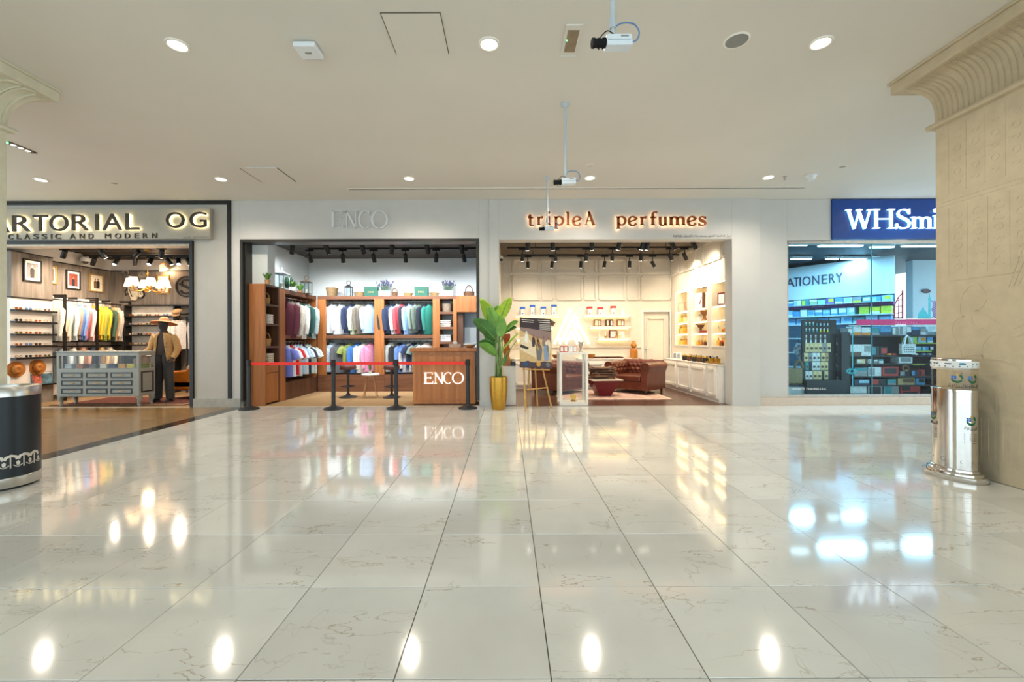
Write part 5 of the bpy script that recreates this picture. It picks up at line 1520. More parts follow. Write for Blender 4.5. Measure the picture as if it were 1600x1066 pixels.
for s in (-1, 1):
    mb = MB()
    lx = s * 0.085
    mb.loft([ell(lx * 0.75, 0, 1.02, 0.085, 0.105), ell(lx * 0.95, 0, 0.86, 0.095, 0.11), ell(lx * 1.1, -0.01 * s, 0.6, 0.085, 0.095), ell(lx * 1.3, -0.01, 0.4, 0.078, 0.088), ell(lx * 1.45, 0, 0.07, 0.072, 0.09)])
    tr = build('trouser_leg', mb, charc if s > 0 else charc2, t, smooth=60)
    mb = MB(); mb.bar((lx * 1.0, -0.112, 0.95), (lx * 1.45, -0.093, 0.08), 0.004, 0.003); build('crease', mb, charc, tr)
    mb = MB(); mb.loft([[(lx * 1.5 + 0.04 * w_ * math.cos(i * PI / 7), -0.04 + 0.13 * w_ * math.sin(i * PI / 7), z) for i in range(14)] for w_, z in ((1, 0.0), (1.02, 0.02), (0.9, 0.05), (0.6, 0.075))]); build('shoe', mb, mat('shoe_black', '#1A1614', 0.25), t, smooth=50)
    # open jacket front + sleeves bent into the pockets / out to the side
    mb = MB()
    rings = []
    for z, a, b, op in ((0.86, 0.2, 0.14, 0.85), (1.0, 0.19, 0.135, 0.75), (1.2, 0.175, 0.13, 0.6), (1.36, 0.19, 0.125, 0.45), (1.42, 0.17, 0.1, 0.4), (1.46, 0.085, 0.085, 0.35)):
        rings.append([(s * a * math.cos(-PI / 2 + op * 0.75 + (PI - op * 0.75) * i / 14), b * math.sin(-PI / 2 + op * 0.75 + (PI - op * 0.75) * i / 14), z) for i in range(15)])
    mb.loft(rings, cap=False, closed=False); j = build('jacket_half', mb, camel, t, smooth=60)
    md = j.modifiers.new('thickness', 'SOLIDIFY'); md.thickness = 0.012
    mb = MB(); mb.add([(s * 0.075, -0.105, 1.43), (s * 0.13, -0.118, 1.33), (s * 0.1, -0.138, 1.12), (s * 0.065, -0.118, 1.3)], [(0, 1, 2, 3)]); build('lapel', mb, fab('#A87F4E'), j)
    if s < 0: pts, hand = [(-0.17, 0, 1.4), (-0.215, 0.02, 1.3), (-0.27, 0.02, 1.12), (-0.34, -0.06, 1.03), (-0.4, -0.12, 0.99)], (-0.44, -0.15, 0.97)
    else: pts, hand = [(0.17, 0, 1.4), (0.215, 0.02, 1.3), (0.26, 0.03, 1.12), (0.25, -0.05, 1.0), (0.23, -0.1, 0.93)], (0.215, -0.125, 0.88)
    mb = MB(); mb.tube(pts, [0.062, 0.072, 0.062, 0.058, 0.05], 14); build('sleeve', mb, camel, t, smooth=60)
    hd = Vector(hand); dv = (hd - Vector(pts[-1])).normalized(); sd = dv.cross(Vector((0, 1, 0.2))).normalized()
    mb = MB(); mb.tube([Vector(pts[-1]), hd, hd + dv * 0.05], [0.026, 0.034, 0.03], 10, flat=0.6)
    for q in range(4):
        b0 = hd + dv * 0.045 + sd * (q - 1.5) * 0.015; lnn = (0.055, 0.065, 0.06, 0.045)[q]
        mb.tube([b0, b0 + dv * lnn * 0.6, b0 + dv * lnn + Vector((0, 0.015, -0.01))], [0.009, 0.008, 0.006], 6)
    mb.tube([hd + sd * -0.03, hd + sd * -0.05 + dv * 0.03, hd + sd * -0.05 + dv * 0.055], [0.01, 0.009, 0.007], 6)
    build('hand', mb, dk, t, smooth=60)
mb = MB()
for k in range(3): mb.ball((0.13, -0.128, 1.28 - k * 0.09), 0.022 if k < 2 else 0.03, 0.008, 0.022, n=8, m=5)
stuff(build('brooch', mb, mat('brooch_mix', '#8C7A5C', 0.5, var=0.6, scale=60), t, smooth=60))
hat_m = mat('pale_brown_felt', '#B8815A', 0.85, var=0.05)
HT = Matrix.Translation((0, 0, 1.68)) @ Matrix.Rotation(-0.22, 4, 'X') @ Matrix.Translation((0, 0, -1.68))
mb = MB(HT); mb.lathe([(0.085, 1.675), (0.17, 1.672), (0.225, 1.648), (0.24, 1.65), (0.23, 1.66), (0.17, 1.685), (0.09, 1.692)], 32, sy=0.95); hb = build('hat_brim', mb, hat_m, t, smooth=60)
mb = MB(HT); mb.lathe([(0.092, 1.675), (0.088, 1.74), (0.06, 1.785), (0.02, 1.79), (0.001, 1.782)], 24); build('hat_crown', mb, hat_m, t, smooth=60)
mb = MB(HT); mb.lathe([(0.094, 1.682), (0.092, 1.708)], 24, cap=False); build('hat_band', mb, mat('hat_band_tan', '#8F5C38', 0.8), t, smooth=60)

# tracks and spotlights
WARM1 = (1.0, 0.82, 0.62)
track(-9.6, -6.3, 8.75, 3.2, 'black ceiling track at the front of the menswear shop')
track(-9.6, -6.3, 9.6, 3.2, 'black ceiling track at the back of the menswear shop')
fr_ = [(101, (-0.5, 0.2, -0.8)), (160, (0.3, 0.4, -0.8)), (215, (-0.7, 0.3, -0.5)), (253, (-0.3, 0.2, -0.9))]
for k, (u, a) in enumerate(fr_):
    track_light(PX(u, 8.75), 8.75, 3.2, f'black spotlight, {ORD[k]} from left on the front menswear track', a, POW_S1, WARM1, drop=0.06)
for k, (u, a, hot) in enumerate(((147, (-0.5, 0.2, -0.8), 0), (183, (-0.05, -0.5, -0.8), 1), (212, (-0.3, 0.3, -0.9), 0), (236, (0.0, -0.5, -0.8), 1), (263, (0.5, 0.3, -0.8), 0), (279, (0.35, -0.4, -0.8), 1), (294, (0.3, 0.2, -.9), 0))):
    track_light(PX(u, 9.6), 9.6, 3.2, f'black spotlight, {ORD[k]} from left on the back menswear track', a, POW_S1, WARM1, bool(hot), drop=0.06)
t = thing('dome_camera', 'small white dome camera on the menswear wall edge', 'camera', (-9.99, 10.03, 3.17))
mb = MB(); mb.box(-0.11, 0.0, -0.03, 0.03, 0.05, 0.09); build('bracket', mb, M['white_plastic'], t)
mb = MB(); mb.lathe([(0.09, 0.08), (0.09, 0.02), (0.075, 0.0)], 22); build('housing', mb, M['white_plastic'], t, smooth=40)
mb = MB(); mb.ball((0, 0, 0), 0.06); build('dome', mb, mat('dome_dark', '#4A4642', 0.15), t, smooth=60)

# shop sign
sx0, sx1 = -11.2, -5.70
t = thing('shop_sign', 'grey sign board with halo-lit bronze letters over the menswear shop', 'sign', (0, ZF - 0.05, 0))
yb = -0.02
mb = MB(); mb.box(sx0, sx1, yb, 0.055, 3.245, 3.835); build('board', mb, mat('sign_board_grey', '#A59F92', 0.35, var=0.015), t, bevel=0.004)
bronze = mat('dark_bronze', '#3A3122', 0.4, metal=0.3)
halo = glow('halo_led', (1.0, 0.86, 0.5), 7)


def px_box(u0, u1, v0, v1, Z):
    a, b = P(u0, v1, Z), P(u1, v0, Z); return a.x, b.x, a.z, b.z


for ch, u0, u1, v0, v1 in (('S', -44, -17, 338, 363), ('A', -14, 14, 338, 363), ('R', 19, 47, 336.5, 361.5), ('T', 51, 74, 336, 361), ('O', 77, 106, 335.5, 361), ('R', 112, 139, 335, 360), ('I', 149, 154, 334.5, 359.5), ('A', 160, 190, 334, 359), ('L', 196, 217, 333.5, 358.5), ('O', 259, 288, 331.5, 356), ('G', 296, 322, 331, 355.5)):
    X0, X1, Zb, Zt = px_box(u0, u1, v0, v1, ZF - 0.13)
    o = build('letter', text_fit(ch, X0, X1, Zb, Zt, yb - 0.065, yb - 0.035), bronze, t)
    g = 0.006
    build('halo_backlight', text_fit(ch, X0 + g, X1 - g, Zb + g, Zt - g, yb - 0.034, yb - 0.026), halo, o)
for ch, u0, u1 in (('C', 12.7, 20.5), ('L', 26, 33), ('A', 38, 46.5), ('S', 52, 60), ('S', 65, 73), ('I', 79.5, 81), ('C', 86, 95), ('A', 109, 118), ('N', 124.5, 132), ('D', 138.5, 146), ('M', 164, 173), ('O', 179.5, 189), ('D', 195, 203), ('E', 210, 217), ('R', 223, 230.5), ('N', 237.5, 245)):
    vt = 366.0 - (u0 - 12) * 0.008
    X0, X1, Zb, Zt = px_box(u0, u1, vt, vt + 7.8, ZF - 0.08)
    build('letter', text_fit(ch, X0, X1, Zb, Zt, yb - 0.015, yb), bronze, t)
mb = MB()
X0, X1, Zb, Zt = px_box(286, 298, 370.3, 371.8, ZF - 0.08); mb.box(X0, X1, yb - 0.002, yb, Zb, Zt)
X0, X1, Zb, Zt = px_box(301, 326, 369.8, 371, ZF - 0.08); mb.box(X0, X1, yb - 0.002, yb, Zb, Zt)
stuff(build('small_print', mb, mat('small_print_grey', '#7C776C', 0.5), t))
# ------------------------------------------------------------------ wood-fitted clothes shop (second from left)
WB = wood('walnut_panel', '#B4743F', '#935628', 0.45, 3)
WD = wood('dark_walnut', '#6A4630', '#4B2F1E', 0.45, 3)
WH = wood('walnut_board', '#7D5236', '#5E3B28', 0.45, 3, along='x')
ZC2, Y2 = 3.42, 11.1
fb = MB(); fb.box(-5.9, -0.25, ZF + 0.06, Y2 + .2, -0.1, 0.0); struct('floor', fb, mat('sisal_carpet', '#A5845A', 0.95, var=0.1, scale=40, bump=0.2))
fb = MB(); fb.box(-3.4, -3.385, ZF + 0.3, 9.4, 0.0, 0.003); fb.box(-3.4, -1.0, 9.385, 9.4, 0.0, 0.003); struct('trim_9', fb, mat('carpet_seam', '#7E6342', 0.95))
deck_ceiling(-5.9, -0.25, ZF + .25, Y2 + .2, ZC2, 0.12, mat('grey_metal_deck', '#56534F', 0.5))
cw = mat('shop_wall_pale', '#D5DAD8', 0.6, var=0.01)
wb = MB(); wb.box(-5.9, -0.25, Y2, Y2 + .2, 0, ZC2 + .1); struct('wall_back', wb, cw)
wb = MB(); wb.box(-5.9, -5.2, ZF + .25, Y2, 0, ZC2 + .1); struct('wall_left', wb, cw)
wb = MB(); wb.box(-5.2, -4.78, ZF + .25, 8.72, 2.41, ZC2 + .1); struct('wall_left', wb, cw)
wb = MB(); wb.box(-0.42, -0.25, ZF + .25, Y2, 0, ZC2 + .1); struct('wall_right', wb, mat('blue_wall', '#5C86A6', 0.6, var=0.01))

# --- end cupboard with cubbies facing the aisle
XF = -4.78
t = thing('shelf_cupboard', 'tall walnut end cupboard with open cubbies facing into the shop', 'cupboard', (-4.98, 8.35, 0))
mb = MB(); mb.box(-0.185, 0.2, 0, 0.04, 0, 2.41); build('end_panel', mb, WB, t, bevel=0.004)
mb = MB(); mb.box(-0.2, 0.2, 0.5, 0.54, 0, 2.41); build('side_panel', mb, WD, t)
mb = MB(); mb.box(-0.2, -0.18, 0.04, 0.5, 0, 2.41); build('back_panel', mb, WD, t)
for z in (2.37, 1.98, 1.585, 1.135, 0.79):
    mb = MB(); mb.box(-0.18, 0.2, 0.04, 0.5, z, z + 0.04); build('shelf', mb, WD, t)
mb = MB(); mb.box(0.18, 0.2, 0.05, 0.49, 0.64, 0.785); build('drawer_front', mb, WB, t, bevel=0.003)
mb = MB(); mb.box(0.18, 0.2, 0.05, 0.49, 0.04, 0.63); build('door', mb, WB, t, bevel=0.003)
mb = MB(); mb.box(-0.2, 0.2, 0.54, 0.77, 0, 2.38); build('filler_panel', mb, WB, t)


def basket(label, x, y, z, r, h, handle=True, col='#B48A52', taper=0.85, name='wicker_basket', square=False):
    m = mat('wicker_' + col.strip('#').lower(), col, 0.8, var=0.2, scale=60, bump=0.6, bscale=90)
    t = thing(name, label, 'basket', (x, y, z))
    mb = MB(); prof = []
    k = 8
    for i in range(k + 1):
        q = i / k; rr = r * (taper + (1 - taper) * q)
        prof += [(rr, q * h), (rr + 0.004, (q + 0.4 / k) * h if i < k else h)]
    mb.lathe(prof + [(r * 0.9, h), (r * 0.85 * taper, 0.02)], 22, sx=1.25 if square else 1.0, sy=0.8 if square else 1.0); build('body', mb, m, t, smooth=50)
    mb = MB(); mb.lathe([(r * 0.97, h - 0.012), (r * 1.04, h - 0.006), (r * 1.04, h + 0.006), (r * 0.97, h + 0.01)], 22, sx=1.25 if square else 1.0, sy=0.8 if square else 1.0); build('rim', mb, m, t, smooth=50)
    if handle:
        mb = MB(); mb.tube([(r * 0.85 * math.cos(a), 0, h + r * 1.5 * math.sin(a)) for a in [PI * i / 12 for i in range(13)]], 0.011, 7); build('handle', mb, m, t, smooth=60)
    return t


def folded(label, x, y, z, cols, w=0.24, d=0.2, rz=0.0, group=None, th=0.032):
    """a stack of folded clothes: every garment is a thing"""
    for k, c_ in enumerate(cols):
        q = thing('folded_garment', label.format(['bottom', 'second', 'third', 'fourth', 'top'][k] if k < len(cols) - 1 else 'top'), 'folded clothes', (x, y, z + k * th), rz + 0.04 * ((k * 7) % 3 - 1), group)
        mb = MB(); mb.loft([[(w / 2 * sx_, d / 2 * sy_, zz) for sx_, sy_ in ((-1, -1), (1, -1), (1, 1), (-1, 1))] for zz in (0.0, th * 0.9)]); build('fold', mb, fab(c_), q, bevel=th * 0.42, seg=3)


basket('small wicker basket with arched handle on the second cubby of the end cupboard', -4.9, 8.6, 2.02, 0.075, 0.12, square=False)
basket('small wicker basket with arched handle on the fourth cubby of the end cupboard', -4.9, 8.62, 1.175, 0.08, 0.14)
folded('{} white folded shirt stacked in the third cubby of the end cupboard', -4.92, 8.62, 1.625, ['#E6E1D6', '#DDD6C8', '#E8E4DC', '#DAD5CB', '#EAE6DF', '#DFD9CE'][:5], 0.2, 0.22, PI / 2, 'white shirts in the third cubby', 0.04)
folded('{} cream folded knit stacked in the fifth cubby of the end cupboard', -4.92, 8.62, 0.83, ['#D9CDB4', '#CFC2A6', '#DDD2BC', '#D5C9B0', '#E0D7C4'], 0.2, 0.24, PI / 2, 'cream knits in the fifth cubby', 0.04)

# --- left hanging bay and back run
t = thing('wardrobe_bay', 'walnut hanging bay along the left wall with two rails', 'wardrobe', (-4.98, 9.85, 0))
mb = MB(); mb.box(-0.2, 0.2, -0.73, 0.75, 2.3, 2.39); build('top_board', mb, WH, t)
mb = MB(); mb.box(-0.2, 0.2, -0.73, 0.75, 1.32, 1.4); build('middle_board', mb, WH, t)
mb = MB(); mb.box(-0.2, 0.2, -0.73, 0.75, 0.0, 0.377); build('base', mb, WD, t)
mb = MB(); mb.box(-0.2, -0.18, -0.73, 0.75, 0.377, 2.3); build('back_panel', mb, WD, t)
mb = MB(); mb.box(-0.2, 0.2, 0.72, 0.75, 0.377, 2.3); build('side_panel', mb, WB, t)
for z in (2.25, 1.26):
    mb = MB(); mb.cyl((0, -0.73, z), (0, 0.75, z), 0.012, n=10); build('rail', mb, M['chrome'], t, smooth=40)
YK = 10.6
t = thing('wardrobe_wall', 'walnut wardrobe wall with two open hanging bays, cubbies and a box cabinet', 'wardrobe', (-4.75, YK, 0))
def bx(name, x0, x1, y0, y1, z0, z1, m):
    mb = MB(); mb.box(x0 + 4.75, x1 + 4.75, y0, y1, z0, z1); return build(name, mb, m, t, bevel=0.003)
bx('top_board', -4.75, -1.27, 0, 0.48, 2.31, 2.39, WH)
bx('upright', -4.75, -4.55, 0, 0.06, 0.42, 2.31, WB)
bx('upright', -3.335, -3.09, 0, 0.06, 0.42, 2.31, WB); bx('upright', -3.12, -3.09, 0.06, 0.48, 0.42, 2.31, WD); bx('upright', -3.335, -3.30, 0.06, 0.48, 0.42, 2.31, WD)
bx('upright', -1.87, -1.7, 0, 0.48, 0.0, 2.31, WB); bx('upright', -1.36, -1.27, 0, 0.48, 0.0, 2.31, WB)
for x0, x1 in ((-4.55, -3.335), (-3.09, -1.87)):
    bx('middle_board', x0, x1, 0, 0.48, 1.33, 1.41, WH); bx('base', x0, x1, 0.0, 0.48, 0.0, 0.42, WH)
bx('base', -4.75, -4.55, 0, .48, 0, .42, WH); bx('base', -3.335, -3.09, 0, .48, 0, .42, WH)
for z in (1.93, 1.55, 1.18, 0.8): bx('shelf', -1.7, -1.36, 0, 0.45, z, z + 0.06, WH)
bx('box_cabinet', -1.27, -0.76, 0, 0.45, 1.98, 2.39, WB)
bx('side_panel', -1.27, -1.12, 0.1, 0.45, 0, 1.98, WD)
for z in (2.265, 1.285):
    for x0, x1 in ((-4.55, -3.335), (-3.09, -1.87)):
        mb = MB(); mb.cyl((x0 + 4.75, 0.2, z), (x1 + 4.75, 0.2, z), 0.014, n=10); build('rail', mb, M['chrome'], t, smooth=40)

stripes('pale_stripe', '#DDE2DE', '#A9B9BB', 40); stripes('navy_stripe', '#E6E6E2', '#26304A', 55); stripes('blue_stripe', '#E6EBEE', '#7FA3CF', 45)
YR = YK + 0.2


def at_px(us, x0, x1, y):
    return [((PX(u, y) - x0) / (x1 - x0)) for u in us]


def wardrobe(items, us, x0, x1, y, z, where, group, rz=0.75, sc=1.0, jit=0.15):
    rail_of(items, (x0, y, z), (x1, y, z), rz, where, group, '#231D1A', sc, jit, random.Random(len(where)), at_px(us, x0, x1, y))


GU = 'garments in the walnut wardrobes'
wardrobe([('shirt', '#E3EBF0', 'white'), ('shirt', '#D5DCDF', 'pale grey'), ('shirt', '#23304E', 'navy'), ('shirt', '#C8D8B4', 'pale green'), ('jacket', '#6F675C', 'taupe'), ('shirt', '#A9C6E8', 'light blue')],
         [521, 534, 550, 560.5, 569, 578], -4.55, -3.335, YR, 2.265, 'upper rail of the left back bay', GU, 0.7)
wardrobe([('jacket', '#1E3030', 'black-green'), ('jacket', '#22304E', 'navy'), ('shirt', '#DCDAD8', 'white'), ('shirt', '#C4474F', 'coral red'), ('shirt', '#2A2430', 'black'), ('shirt', '#8FB4E2', 'light blue'), ('shirt', '#7C8C80', 'grey-green'), ('jacket', '#59685C', 'moss grey'), ('shirt', '#191F30', 'midnight'), ('shirt', '#1F7A6B', 'teal green')],
         [606, 614, 623, 629.5, 636, 641.5, 651, 657, 666, 672], -3.09, -1.87, YR, 2.265, 'upper rail of the right back bay', GU, 0.8)
wardrobe([('shirt', '#C2D8EA', 'pale blue'), ('shirt', '#575A5E', 'charcoal'), ('tee', '#8C9A52', 'olive green'), ('shirt', '#3D72B8', 'bright blue'), ('shirt', '#DAD8D0', 'off-white'), ('shirt', '#D88FB0', 'pink')],
         [520, 534, 548, 560, 570, 580], -4.55, -3.335, YR, 1.285, 'lower rail of the left back bay', GU, 0.6)
wardrobe([('shirt', 'pale_stripe', 'pale striped'), ('jacket', '#27272C', 'black'), ('shirt', '#5E7FB8', 'mid blue'), ('shirt', 'navy_stripe', 'navy-and-white striped'), ('tee', '#1F2A44', 'navy'), ('tee', '#6E7F78', 'grey-green'), ('tee', '#E0DEDA', 'white')],
         [611, 626, 634, 640.5, 647, 656, 667], -3.09, -1.87, YR, 1.285, 'lower rail of the right back bay', GU, 0.35)
GL = 'garments along the left walnut bay'
rail_of([('jacket', '#5B2433', 'maroon'), ('jacket', '#CFC7B4', 'stone'), ('shirt', '#E2DFD6', 'off-white'), ('jacket', '#1E4A44', 'bottle green'), ('shirt', '#9FB2AE', 'pale grey-green')], (-4.93, 9.2, 2.25), (-4.93, 10.5, 2.25), 0.1, 'upper rail of the left wall bay', GL, '#A9A6A0', 1.12, 0.1, random.Random(2))
rail_of([('tee', '#6C78C8', 'violet blue'), ('tee', '#E8E8EA', 'white'), ('tee', '#C41F2F', 'red'), ('tee', '#DDE0E0', 'pale grey'), ('tee', '#A8C9E8', 'sky blue'), ('tee', '#C9D3D6', 'silver grey'), ('tee', '#222A3E', 'navy'), ('tee', '#C3CFC6', 'pale mint'), ('tee', '#B9C4BE', 'sage')], (-4.93, 9.2, 1.26), (-4.93, 10.5, 1.26), 0.05, 'lower rail of the left wall bay', GL, '#B9B6B0', 1.1, 0.08, random.Random(3))

# --- things on top of the wardrobes
def lantern(label, x, y, z, w, h, m, ring=True, bar=0.012):
    t = thing('lantern', label, 'lantern', (x, y, z))
    mb = MB(); mb.box(-w / 2, w / 2, -w / 2, w / 2, 0, 0.02); build('base', mb, m, t, bevel=0.003)
    for sx_ in (-1, 1):
        for sy_ in (-1, 1):
            mb = MB(); a = w / 2 - bar / 2; mb.box(sx_ * a - bar / 2, sx_ * a + bar / 2, sy_ * a - bar / 2, sy_ * a + bar / 2, 0.02, h); build('corner_post', mb, m, t)
    mb = MB(); mb.box(-w / 2 - .01, w / 2 + .01, -w / 2 - .01, w / 2 + .01, h, h + 0.02); mb.loft([[(sx_ * w * q, sy_ * w * q, h + zz) for sx_, sy_ in ((-1, -1), (1, -1), (1, 1), (-1, 1))] for q, zz in ((0.45, 0.02), (0.16, 0.06), (0.1, 0.07))]); build('roof', mb, m, t)
    mb = MB()
    if ring: mb.ribbon(arc(0, h + 0.115, 0.05, 0.05, 0, 360, 18), 0.006, -0.006, 0.006)
    else: mb.cyl((0, 0, h + 0.06), (0, 0, h + 0.13), 0.012, n=8); mb.ball((0, 0, h + 0.14), 0.02)
    build('top_ring', mb, m, t, smooth=50)
    for q, ax in ((-1, 0), (1, 0), (-1, 1), (1, 1)):
        mb = MB(); a = w / 2 - bar
        if ax == 0: mb.box(-a, a, q * a - 0.001, q * a + 0.001, 0.02, h)
        else: mb.box(q * a - 0.001, q * a + 0.001, -a, a, 0.02, h)
        build('pane', mb, glass('lantern_glass', (0.93, 0.97, 0.98)), t)
    mb = MB(); mb.cyl((0, 0, 0.02), (0, 0, 0.02 + h * 0.35), w * 0.16, n=14); build('candle', mb, mat('candle_wax', '#E6DCC4', 0.6), t, smooth=40)
    return t


def tuft(t, x, y, z, h, r, n, m, seed=1, wd=0.012, spiky=True):
    rg = random.Random(seed); mb = MB()
    for k in range(n):
        a = rg.uniform(0, 2 * PI); q = rg.uniform(0.2, 1); hh = h * rg.uniform(0.6, 1.0)
        dx, dy = math.cos(a) * r * q, math.sin(a) * r * q
        px, py = -math.sin(a) * wd, math.cos(a) * wd
        b0 = Vector((x + dx * 0.25, y + dy * 0.25, z)); m1 = Vector((x + dx * 0.7, y + dy * 0.7, z + hh * 0.65)); tip = Vector((x + dx * 1.2, y + dy * 1.2, z + hh))
        s = Vector((px, py, 0))
        mb.add([b0 - s * .5, b0 + s * .5, m1 + s, m1 - s, tip], [(0, 1, 2, 3), (3, 2, 4)])
    return stuff(build('foliage', mb, m, t))


gr1, gr2, gr3 = mat('foliage_bright', '#5F8E3A', 0.6, var=0.2), mat('foliage_dark', '#2F5A3C', 0.6, var=0.2), mat('foliage_grey', '#6E8878', 0.6, var=0.2)


def pot_plant(label, x, y, z, pr, ph, potm, h, r, n, m, seed, square=False, name='potted_plant'):
    t = thing(name, label, 'plant', (x, y, z))
    mb = MB()
    if square: mb.box(-pr, pr, -pr * 0.6, pr * 0.6, 0, ph)
    else: mb.lathe([(pr * 0.75, 0), (pr, ph), (pr * 0.9, ph), (pr * 0.85, ph - 0.01)], 20)
    build('pot', mb, potm, t, smooth=40)
    tuft(t, 0, 0, ph, h, r, n, m, seed)
    return t


tan = mat('tan_pot', '#B98A62', 0.7); wht = mat('white_planter', '#E6E6E4', 0.5)
q = P(418, 444, 8.45); pot_plant('bright green small plant in a tan pot on the end cupboard', q.x, q.y, 2.41, 0.055, 0.085, tan, 0.16, 0.09, 60, gr1, 1)
black_l = mat('lantern_black', '#24272A', 0.4)
q = P(440, 448, 9.2); lantern('large grey-framed lantern at the near end of the left wall bay top', q.x, q.y, 2.39, 0.24, 0.33, mat('lantern_grey', '#98A4AA', 0.4), ring=False)
q = P(456, 452, 9.55); t = thing('leafy_ball', 'round dark green clipped shrub on the left wall bay top', 'plant', (q.x - .08, q.y, 2.39)); tuft(t, 0, 0, 0.0, 0.34, 0.12, 160, gr2, 3, 0.02)
mb = MB(); mb.lathe([(0.07, 0), (0.09, 0.07), (0.08, 0.07)], 16); build('pot', mb, wht, t)
q = P(458, 452, 9.4); pot_plant('low plant in a white box planter beside the clipped shrub', q.x + 0.03, q.y - .06, 2.39, 0.07, 0.07, wht, 0.15, 0.1, 60, gr1, 4, True)
q = P(469, 454, 9.8); pot_plant('small green plant in a low tan dish near the dark lantern', q.x, q.y, 2.39, 0.07, 0.04, tan, 0.18, 0.1, 60, gr1, 5)
q = P(479, 456, 10.1); lantern('dark framed lantern with ring at the far end of the left wall bay', q.x, q.y, 2.39, 0.19, 0.27, mat('lantern_bronze', '#3A3026', 0.4))
def tx(u): return PX(u, YK + 0.2)
basket('tall tan planter basket at the left of the back wardrobe top', tx(519), YK + 0.2, 2.39, 0.15, 0.22, False, '#8A7250', 0.7, 'planter_basket')
lantern('slim clear lantern with ring on the back wardrobe top', tx(545), YK + 0.2, 2.39, 0.15, 0.24, black_l)
basket('low oval tan basket right of the clear lantern', tx(562), YK + 0.2, 2.39, 0.1, 0.11, False, '#8C7350', 0.85, square=True)
grn = mat('green_gift_box', '#1F5A48', 0.5, var=0.02)
gold_pr = mat('gold_print', '#C9B46A', 0.4)


def gift(label, u):
    t = thing('gift_box', label, 'box', (tx(u), YK + 0.2, 2.39))
    mb = MB(); mb.box(-0.17, 0.17, -0.08, 0.08, 0, 0.25); build('carton', mb, grn, t, bevel=0.004)
    mb = MB(); mb.box(-0.172, 0.172, -0.082, 0.082, 0.16, 0.245); build('lid', mb, grn, t, bevel=0.004)
    mb = MB()
    for k, ch in enumerate('ENCO'): serif_fit(ch, -0.075 + k * 0.04, -0.043 + k * 0.04, 0.09, 0.135, -0.0835, -0.08, mb=mb)
    stuff(build('lettering', mb, gold_pr, t))


gift('dark green gift box left of the left lavender planter', 581)
gift('dark green gift box between two low baskets on the wardrobe top', 659)


def lavender(label, u, seed):
    t = thing('lavender_planter', label, 'plant', (tx(u), YK + 0.2, 2.39))
    mb = MB(); mb.box(-0.14, 0.14, -0.07, 0.07, 0, 0.14); build('planter', mb, wht, t, bevel=0.005)
    rg = random.Random(seed); st_, fl_ = MB(), MB()
    for k in range(46):
        a = rg.uniform(-1, 1); x0 = rg.uniform(-0.12, 0.12); h = rg.uniform(0.14, 0.27)
        tip = (x0 * 1.2 + a * 0.07, rg.uniform(-0.08, 0.08), 0.14 + h)
        st_.bar((x0, 0, 0.13), tip, 0.006, 0.004)
        fl_.ball(tip, 0.013, 0.011, 0.028, n=6, m=4)
    stuff(build('stems', st_, gr3, t)); stuff(build('blossoms', fl_, mat('lavender_bloom', '#55557E', 0.7, var=0.2), t, smooth=60))
    tuft(t, 0, 0, 0.13, 0.14, 0.14, 90, gr3, seed + 7)


lavender('lavender in a white box planter in the middle of the wardrobe top', 601, 11)
lavender('lavender in a white box planter near the right end of the wardrobe', 700, 12)
basket('small brown basket with arched handle beside the middle lavender', tx(617), YK + 0.2, 2.39, 0.075, 0.1, True, '#6F5138', 0.9)
basket('low tan bowl basket left of the right green gift box', tx(638), YK + 0.2, 2.39, 0.115, 0.085, False, '#9A7F55', 0.85)
basket('low tan bowl basket right of the right green gift box', tx(679), YK + 0.2, 2.39, 0.11, 0.085, False, '#9A7F55', 0.85)
basket('flat brown basket with upright handle on the box cabinet', tx(733), YK + 0.2, 2.39, 0.11, 0.11, True, '#6B4C33', 0.95, square=True)
# cubby contents
basket('round taupe basket in the top cubby of the wardrobe wall', tx(698), YK + 0.2, 1.992, 0.125, 0.2, False, '#8B7C6B', 0.85)
folded('{} pale folded shirt in the second cubby of the wardrobe wall', tx(697), YK + 0.2, 1.61, ['#D8D3C8', '#CFC9BC', '#DCD8CF', '#D2CCC0'], 0.27, 0.25, 0, 'pale shirts in the wardrobe cubby', 0.045)
folded('{} white folded shirt in the third cubby of the wardrobe wall', tx(697), YK + 0.2, 1.24, ['#DCE2E4', '#E2E6E8', '#D6DCDF', '#E4E8E9'], 0.27, 0.25, 0, 'white shirts in the wardrobe cubby', 0.045)

# --- wooden counter with raised letters
cx0, cx1, cy0 = PX(645, 8.33, 600), PX(743, 8.33, 600), 8.33
WC = wood('oak_brown_counter', '#BE7A40', '#9C5D2C', 0.4, 2.5)
t = thing('cash_counter', 'brown wooden cash counter with raised white letters on its front', 'counter', ((cx0 + cx1) / 2, cy0 + 0.25, 0))
w = (cx1 - cx0) / 2
mb = MB(); mb.box(-w, w, -0.25, 0.25, 0.03, 1.06); build('body', mb, WC, t, bevel=0.006)
mb = MB(); mb.box(-w + 0.02, w - 0.02, -0.23, 0.25, 0.0, 0.03); build('plinth', mb, WD, t)
mb = MB(); mb.box(-w - 0.05, w + 0.03, -0.29, 0.28, 1.06, 1.13); build('worktop', mb, WC, t, bevel=0.008)
mb = MB()
for q in ((-w + 0.06, w - 0.06, 0.1, 0.115), (-w + 0.06, w - 0.06, 0.98, 0.995), (-w + 0.06, -w + 0.075, 0.115, 0.98), (w - 0.075, w - 0.06, 0.115, 0.98)): mb.box(q[0], q[1], -0.256, -0.24, q[2], q[3])
build('front_moulding', mb, WC, t)
wl_ = glow('white_acrylic_letter', (1.0, 0.98, 0.95), 0.9)
xm = (cx0 + cx1) / 2
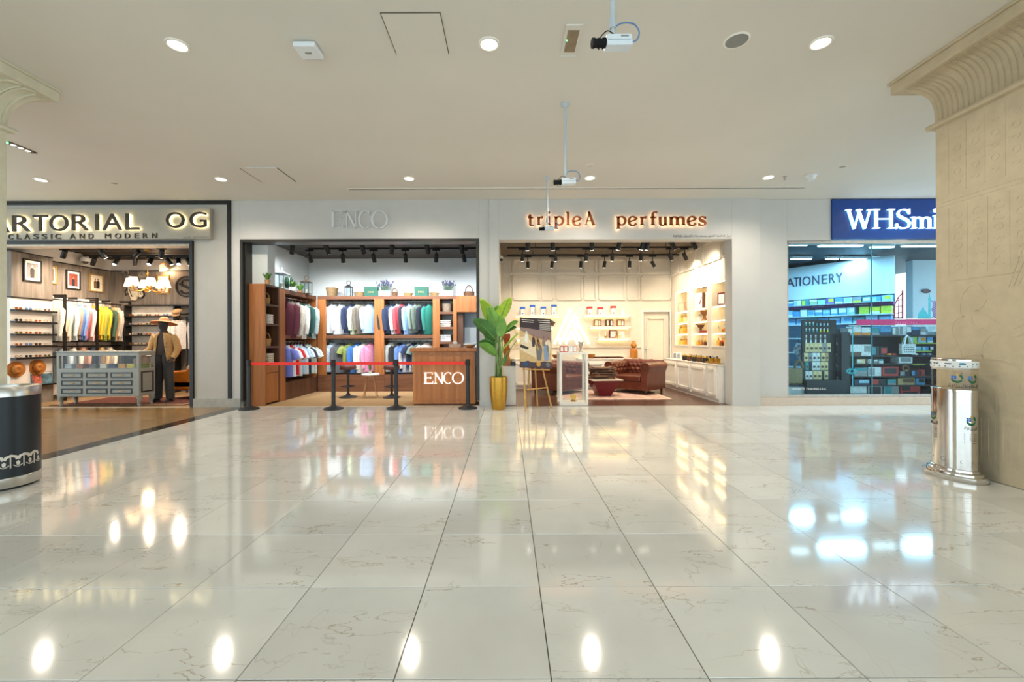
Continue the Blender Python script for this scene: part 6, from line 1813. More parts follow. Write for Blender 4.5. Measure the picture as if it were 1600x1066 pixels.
for ch, u0, u1 in (('E', 662, 676.5), ('N', 678, 693), ('C', 693, 704.5), ('O', 706.5, 724.5)):
    X0, X1, Zb, Zt = px_box(u0, u1, 582, 600, cy0 - 0.02)
    build('letter', serif_fit(ch, X0 - xm, X1 - xm, Zb, Zt, -0.275, -0.25, T=0.055, t=0.018), wl_, t)
xb = PX(711, 8.5); t = thing('tissue_box', 'pale tissue box with a tissue pulled up on the wooden counter', 'tissue box', (xb, 8.5, 1.13))
mb = MB(); mb.box(-0.12, 0.12, -0.06, 0.06, 0, 0.075); build('carton', mb, mat('tissue_carton', '#B99E8C', 0.6), t, bevel=0.004)
mb = MB(); mb.loft([[(0.05 * s * math.cos(i * PI / 5), 0.02 * s * math.sin(i * PI / 5) + 0.004 * i % 3, z) for i in range(10)] for s, z in ((0.6, 0.075), (1.0, 0.1), (0.5, 0.125), (0.1, 0.14))]); build('tissue', mb, wht, t, smooth=60)
xb = PX(734, 8.5); t = thing('bowl', 'wide white and tan bowl at the right end of the wooden counter', 'bowl', (xb, 8.5, 1.13))
mb = MB(); mb.lathe([(0.06, 0), (0.1, 0.03), (0.125, 0.065), (0.12, 0.065), (0.09, 0.035), (0.001, 0.02)], 24); build('body', mb, mat('bowl_tan', '#C08E52', 0.5), t, smooth=50)
mb = MB(); mb.lathe([(0.122, 0.055), (0.13, 0.066), (0.122, 0.078), (0.116, 0.066)], 24, cap=False); build('rim', mb, wht, t, smooth=50)

# --- stools and side table
def stool(label, u, y):
    t = thing('bar_stool', label, 'stool', (PX(u, y, 600), y, 0))
    mb = MB(); mb.lathe([(0.2, 0), (0.2, 0.012), (0.12, 0.03), (0.05, 0.055), (0.035, 0.09)], 28); build('base', mb, M['post_black'], t, smooth=35)
    mb = MB(); mb.cyl((0, 0, 0.06), (0, 0, 0.66), 0.028, n=14); build('column', mb, M['post_black'], t, smooth=40)
    mb = MB(); mb.lathe([(0.1, 0.62), (0.17, 0.635), (0.18, 0.66), (0.175, 0.71), (0.15, 0.73), (0.001, 0.735)], 26); build('seat', mb, mat('stool_leather', '#5E3A32', 0.5), t, smooth=50)
    mb = MB(); mb.tube([(0.15 * math.cos(a), 0.15 * math.sin(a), 0.25) for a in [PI * 2 * i / 20 for i in range(21)]], 0.01, 6); mb.bar((0, 0, 0.25), (0.15, 0, 0.25), 0.015, 0.015); build('foot_ring', mb, M['post_black'], t, smooth=50)


stool('black pedestal bar stool left of the small wooden-legged table', 544, 9.55)
stool('black pedestal bar stool between the small table and the counter', 612, 9.5)
xt, yt = PX(579, 9.5, 600), 9.5
t = thing('side_table', 'small round white table on slanting wooden legs between two stools', 'table', (xt, yt, 0))
mb = MB(); mb.lathe([(0.001, 0.5), (0.19, 0.5), (0.2, 0.51), (0.2, 0.525), (0.19, 0.535), (0.001, 0.535)], 28); build('tabletop', mb, wht, t, smooth=40)
for k in range(4):
    a = PI / 4 + k * PI / 2 + 0.2
    mb = MB(); mb.cyl((0.1 * math.cos(a), 0.1 * math.sin(a), 0.5), (0.2 * math.cos(a), 0.2 * math.sin(a), 0.0), 0.015, 0.009, n=8); build('leg', mb, wood('beech_leg', '#C08F60', '#A3744A', 0.5), t, smooth=40)
pot_plant('tiny plant in a pale pot on the small round table', xt, yt - 0.03, 0.535, 0.04, 0.07, mat('pale_pot', '#C8B9A2', 0.6), 0.17, 0.05, 30, gr1, 9)

# --- sign above
t = thing('shop_sign', 'white serif letters on the white wall over the wood-fitted shop', 'sign', (0, ZF, 0))
lm = mat('white_letter_face', '#DCDEE0', 0.35, var=0.01)
for ch, u0, u1 in (('E', 516, 536), ('N', 538, 559), ('C', 560, 577), ('O', 580, 605.5)):
    X0, X1, Zb, Zt = px_box(u0, u1, 329, 357, ZF - 0.04)
    build('letter', serif_fit(ch, X0, X1, Zb, Zt, -0.045, 0.0, T=0.055, t=0.018), lm, t)

# --- tracks
NEUT = (0.93, 0.96, 1.0)
track(-4.9, -0.7, 9.0, 3.38, 'black ceiling track nearer the front of the wood-fitted shop')
track(-4.6, -0.7, 9.8, 3.38, 'black ceiling track deeper in the wood-fitted shop')
for k, u in enumerate((457, 511, 567, 613, 668, 722)):
    a = ((-0.35, 0.5, -0.8), (0.1, 0.55, -0.83), (0.05, 0.55, -0.83), (-0.2, 0.55, -0.8), (0.1, 0.55, -0.83), (0.0, 0.5, -0.85))[k]
    track_light(PX(u, 9.0), 9.0, 3.38, f'black spotlight, {ORD[k]} from left on the front track of the wood-fitted shop', a, POW_S2, NEUT, drop=0.1, size=1.15)
for k, u in enumerate((484, 536, 584, 634, 682, 725)):
    a = ((0.1, 0.55, -0.8), (-0.1, 0.5, -0.85), (0.05, 0.55, -0.83), (-0.05, 0.55, -0.83), (-0.15, 0.5, -0.83), (0.1, 0.55, -0.8))[k]
    track_light(PX(u, 9.8), 9.8, 3.38, f'black spotlight, {ORD[k]} from left on the deep track of the wood-fitted shop', a, POW_S2, NEUT, drop=0.14, size=1.1)
# ------------------------------------------------------------------ perfume shop (third from left)
CRM = mat('cream_panelling', '#E4DBCA', 0.5, var=0.01)
CAB = mat('white_cabinet', '#ECE6DC', 0.45, var=0.01)
LED = glow('warm_led_strip', (1.0, 0.80, 0.42), 16)
LED2 = glow('shelf_led_strip', (1.0, 0.72, 0.30), 8)
Y3, ZC3, XR = 11.5, 3.52, 4.45
fb = MB(); fb.box(-0.25, 5.2, ZF + 0.0, Y3 + .2, -0.1, 0.001); struct('floor', fb, wood('dark_oak_floor', '#6B4A3C', '#4C332A', 0.25, 2, along='x'))
deck_ceiling(-0.25, 5.2, ZF + .25, Y3 + .2, ZC3 + 0.0, 0.11, mat('brown_metal_deck', '#7A6C5C', 0.5))
wb = MB(); wb.box(-0.25, 3.69, Y3, Y3 + .2, 0, ZC3 + .1); wb.box(3.69, 4.4, Y3, Y3 + .2, 2.02, ZC3 + .1); wb.box(4.4, 5.2, Y3, Y3 + .2, 0, ZC3 + .1); struct('wall_back', wb, CRM)
wb = MB(); wb.box(-0.25, -0.17, ZF + .25, Y3, 0, ZC3 + .1); struct('wall_left', wb, CRM)
wb = MB()
NZ0, NZ1 = 1.14, 2.5
nich = [(10.45, 11.2), (9.42, 10.22), (8.45, 9.2)]
wb.box(XR, 5.2, ZF + .25, Y3, NZ1, ZC3 + .1); wb.box(XR, 5.2, ZF + .25, Y3, 0, NZ0)
ys = [ZF + .25] + [q for n_ in reversed(nich) for q in n_] + [Y3]
for k in range(0, len(ys), 2): wb.box(XR, 5.2, ys[k], ys[k + 1], NZ0, NZ1)
struct('wall_right', wb, CRM)


def mould(name, poly4, parent=None, m=CRM, w=0.05, d=0.05):
    """rectangular moulding frame from four world points"""
    mb = MB()
    for a, b in zip(poly4, poly4[1:] + poly4[:1]):
        mb.bar(a, b, w, d, up=(0, 1, 0) if abs(a[1] - b[1]) < 1e-6 else (1, 0, 0))
    return build(name, mb, m, parent)


pan = thing('wall_panelling', 'cream moulded panelling on the back and right walls of the perfume shop', 'wall panel', (0, Y3, 0)); pan['kind'] = 'structure'
cl = [(782, 797), (802, 842), (848, 864), (870, 909), (914, 931), (937, 975), (981, 998), (1003, 1047)]
for u0, u1 in cl:
    for v0, v1 in ((406, 426), (432, 468)):
        a, b = P(u0, v1, Y3), P(u1, v0, Y3)
        mould('panel_frame', [(a.x, -0.012, a.z), (b.x, -0.012, a.z), (b.x, -0.012, b.z), (a.x, -0.012, b.z)], pan)
mb = MB(); z = PZ(429, Y3); mb.box(-0.17, XR, -0.03, 0, z - 0.03, z + 0.03); build('picture_rail', mb, CRM, pan, bevel=0.006)
mb = MB(); z = PZ(543, Y3); mb.box(-0.17, 3.62, -0.03, 0, z - 0.025, z + 0.025); build('dado_rail', mb, CRM, pan, bevel=0.006)
for y0, y1 in ((8.5, 8.72), (8.8, 9.6), (9.68, 9.98), (10.06, 10.9), (10.98, 11.4)):
    mould('panel_frame', [(XR - 0.012, y0 - Y3, 2.98), (XR - 0.012, y1 - Y3, 2.98), (XR - 0.012, y1 - Y3, 3.42), (XR - 0.012, y0 - Y3, 3.42)], pan)
# door at the back
t = struct('door_1', MB().box(3.69, 4.4, Y3 + 0.06, Y3 + 0.1, 0, 2.02), CRM)
mould('door_panel', [(3.82, Y3 + 0.05, 0.3), (4.27, Y3 + 0.05, 0.3), (4.27, Y3 + 0.05, 1.85), (3.82, Y3 + 0.05, 1.85)], t)
mb = MB(); mb.box(3.63, 3.69, Y3 - 0.02, Y3 + .06, 0, 2.08); mb.box(4.4, 4.44, Y3 - 0.02, Y3 + .06, 0, 2.08); mb.box(3.69, 4.4, Y3 - 0.02, Y3 + .06, 2.02, 2.08); build('door_frame', mb, CAB, t)
mb = MB(); mb.cyl((3.75, Y3 + 0.06, 1.02), (3.75, Y3 + 0.02, 1.02), 0.012, n=8); mb.cyl((3.75, Y3 + 0.02, 1.02), (3.86, Y3 + 0.02, 1.02), 0.01, n=8); build('door_handle', mb, M['chrome'], t)

# right wall niches
wavy = mat('wavy_niche_panel', '#EBD9AE', 0.55, var=0.03, bump=0.5, bscale=9)
for k, ((y0, y1), lab) in enumerate(zip(nich, ('farthest', 'middle', 'nearest'))):
    t = thing('display_niche', f'lit wall niche with three shelves, {lab} on the right wall of the perfume shop', 'shelving', (XR, (y0 + y1) / 2, 0)); t['kind'] = 'structure'
    h = (y1 - y0) / 2
    mb = MB(); mb.box(0.28, 0.3, -h, h, NZ0, NZ1); build('back_panel', mb, wavy, t)
    for z in (2.0, 1.705, 1.425):
        mb = MB(); mb.box(0.0, 0.28, -h, h, z - 0.025, z); build('shelf', mb, CAB, t, bevel=0.003)
    for z in (NZ1, 1.975, 1.68, 1.4):
        mb = MB(); mb.box(0.04, 0.055, -h + 0.02, h - 0.02, z - 0.012, z - 0.002); build('led_strip', mb, LED, t)
    mb = MB()
    for q in ((-h - .03, -h, NZ0 - .03, NZ1 + .03), (h, h + .03, NZ0 - .03, NZ1 + .03)): mb.box(-0.015, 0.0, q[0], q[1], q[2], q[3])
    mb.box(-0.015, 0.0, -h, h, NZ1, NZ1 + 0.03); mb.box(-0.02, 0.0, -h, h, NZ0 - 0.03, NZ0); build('niche_frame', mb, CAB, t)
# right base cabinets
t = thing('base_cabinet', 'low white cabinet run with panelled doors under the lit niches', 'cabinet', (4.22, 9.6, 0))
mb = MB(); mb.box(0.0, 0.23, -1.1, 1.85, 0.06, 0.75); build('carcass', mb, CAB, t, bevel=0.003)
mb = MB(); mb.box(0.02, 0.23, -1.1, 1.85, 0, 0.06); build('plinth', mb, CAB, t)
mb = MB(); mb.box(-0.02, 0.23, -1.12, 1.85, 0.75, 0.775); build('worktop', mb, CAB, t, bevel=0.004)
for y0, y1 in ((-1.06, -0.66), (-0.62, 0.1), (0.14, 0.9), (0.94, 1.8)):
    mb = MB(); mb.box(-0.018, 0, y0, y1, 0.08, 0.73); dr = build('door', mb, CAB, t, bevel=0.002)
    mould('panel_frame', [(-0.02, y0 + 0.06, 0.15), (-0.02, y1 - 0.06, 0.15), (-0.02, y1 - 0.06, 0.66), (-0.02, y0 + 0.06, 0.66)], dr, m=CAB)

# ---- goods
PC_ = {k: mat('goods_' + k, c, r, metal=me) for k, c, r, me in (('white', '#F0ECE4', 0.4, 0), ('amber', '#D99A2B', 0.15, 0), ('yellow', '#E8C65A', 0.2, 0), ('honey', '#C77A1E', 0.2, 0), ('gold', '#C79A3E', 0.3, .8), ('brown', '#5A3420', 0.4, 0), ('black', '#1F1A18', 0.35, 0), ('red', '#C0302A', 0.4, 0), ('wood', '#8E5A2E', 0.5, 0), ('olive', '#5F6A55', 0.4, 0), ('rose', '#D99A92', 0.35, 0), ('cream', '#E6D5AE', 0.4, 0), ('maroon', '#7A2C28', 0.4, 0), ('blue', '#2F63C8', 0.35, 0), ('silver', '#BDB8B0', 0.25, .8))}


def bottle(label, x, y, z, r, h, body, cap, group=None, cat='perfume bottle', square=True):
    t = thing('perfume_bottle', label, cat, (x, y, z), 0, group)
    mb = MB()
    if square: mb.box(-r, r, -r, r, 0, h * 0.68)
    else: mb.lathe([(r * .9, 0), (r, h * .1), (r, h * .55), (r * .4, h * .68)], 14)
    build('flask', mb, PC_[body], t, bevel=r * 0.18 if square else 0, smooth=None if square else 50)
    mb = MB(); mb.cyl((0, 0, h * .68), (0, 0, h), r * 0.45, n=12); build('stopper', mb, PC_[cap], t, smooth=40)
    return t


def burner(label, x, y, z, h, m):
    t = thing('incense_burner', label, 'incense burner', (x, y, z))
    r = h * 0.42
    mb = MB(); mb.lathe([(r * .7, 0), (r * .72, h * .06), (r * .3, h * .25), (r * .26, h * .5)], 18); build('foot', mb, PC_[m], t, smooth=40)
    mb = MB(); mb.lathe([(r * .26, h * .5), (r * .7, h * .66), (r, h * .98), (r * .95, h), (r * .6, h * .72), (0.001, h * .66)], 18); build('cup', mb, PC_[m], t, smooth=40)
    return t


def art_box(label, x0, y, z, w, h, face, ground, rzz=0.0, name='gift_box', cat='box'):
    """upright carton seen from the hall, a print on its front"""
    t = thing(name, label, cat, (x0, y, z), rzz)
    mb = MB(); mb.box(-w / 2, w / 2, -0.03, 0.03, 0, h); build('carton', mb, PC_[ground], t, bevel=0.003)
    mb = MB(); mb.box(-w * .36, w * .36, -0.032, -0.03, h * .12, h * .88); build('front_print', mb, PC_[face], t)
    return t


def nx(u, x=4.6):                                        # depth at which pixel column u meets the niche shelves
    return x * F / (u - U0)


NG = 'goods on the lit niche shelves'
zt = 2.0
RZN = PI / 2 * 0.82
art_box('large white box with a dark A print in the middle niche top shelf', 4.58, nx(1098, 4.58), zt, 0.34, 0.36, 'white', 'brown', RZN - PI)
t = SC.objects[-1] if False else None
o = thing('sign_board', 'white card with a brown triangle letter in the middle niche', 'sign', (4.53, nx(1097, 4.53), zt), -RZN * .75)
mb = MB(); mb.box(-0.16, 0.16, -0.012, 0.0, 0, 0.36); build('card', mb, PC_['white'], o)
mb = MB(); mb.ribbon([(-0.05, 0.1), (0, 0.26), (0.05, 0.1)], 0.016, -0.014, -0.012); mb.prism([(0.01, 0.24), (0.065, 0.1), (0.03, 0.1)], -0.014, -0.012); build('letter', mb, PC_['maroon'], o)
art_box('maroon box with a white figure on the nearest niche top shelf', 4.56, nx(1129, 4.56), zt, 0.2, 0.27, 'white', 'maroon', -1.2)
art_box('rose framed box on the farthest niche top shelf', 4.56, nx(1066, 4.56), zt, 0.2, 0.24, 'cream', 'rose', -1.2)
for k, (u, r, h, b, c_, w_) in enumerate(((1059, .05, .16, 'cream', 'gold', 'pale'), (1066, .055, .2, 'yellow', 'gold', 'yellow'), (1072, .055, .2, 'cream', 'gold', 'cream'))):
    bottle(f'{w_} gold-capped perfume bottle, {ORD[k]} on the second shelf of the farthest niche', 4.58, nx(u, 4.58), 1.705, r, h, b, c_, NG)
for k, (u, r, h, b) in enumerate(((1059, .04, .15, 'yellow'), (1064, .055, .19, 'amber'), (1068, .06, .2, 'yellow'), (1072, .055, .19, 'amber'))):
    bottle(f'amber perfume bottle, {ORD[k]} on the third shelf of the farthest niche', 4.58, nx(u, 4.58), 1.425, r, h, b, 'gold', NG)
for k, (u, r, h, b) in enumerate(((1058, .04, .14, 'cream'), (1064, .06, .14, 'yellow'), (1068, .06, .15, 'yellow'), (1072, .06, .15, 'amber'))):
    bottle(f'golden perfume bottle, {ORD[k]} on the bottom of the farthest niche', 4.58, nx(u, 4.58), NZ0, r, h, b, 'gold', NG)
burner('dark wooden goblet incense burner at the left of the middle niche second shelf', 4.56, nx(1085, 4.56), 1.705, 0.2, 'wood')
burner('large brown goblet incense burner on the middle niche second shelf', 4.56, nx(1101, 4.56), 1.705, 0.24, 'wood')
bottle('clear and gold flask between two burners on the middle niche second shelf', 4.56, nx(1093, 4.56), 1.705, .05, .17, 'white', 'silver', NG)
burner('brown goblet incense burner on the middle niche third shelf, farther', 4.56, nx(1086, 4.56), 1.425, 0.22, 'brown')
burner('brown goblet incense burner on the middle niche third shelf, nearer', 4.56, nx(1095, 4.56), 1.425, 0.2, 'brown')
art_box('dark red low box on the middle niche third shelf', 4.56, nx(1102, 4.56), 1.425, 0.16, 0.06, 'maroon', 'red', -1.2)
art_box('black and red box with pale figure at the bottom of the middle niche', 4.56, nx(1084, 4.56), NZ0, 0.26, 0.24, 'black', 'red', -1.2)
for k, (u, c_) in enumerate(((1092, 'amber'), (1097, 'honey'), (1102, 'brown'))):
    bottle(f'small {c_} jar, {ORD[k]} at the bottom of the middle niche', 4.56, nx(u, 4.56), NZ0, .05, .12, c_, 'gold', NG)
for k, (u, b, h) in enumerate(((1115, 'olive', .22), (1118, 'olive', .22), (1140, 'brown', .22))):
    art_box(f'tall {"green-grey" if b == "olive" else "dark brown"} carton, {ORD[k]} on the second shelf of the nearest niche', 4.56, nx(u, 4.56), 1.705, 0.09, h, b, b, -1.2)
for k, (u, b, w_) in enumerate(((1114, 'cream', 'pale'), (1119, 'white', 'white'), (1123, 'cream', 'cream'), (1133, 'honey', 'round honey'), (1140, 'brown', 'brown'))):
    bottle(f'{w_} bottle, {ORD[k]} on the third shelf of the nearest niche', 4.56, nx(u, 4.56), 1.425, .03 if k != 3 else .06, .13, b, 'silver', NG, square=k != 3)
for k, (u, b, w_) in enumerate(((1117, 'rose', 'pink'), (1122, 'yellow', 'yellow'), (1126, 'amber', 'amber'), (1131, 'red', 'red'), (1137, 'yellow', 'golden round'))):
    bottle(f'{w_} bottle, {ORD[k]} at the bottom of the nearest niche', 4.58, nx(u, 4.58), NZ0, .05 if k < 4 else .075, .17 if k < 4 else .2, b, 'gold' if k % 2 else 'white', NG, square=k < 4)
art_box('small brown cube box before the bottles in the nearest niche', 4.5, nx(1128, 4.5), NZ0, 0.08, 0.08, 'wood', 'brown', -1.2)
# jars on the right counter
for j, (xj, zj) in enumerate(((4.27, 0.775), (4.4, 0.775))):
    for i in range(5):
        yy = 10.2 - i * 0.26 - j * 0.06
        t = thing('incense_jar', f'dark lidded incense jar, {ORD[i]} from the door in the {["front", "rear"][j]} row on the right counter', 'jar', (xj, yy, zj), 0, 'incense jars on the right counter')
        mb = MB(); mb.lathe([(0.045, 0), (0.062, 0.015), (0.062, 0.085), (0.05, 0.1)], 16); build('jar_body', mb, PC_['brown'] if (i + j) % 2 else PC_['black'], t, smooth=40)
        mb = MB(); mb.lathe([(0.055, 0.1), (0.06, 0.105), (0.06, 0.125), (0.015, 0.132), (0.012, 0.15), (0.001, 0.155)], 16); build('lid', mb, PC_['silver'] if j else PC_['gold'], t, smooth=40)
t = thing('gold_tray', 'long gold tray with scroll end at the near end of the right counter', 'tray', (4.3, 8.92, 0.775))
mb = MB(); mb.box(-0.05, 0.05, -0.4, 0.3, 0.01, 0.022); mb.box(-0.06, -0.05, -0.4, 0.3, 0.01, 0.04); build('tray_body', mb, PC_['gold'], t, bevel=0.003)
mb = MB(); mb.ribbon(arc(0, 0.06, 0.05, 0.05, 0, 360, 16), 0.012, 0.3, 0.33); build('scroll', mb, PC_['gold'], t, smooth=50)
for i, (yy, c_) in enumerate(((9.05, 'black'), (8.75, 'brown'))):
    bottle(f'dark-capped gold flask, {ORD[i]} from the back on the gold tray', 4.33, yy, 0.797, .045, .13, 'gold', c_, None)
for i in range(2):
    art_box(f'white leaflet card, {ORD[i]} from the door on the right counter', 4.32, 10.9 - i * 0.22, 0.775, 0.12, 0.17, 'silver', 'white', -0.6, 'card', 'card')

# back wall shelves
zA, zB, zC = PZ(493, Y3), PZ(511, Y3), PZ(529, Y3)
def shelf(label, u0, u1, z):
    x0, x1 = PX(u0, Y3 - .1), PX(u1, Y3 - .1)
    t = thing('wall_shelf', label, 'shelf', ((x0 + x1) / 2, Y3, z))
    w = (x1 - x0) / 2
    mb = MB(); mb.box(-w, w, -0.22, 0, -0.045, 0); build('board', mb, CAB, t, bevel=0.003)
    mb = MB(); mb.box(-w + 0.03, w - 0.03, -0.06, -0.045, -0.055, -0.045); build('led_strip', mb, LED2, t)
    return t


shelf('upper left floating white shelf holding blue-capped jars', 804, 876, zA); shelf('middle left floating white shelf beside the glowing A', 806, 866, zB); shelf('lowest left floating white shelf behind the poster', 806, 856, zC)
shelf('upper right floating white shelf holding red-capped jars', 911, 985, zA); shelf('middle right floating white shelf with three brown boxes', 921, 984, zB); shelf('lowest right floating white shelf with pale boxes', 933, 984, zC)


def jar_cap(label, u, z, cap, group, h, m_lid):
    t = thing('perfume_jar', label, 'perfume jar', (PX(u, Y3 - .1), Y3 - 0.11, z), 0, group)
    mb = MB(); mb.box(-0.05, 0.05, -0.04, 0.04, 0, h); build('flask', mb, PC_['white'], t, bevel=0.008)
    mb = MB(); mb.box(-0.072, 0.072, -0.045, 0.045, h, h + 0.055); build('cap', mb, PC_[m_lid], t, bevel=0.004)
    mb = MB(); mb.prism([(-0.03, h * .15), (0.03, h * .15), (0, h * .4)], -0.0415, -0.04); build('mark', mb, PC_[m_lid], t)


for k, (u, h) in enumerate(((816.5, .16), (832, .215), (849, .165), (865.5, .22))): jar_cap(f'white perfume jar with wide blue cap, {ORD[k]} on the upper left shelf', u, zA, 'blue', 'blue-capped jars', h, 'blue')
for k, (u, h) in enumerate(((921, .165), (937.5, .15), (958, .18))): jar_cap(f'white perfume jar with wide red cap, {ORD[k]} on the upper right shelf', u, zA, 'red', 'red-capped jars', h, 'red')
bottle('plain white flask at the right end of the upper right shelf', PX(972, Y3 - .1), Y3 - .1, zA, .05, .17, 'white', 'white')
for k, u in enumerate((933.5, 952, 969.5)):
    t = thing('perfume_case', f'open brown perfume case with pale bottles, {ORD[k]} on the middle right shelf', 'box', (PX(u, Y3 - .1), Y3 - .1, zB), 0, 'brown perfume cases')
    mb = MB(); mb.box(-0.1, 0.1, -0.03, 0.03, 0, 0.19); build('case', mb, PC_['wood' if k != 1 else 'brown'], t, bevel=0.004)
    mb = MB(); mb.box(-0.075, 0.01 if k != 1 else -0.03, -0.034, -0.028, 0.03, 0.16); build('inlay', mb, PC_['cream'], t)
    mb = MB(); mb.box(0.03, 0.07, -0.045, -0.028, 0.03, 0.15); build('bottle', mb, PC_['white'], t, bevel=0.004)
for k, (u, a, b) in enumerate(((941, 'white', 'cream'), (957.5, 'maroon', 'white'), (971, 'cream', 'white'))):
    art_box(f'{["white", "maroon and white", "cream"][k]} box, {ORD[k]} on the lowest right shelf', PX(u, Y3 - .1), Y3 - .1, zC, 0.2, 0.21, b, a)
for k, (u, c_) in enumerate(((946, 'gold'), (962, 'amber'), (969, 'cream'))):
    bottle(f'small {c_} bottle, {ORD[k]} before the boxes on the lowest right shelf', PX(u, Y3 - .18), Y3 - .18, zC, .025, .1, c_, 'white')
t = art_box('dark tilted gift box at the right end of the middle left shelf', PX(861, Y3 - .1), Y3 - .1, zB + 0.03, 0.13, 0.13, 'brown', 'olive')
t.rotation_euler = (0, 0.5, 0)
for k, u in enumerate((815, 828, 842)): bottle(f'pale bottle, {ORD[k]} on the middle left shelf behind the poster', PX(u, Y3 - .1), Y3 - .1, zB, .04, .15, 'cream', 'gold')

# glowing A emblem
t = thing('glowing_emblem', 'large glowing white letter A emblem made of nested strokes', 'sign', (0, Y3 - 0.06, 0))
NEON = glow('neon_white', (1.0, 0.95, 0.84), 0.75)
def ep(x, y): q = P(855 + x / 13.33, 470 + y / 13.33, Y3 - 0.15); return (q.x, q.z)
for k, pts in enumerate(([(480, 170), (145, 905)], [(540, 280), (872, 905)], [(505, 385), (345, 745)], [(505, 385), (590, 540)], [(430, 548), (690, 548)], [(510, 630), (385, 905)], [(510, 630), (635, 905)], [(575, 590), (745, 905)], [(235, 795), (520, 795)], [(300, 810), (262, 905)])):
    mb = MB(); mb.ribbon([ep(*q) for q in pts], 0.03, -0.12, -0.06 + 0.002 * k); build('stroke', mb, NEON, t)
mb = MB()
for x, y in ((250, 700), (760, 700), (510, 545)): q = ep(x, y); mb.cyl((q[0], -0.1, q[1]), (q[0], 0.055, q[1]), 0.012, n=6)
stuff(build('standoff', mb, M['chrome'], t))

# base cabinets along the back
for (u0, u1, lab) in ((800, 868, 'left'), (905, 986, 'right')):
    x0, x1 = PX(u0, 11.1), PX(u1, 11.1)
    t = thing('base_cabinet', f'white panelled base cabinet against the back wall, {lab} of the glowing emblem', 'cabinet', ((x0 + x1) / 2, 11.3, 0)); w = (x1 - x0) / 2
    mb = MB(); mb.box(-w, w, -0.2, 0.2, 0, 0.76); build('carcass', mb, CAB, t)
    mb = MB(); mb.box(-w - .02, w + .02, -0.23, 0.2, 0.76, 0.785); build('worktop', mb, CAB, t, bevel=0.004)
    for k in range(2):
        a, b = -w + 0.03 + k * w, -w + w - 0.02 + k * w
        mb = MB(); mb.box(a, b, -0.215, -0.2, 0.05, 0.72); dr = build('door', mb, CAB, t)
        mould('panel_frame', [(a + .07, -0.217, 0.12), (b - .07, -0.217, 0.12), (b - .07, -0.217, 0.65), (a + .07, -0.217, 0.65)], dr, m=CAB)
for k, u in enumerate((935, 955)):
    t = thing('dark_tray', f'flat dark wooden tray, {ORD[k]} on the back cabinet near the armchair', 'tray', (PX(u, 11.2), 11.2, 0.785))
    mb = MB(); mb.box(-0.22 + .06 * k, 0.22 + .06 * k, -0.1, 0.1, 0.0, 0.018); build('tray_base', mb, PC_['brown'], t)
    mb = MB(); mb.box(-0.23 + .06 * k, 0.23 + .06 * k, -0.11, -0.1, 0.0, 0.04); mb.box(-0.23 + .06 * k, 0.23 + .06 * k, 0.1, 0.11, 0.0, 0.04); stuff(build('tray_lip', mb, PC_['brown'], t))
t = thing('wooden_bust', 'orange wooden bust figure on a block by the right armchair', 'sculpture', (PX(990, 11.2, 550), 11.2, 0.785))
ow = wood('orange_wood', '#D08A32', '#A86218', 0.4, 4)
mb = MB(); mb.box(-0.085, 0.085, -0.08, 0.08, 0, 0.2); build('block', mb, ow, t, bevel=0.006)
mb = MB(); mb.loft([ell(0, 0, 0.2, 0.08, 0.06), ell(0, 0, 0.24, 0.09, 0.065), ell(0, 0, 0.27, 0.04, 0.04), ell(0, -0.01, 0.3, 0.07, 0.07), ell(0, -0.01, 0.35, 0.085, 0.08), ell(0, 0, 0.4, 0.05, 0.05), ell(0, 0, 0.43, 0.06, 0.05), ell(0, 0, 0.46, 0.03, 0.03)]); build('head', mb, ow, t, smooth=60)
t = thing('wooden_bowl', 'small orange wooden bowl on the back cabinet right of the display case', 'bowl', (PX(922, 11.2, 560), 11.15, 0.785))
mb = MB(); mb.lathe([(0.06, 0), (0.11, 0.05), (0.125, 0.11), (0.115, 0.11), (0.09, 0.05), (0.001, 0.03)], 20); build('body', mb, ow, t, smooth=50)
t = thing('wooden_bowl', 'brown wooden bowl on the back cabinet left of the display case', 'bowl', (PX(869, 11.2, 560), 11.15, 0.785))
mb = MB(); mb.lathe([(0.06, 0), (0.1, 0.05), (0.115, 0.1), (0.105, 0.1), (0.085, 0.05), (0.001, 0.03)], 20); build('body', mb, PC_['wood'], t, smooth=50)

# ---- chesterfield armchairs
LEA = mat('oxblood_leather', '#653222', 0.32, var=0.12, scale=6, bump=0.08, bscale=40, coat=0.2)
BUT = mat('leather_button', '#57231A', 0.4)


def tuft_panel(x0, x1, z0, z1, y, depth, nx_, nz_, mb, bt, M4=None):
    """buttoned surface facing -y"""
    def dist(px, pz):
        best = 9
        for j in range(nz_):
            for i in range(nx_ + 1):
                cx = (i + (0.5 if j % 2 else 0)) / nx_; cz = (j + 0.5) / nz_
                d = math.hypot((px - cx) * nx_, (pz - cz) * nz_)
                best = min(best, d)
        return best
    def fn(a, b):
        d = min(1.0, dist(a, b) / 0.62)
        edge = min(1, 8 * min(a, 1 - a, b, 1 - b))
        return (x0 + (x1 - x0) * a, y - depth * (1 - (1 - d) ** 2 * 0.95) * (0.3 + 0.7 * edge), z0 + (z1 - z0) * b)
    g = MB(M4); g.grid(fn, nx_ * 7, nz_ * 7); mb.add(g.v, g.f)
    q = MB(M4)
    for j in range(nz_):
        for i in range(nx_ + 1):
            cx = (i + (0.5 if j % 2 else 0)) / nx_; cz = (j + 0.5) / nz_
            if 0.03 < cx < 0.97: q.ball((x0 + (x1 - x0) * cx, y - depth * 0.12, z0 + (z1 - z0) * cz), 0.013, 0.01, 0.013, n=8, m=5)
    bt.add(q.v, q.f)


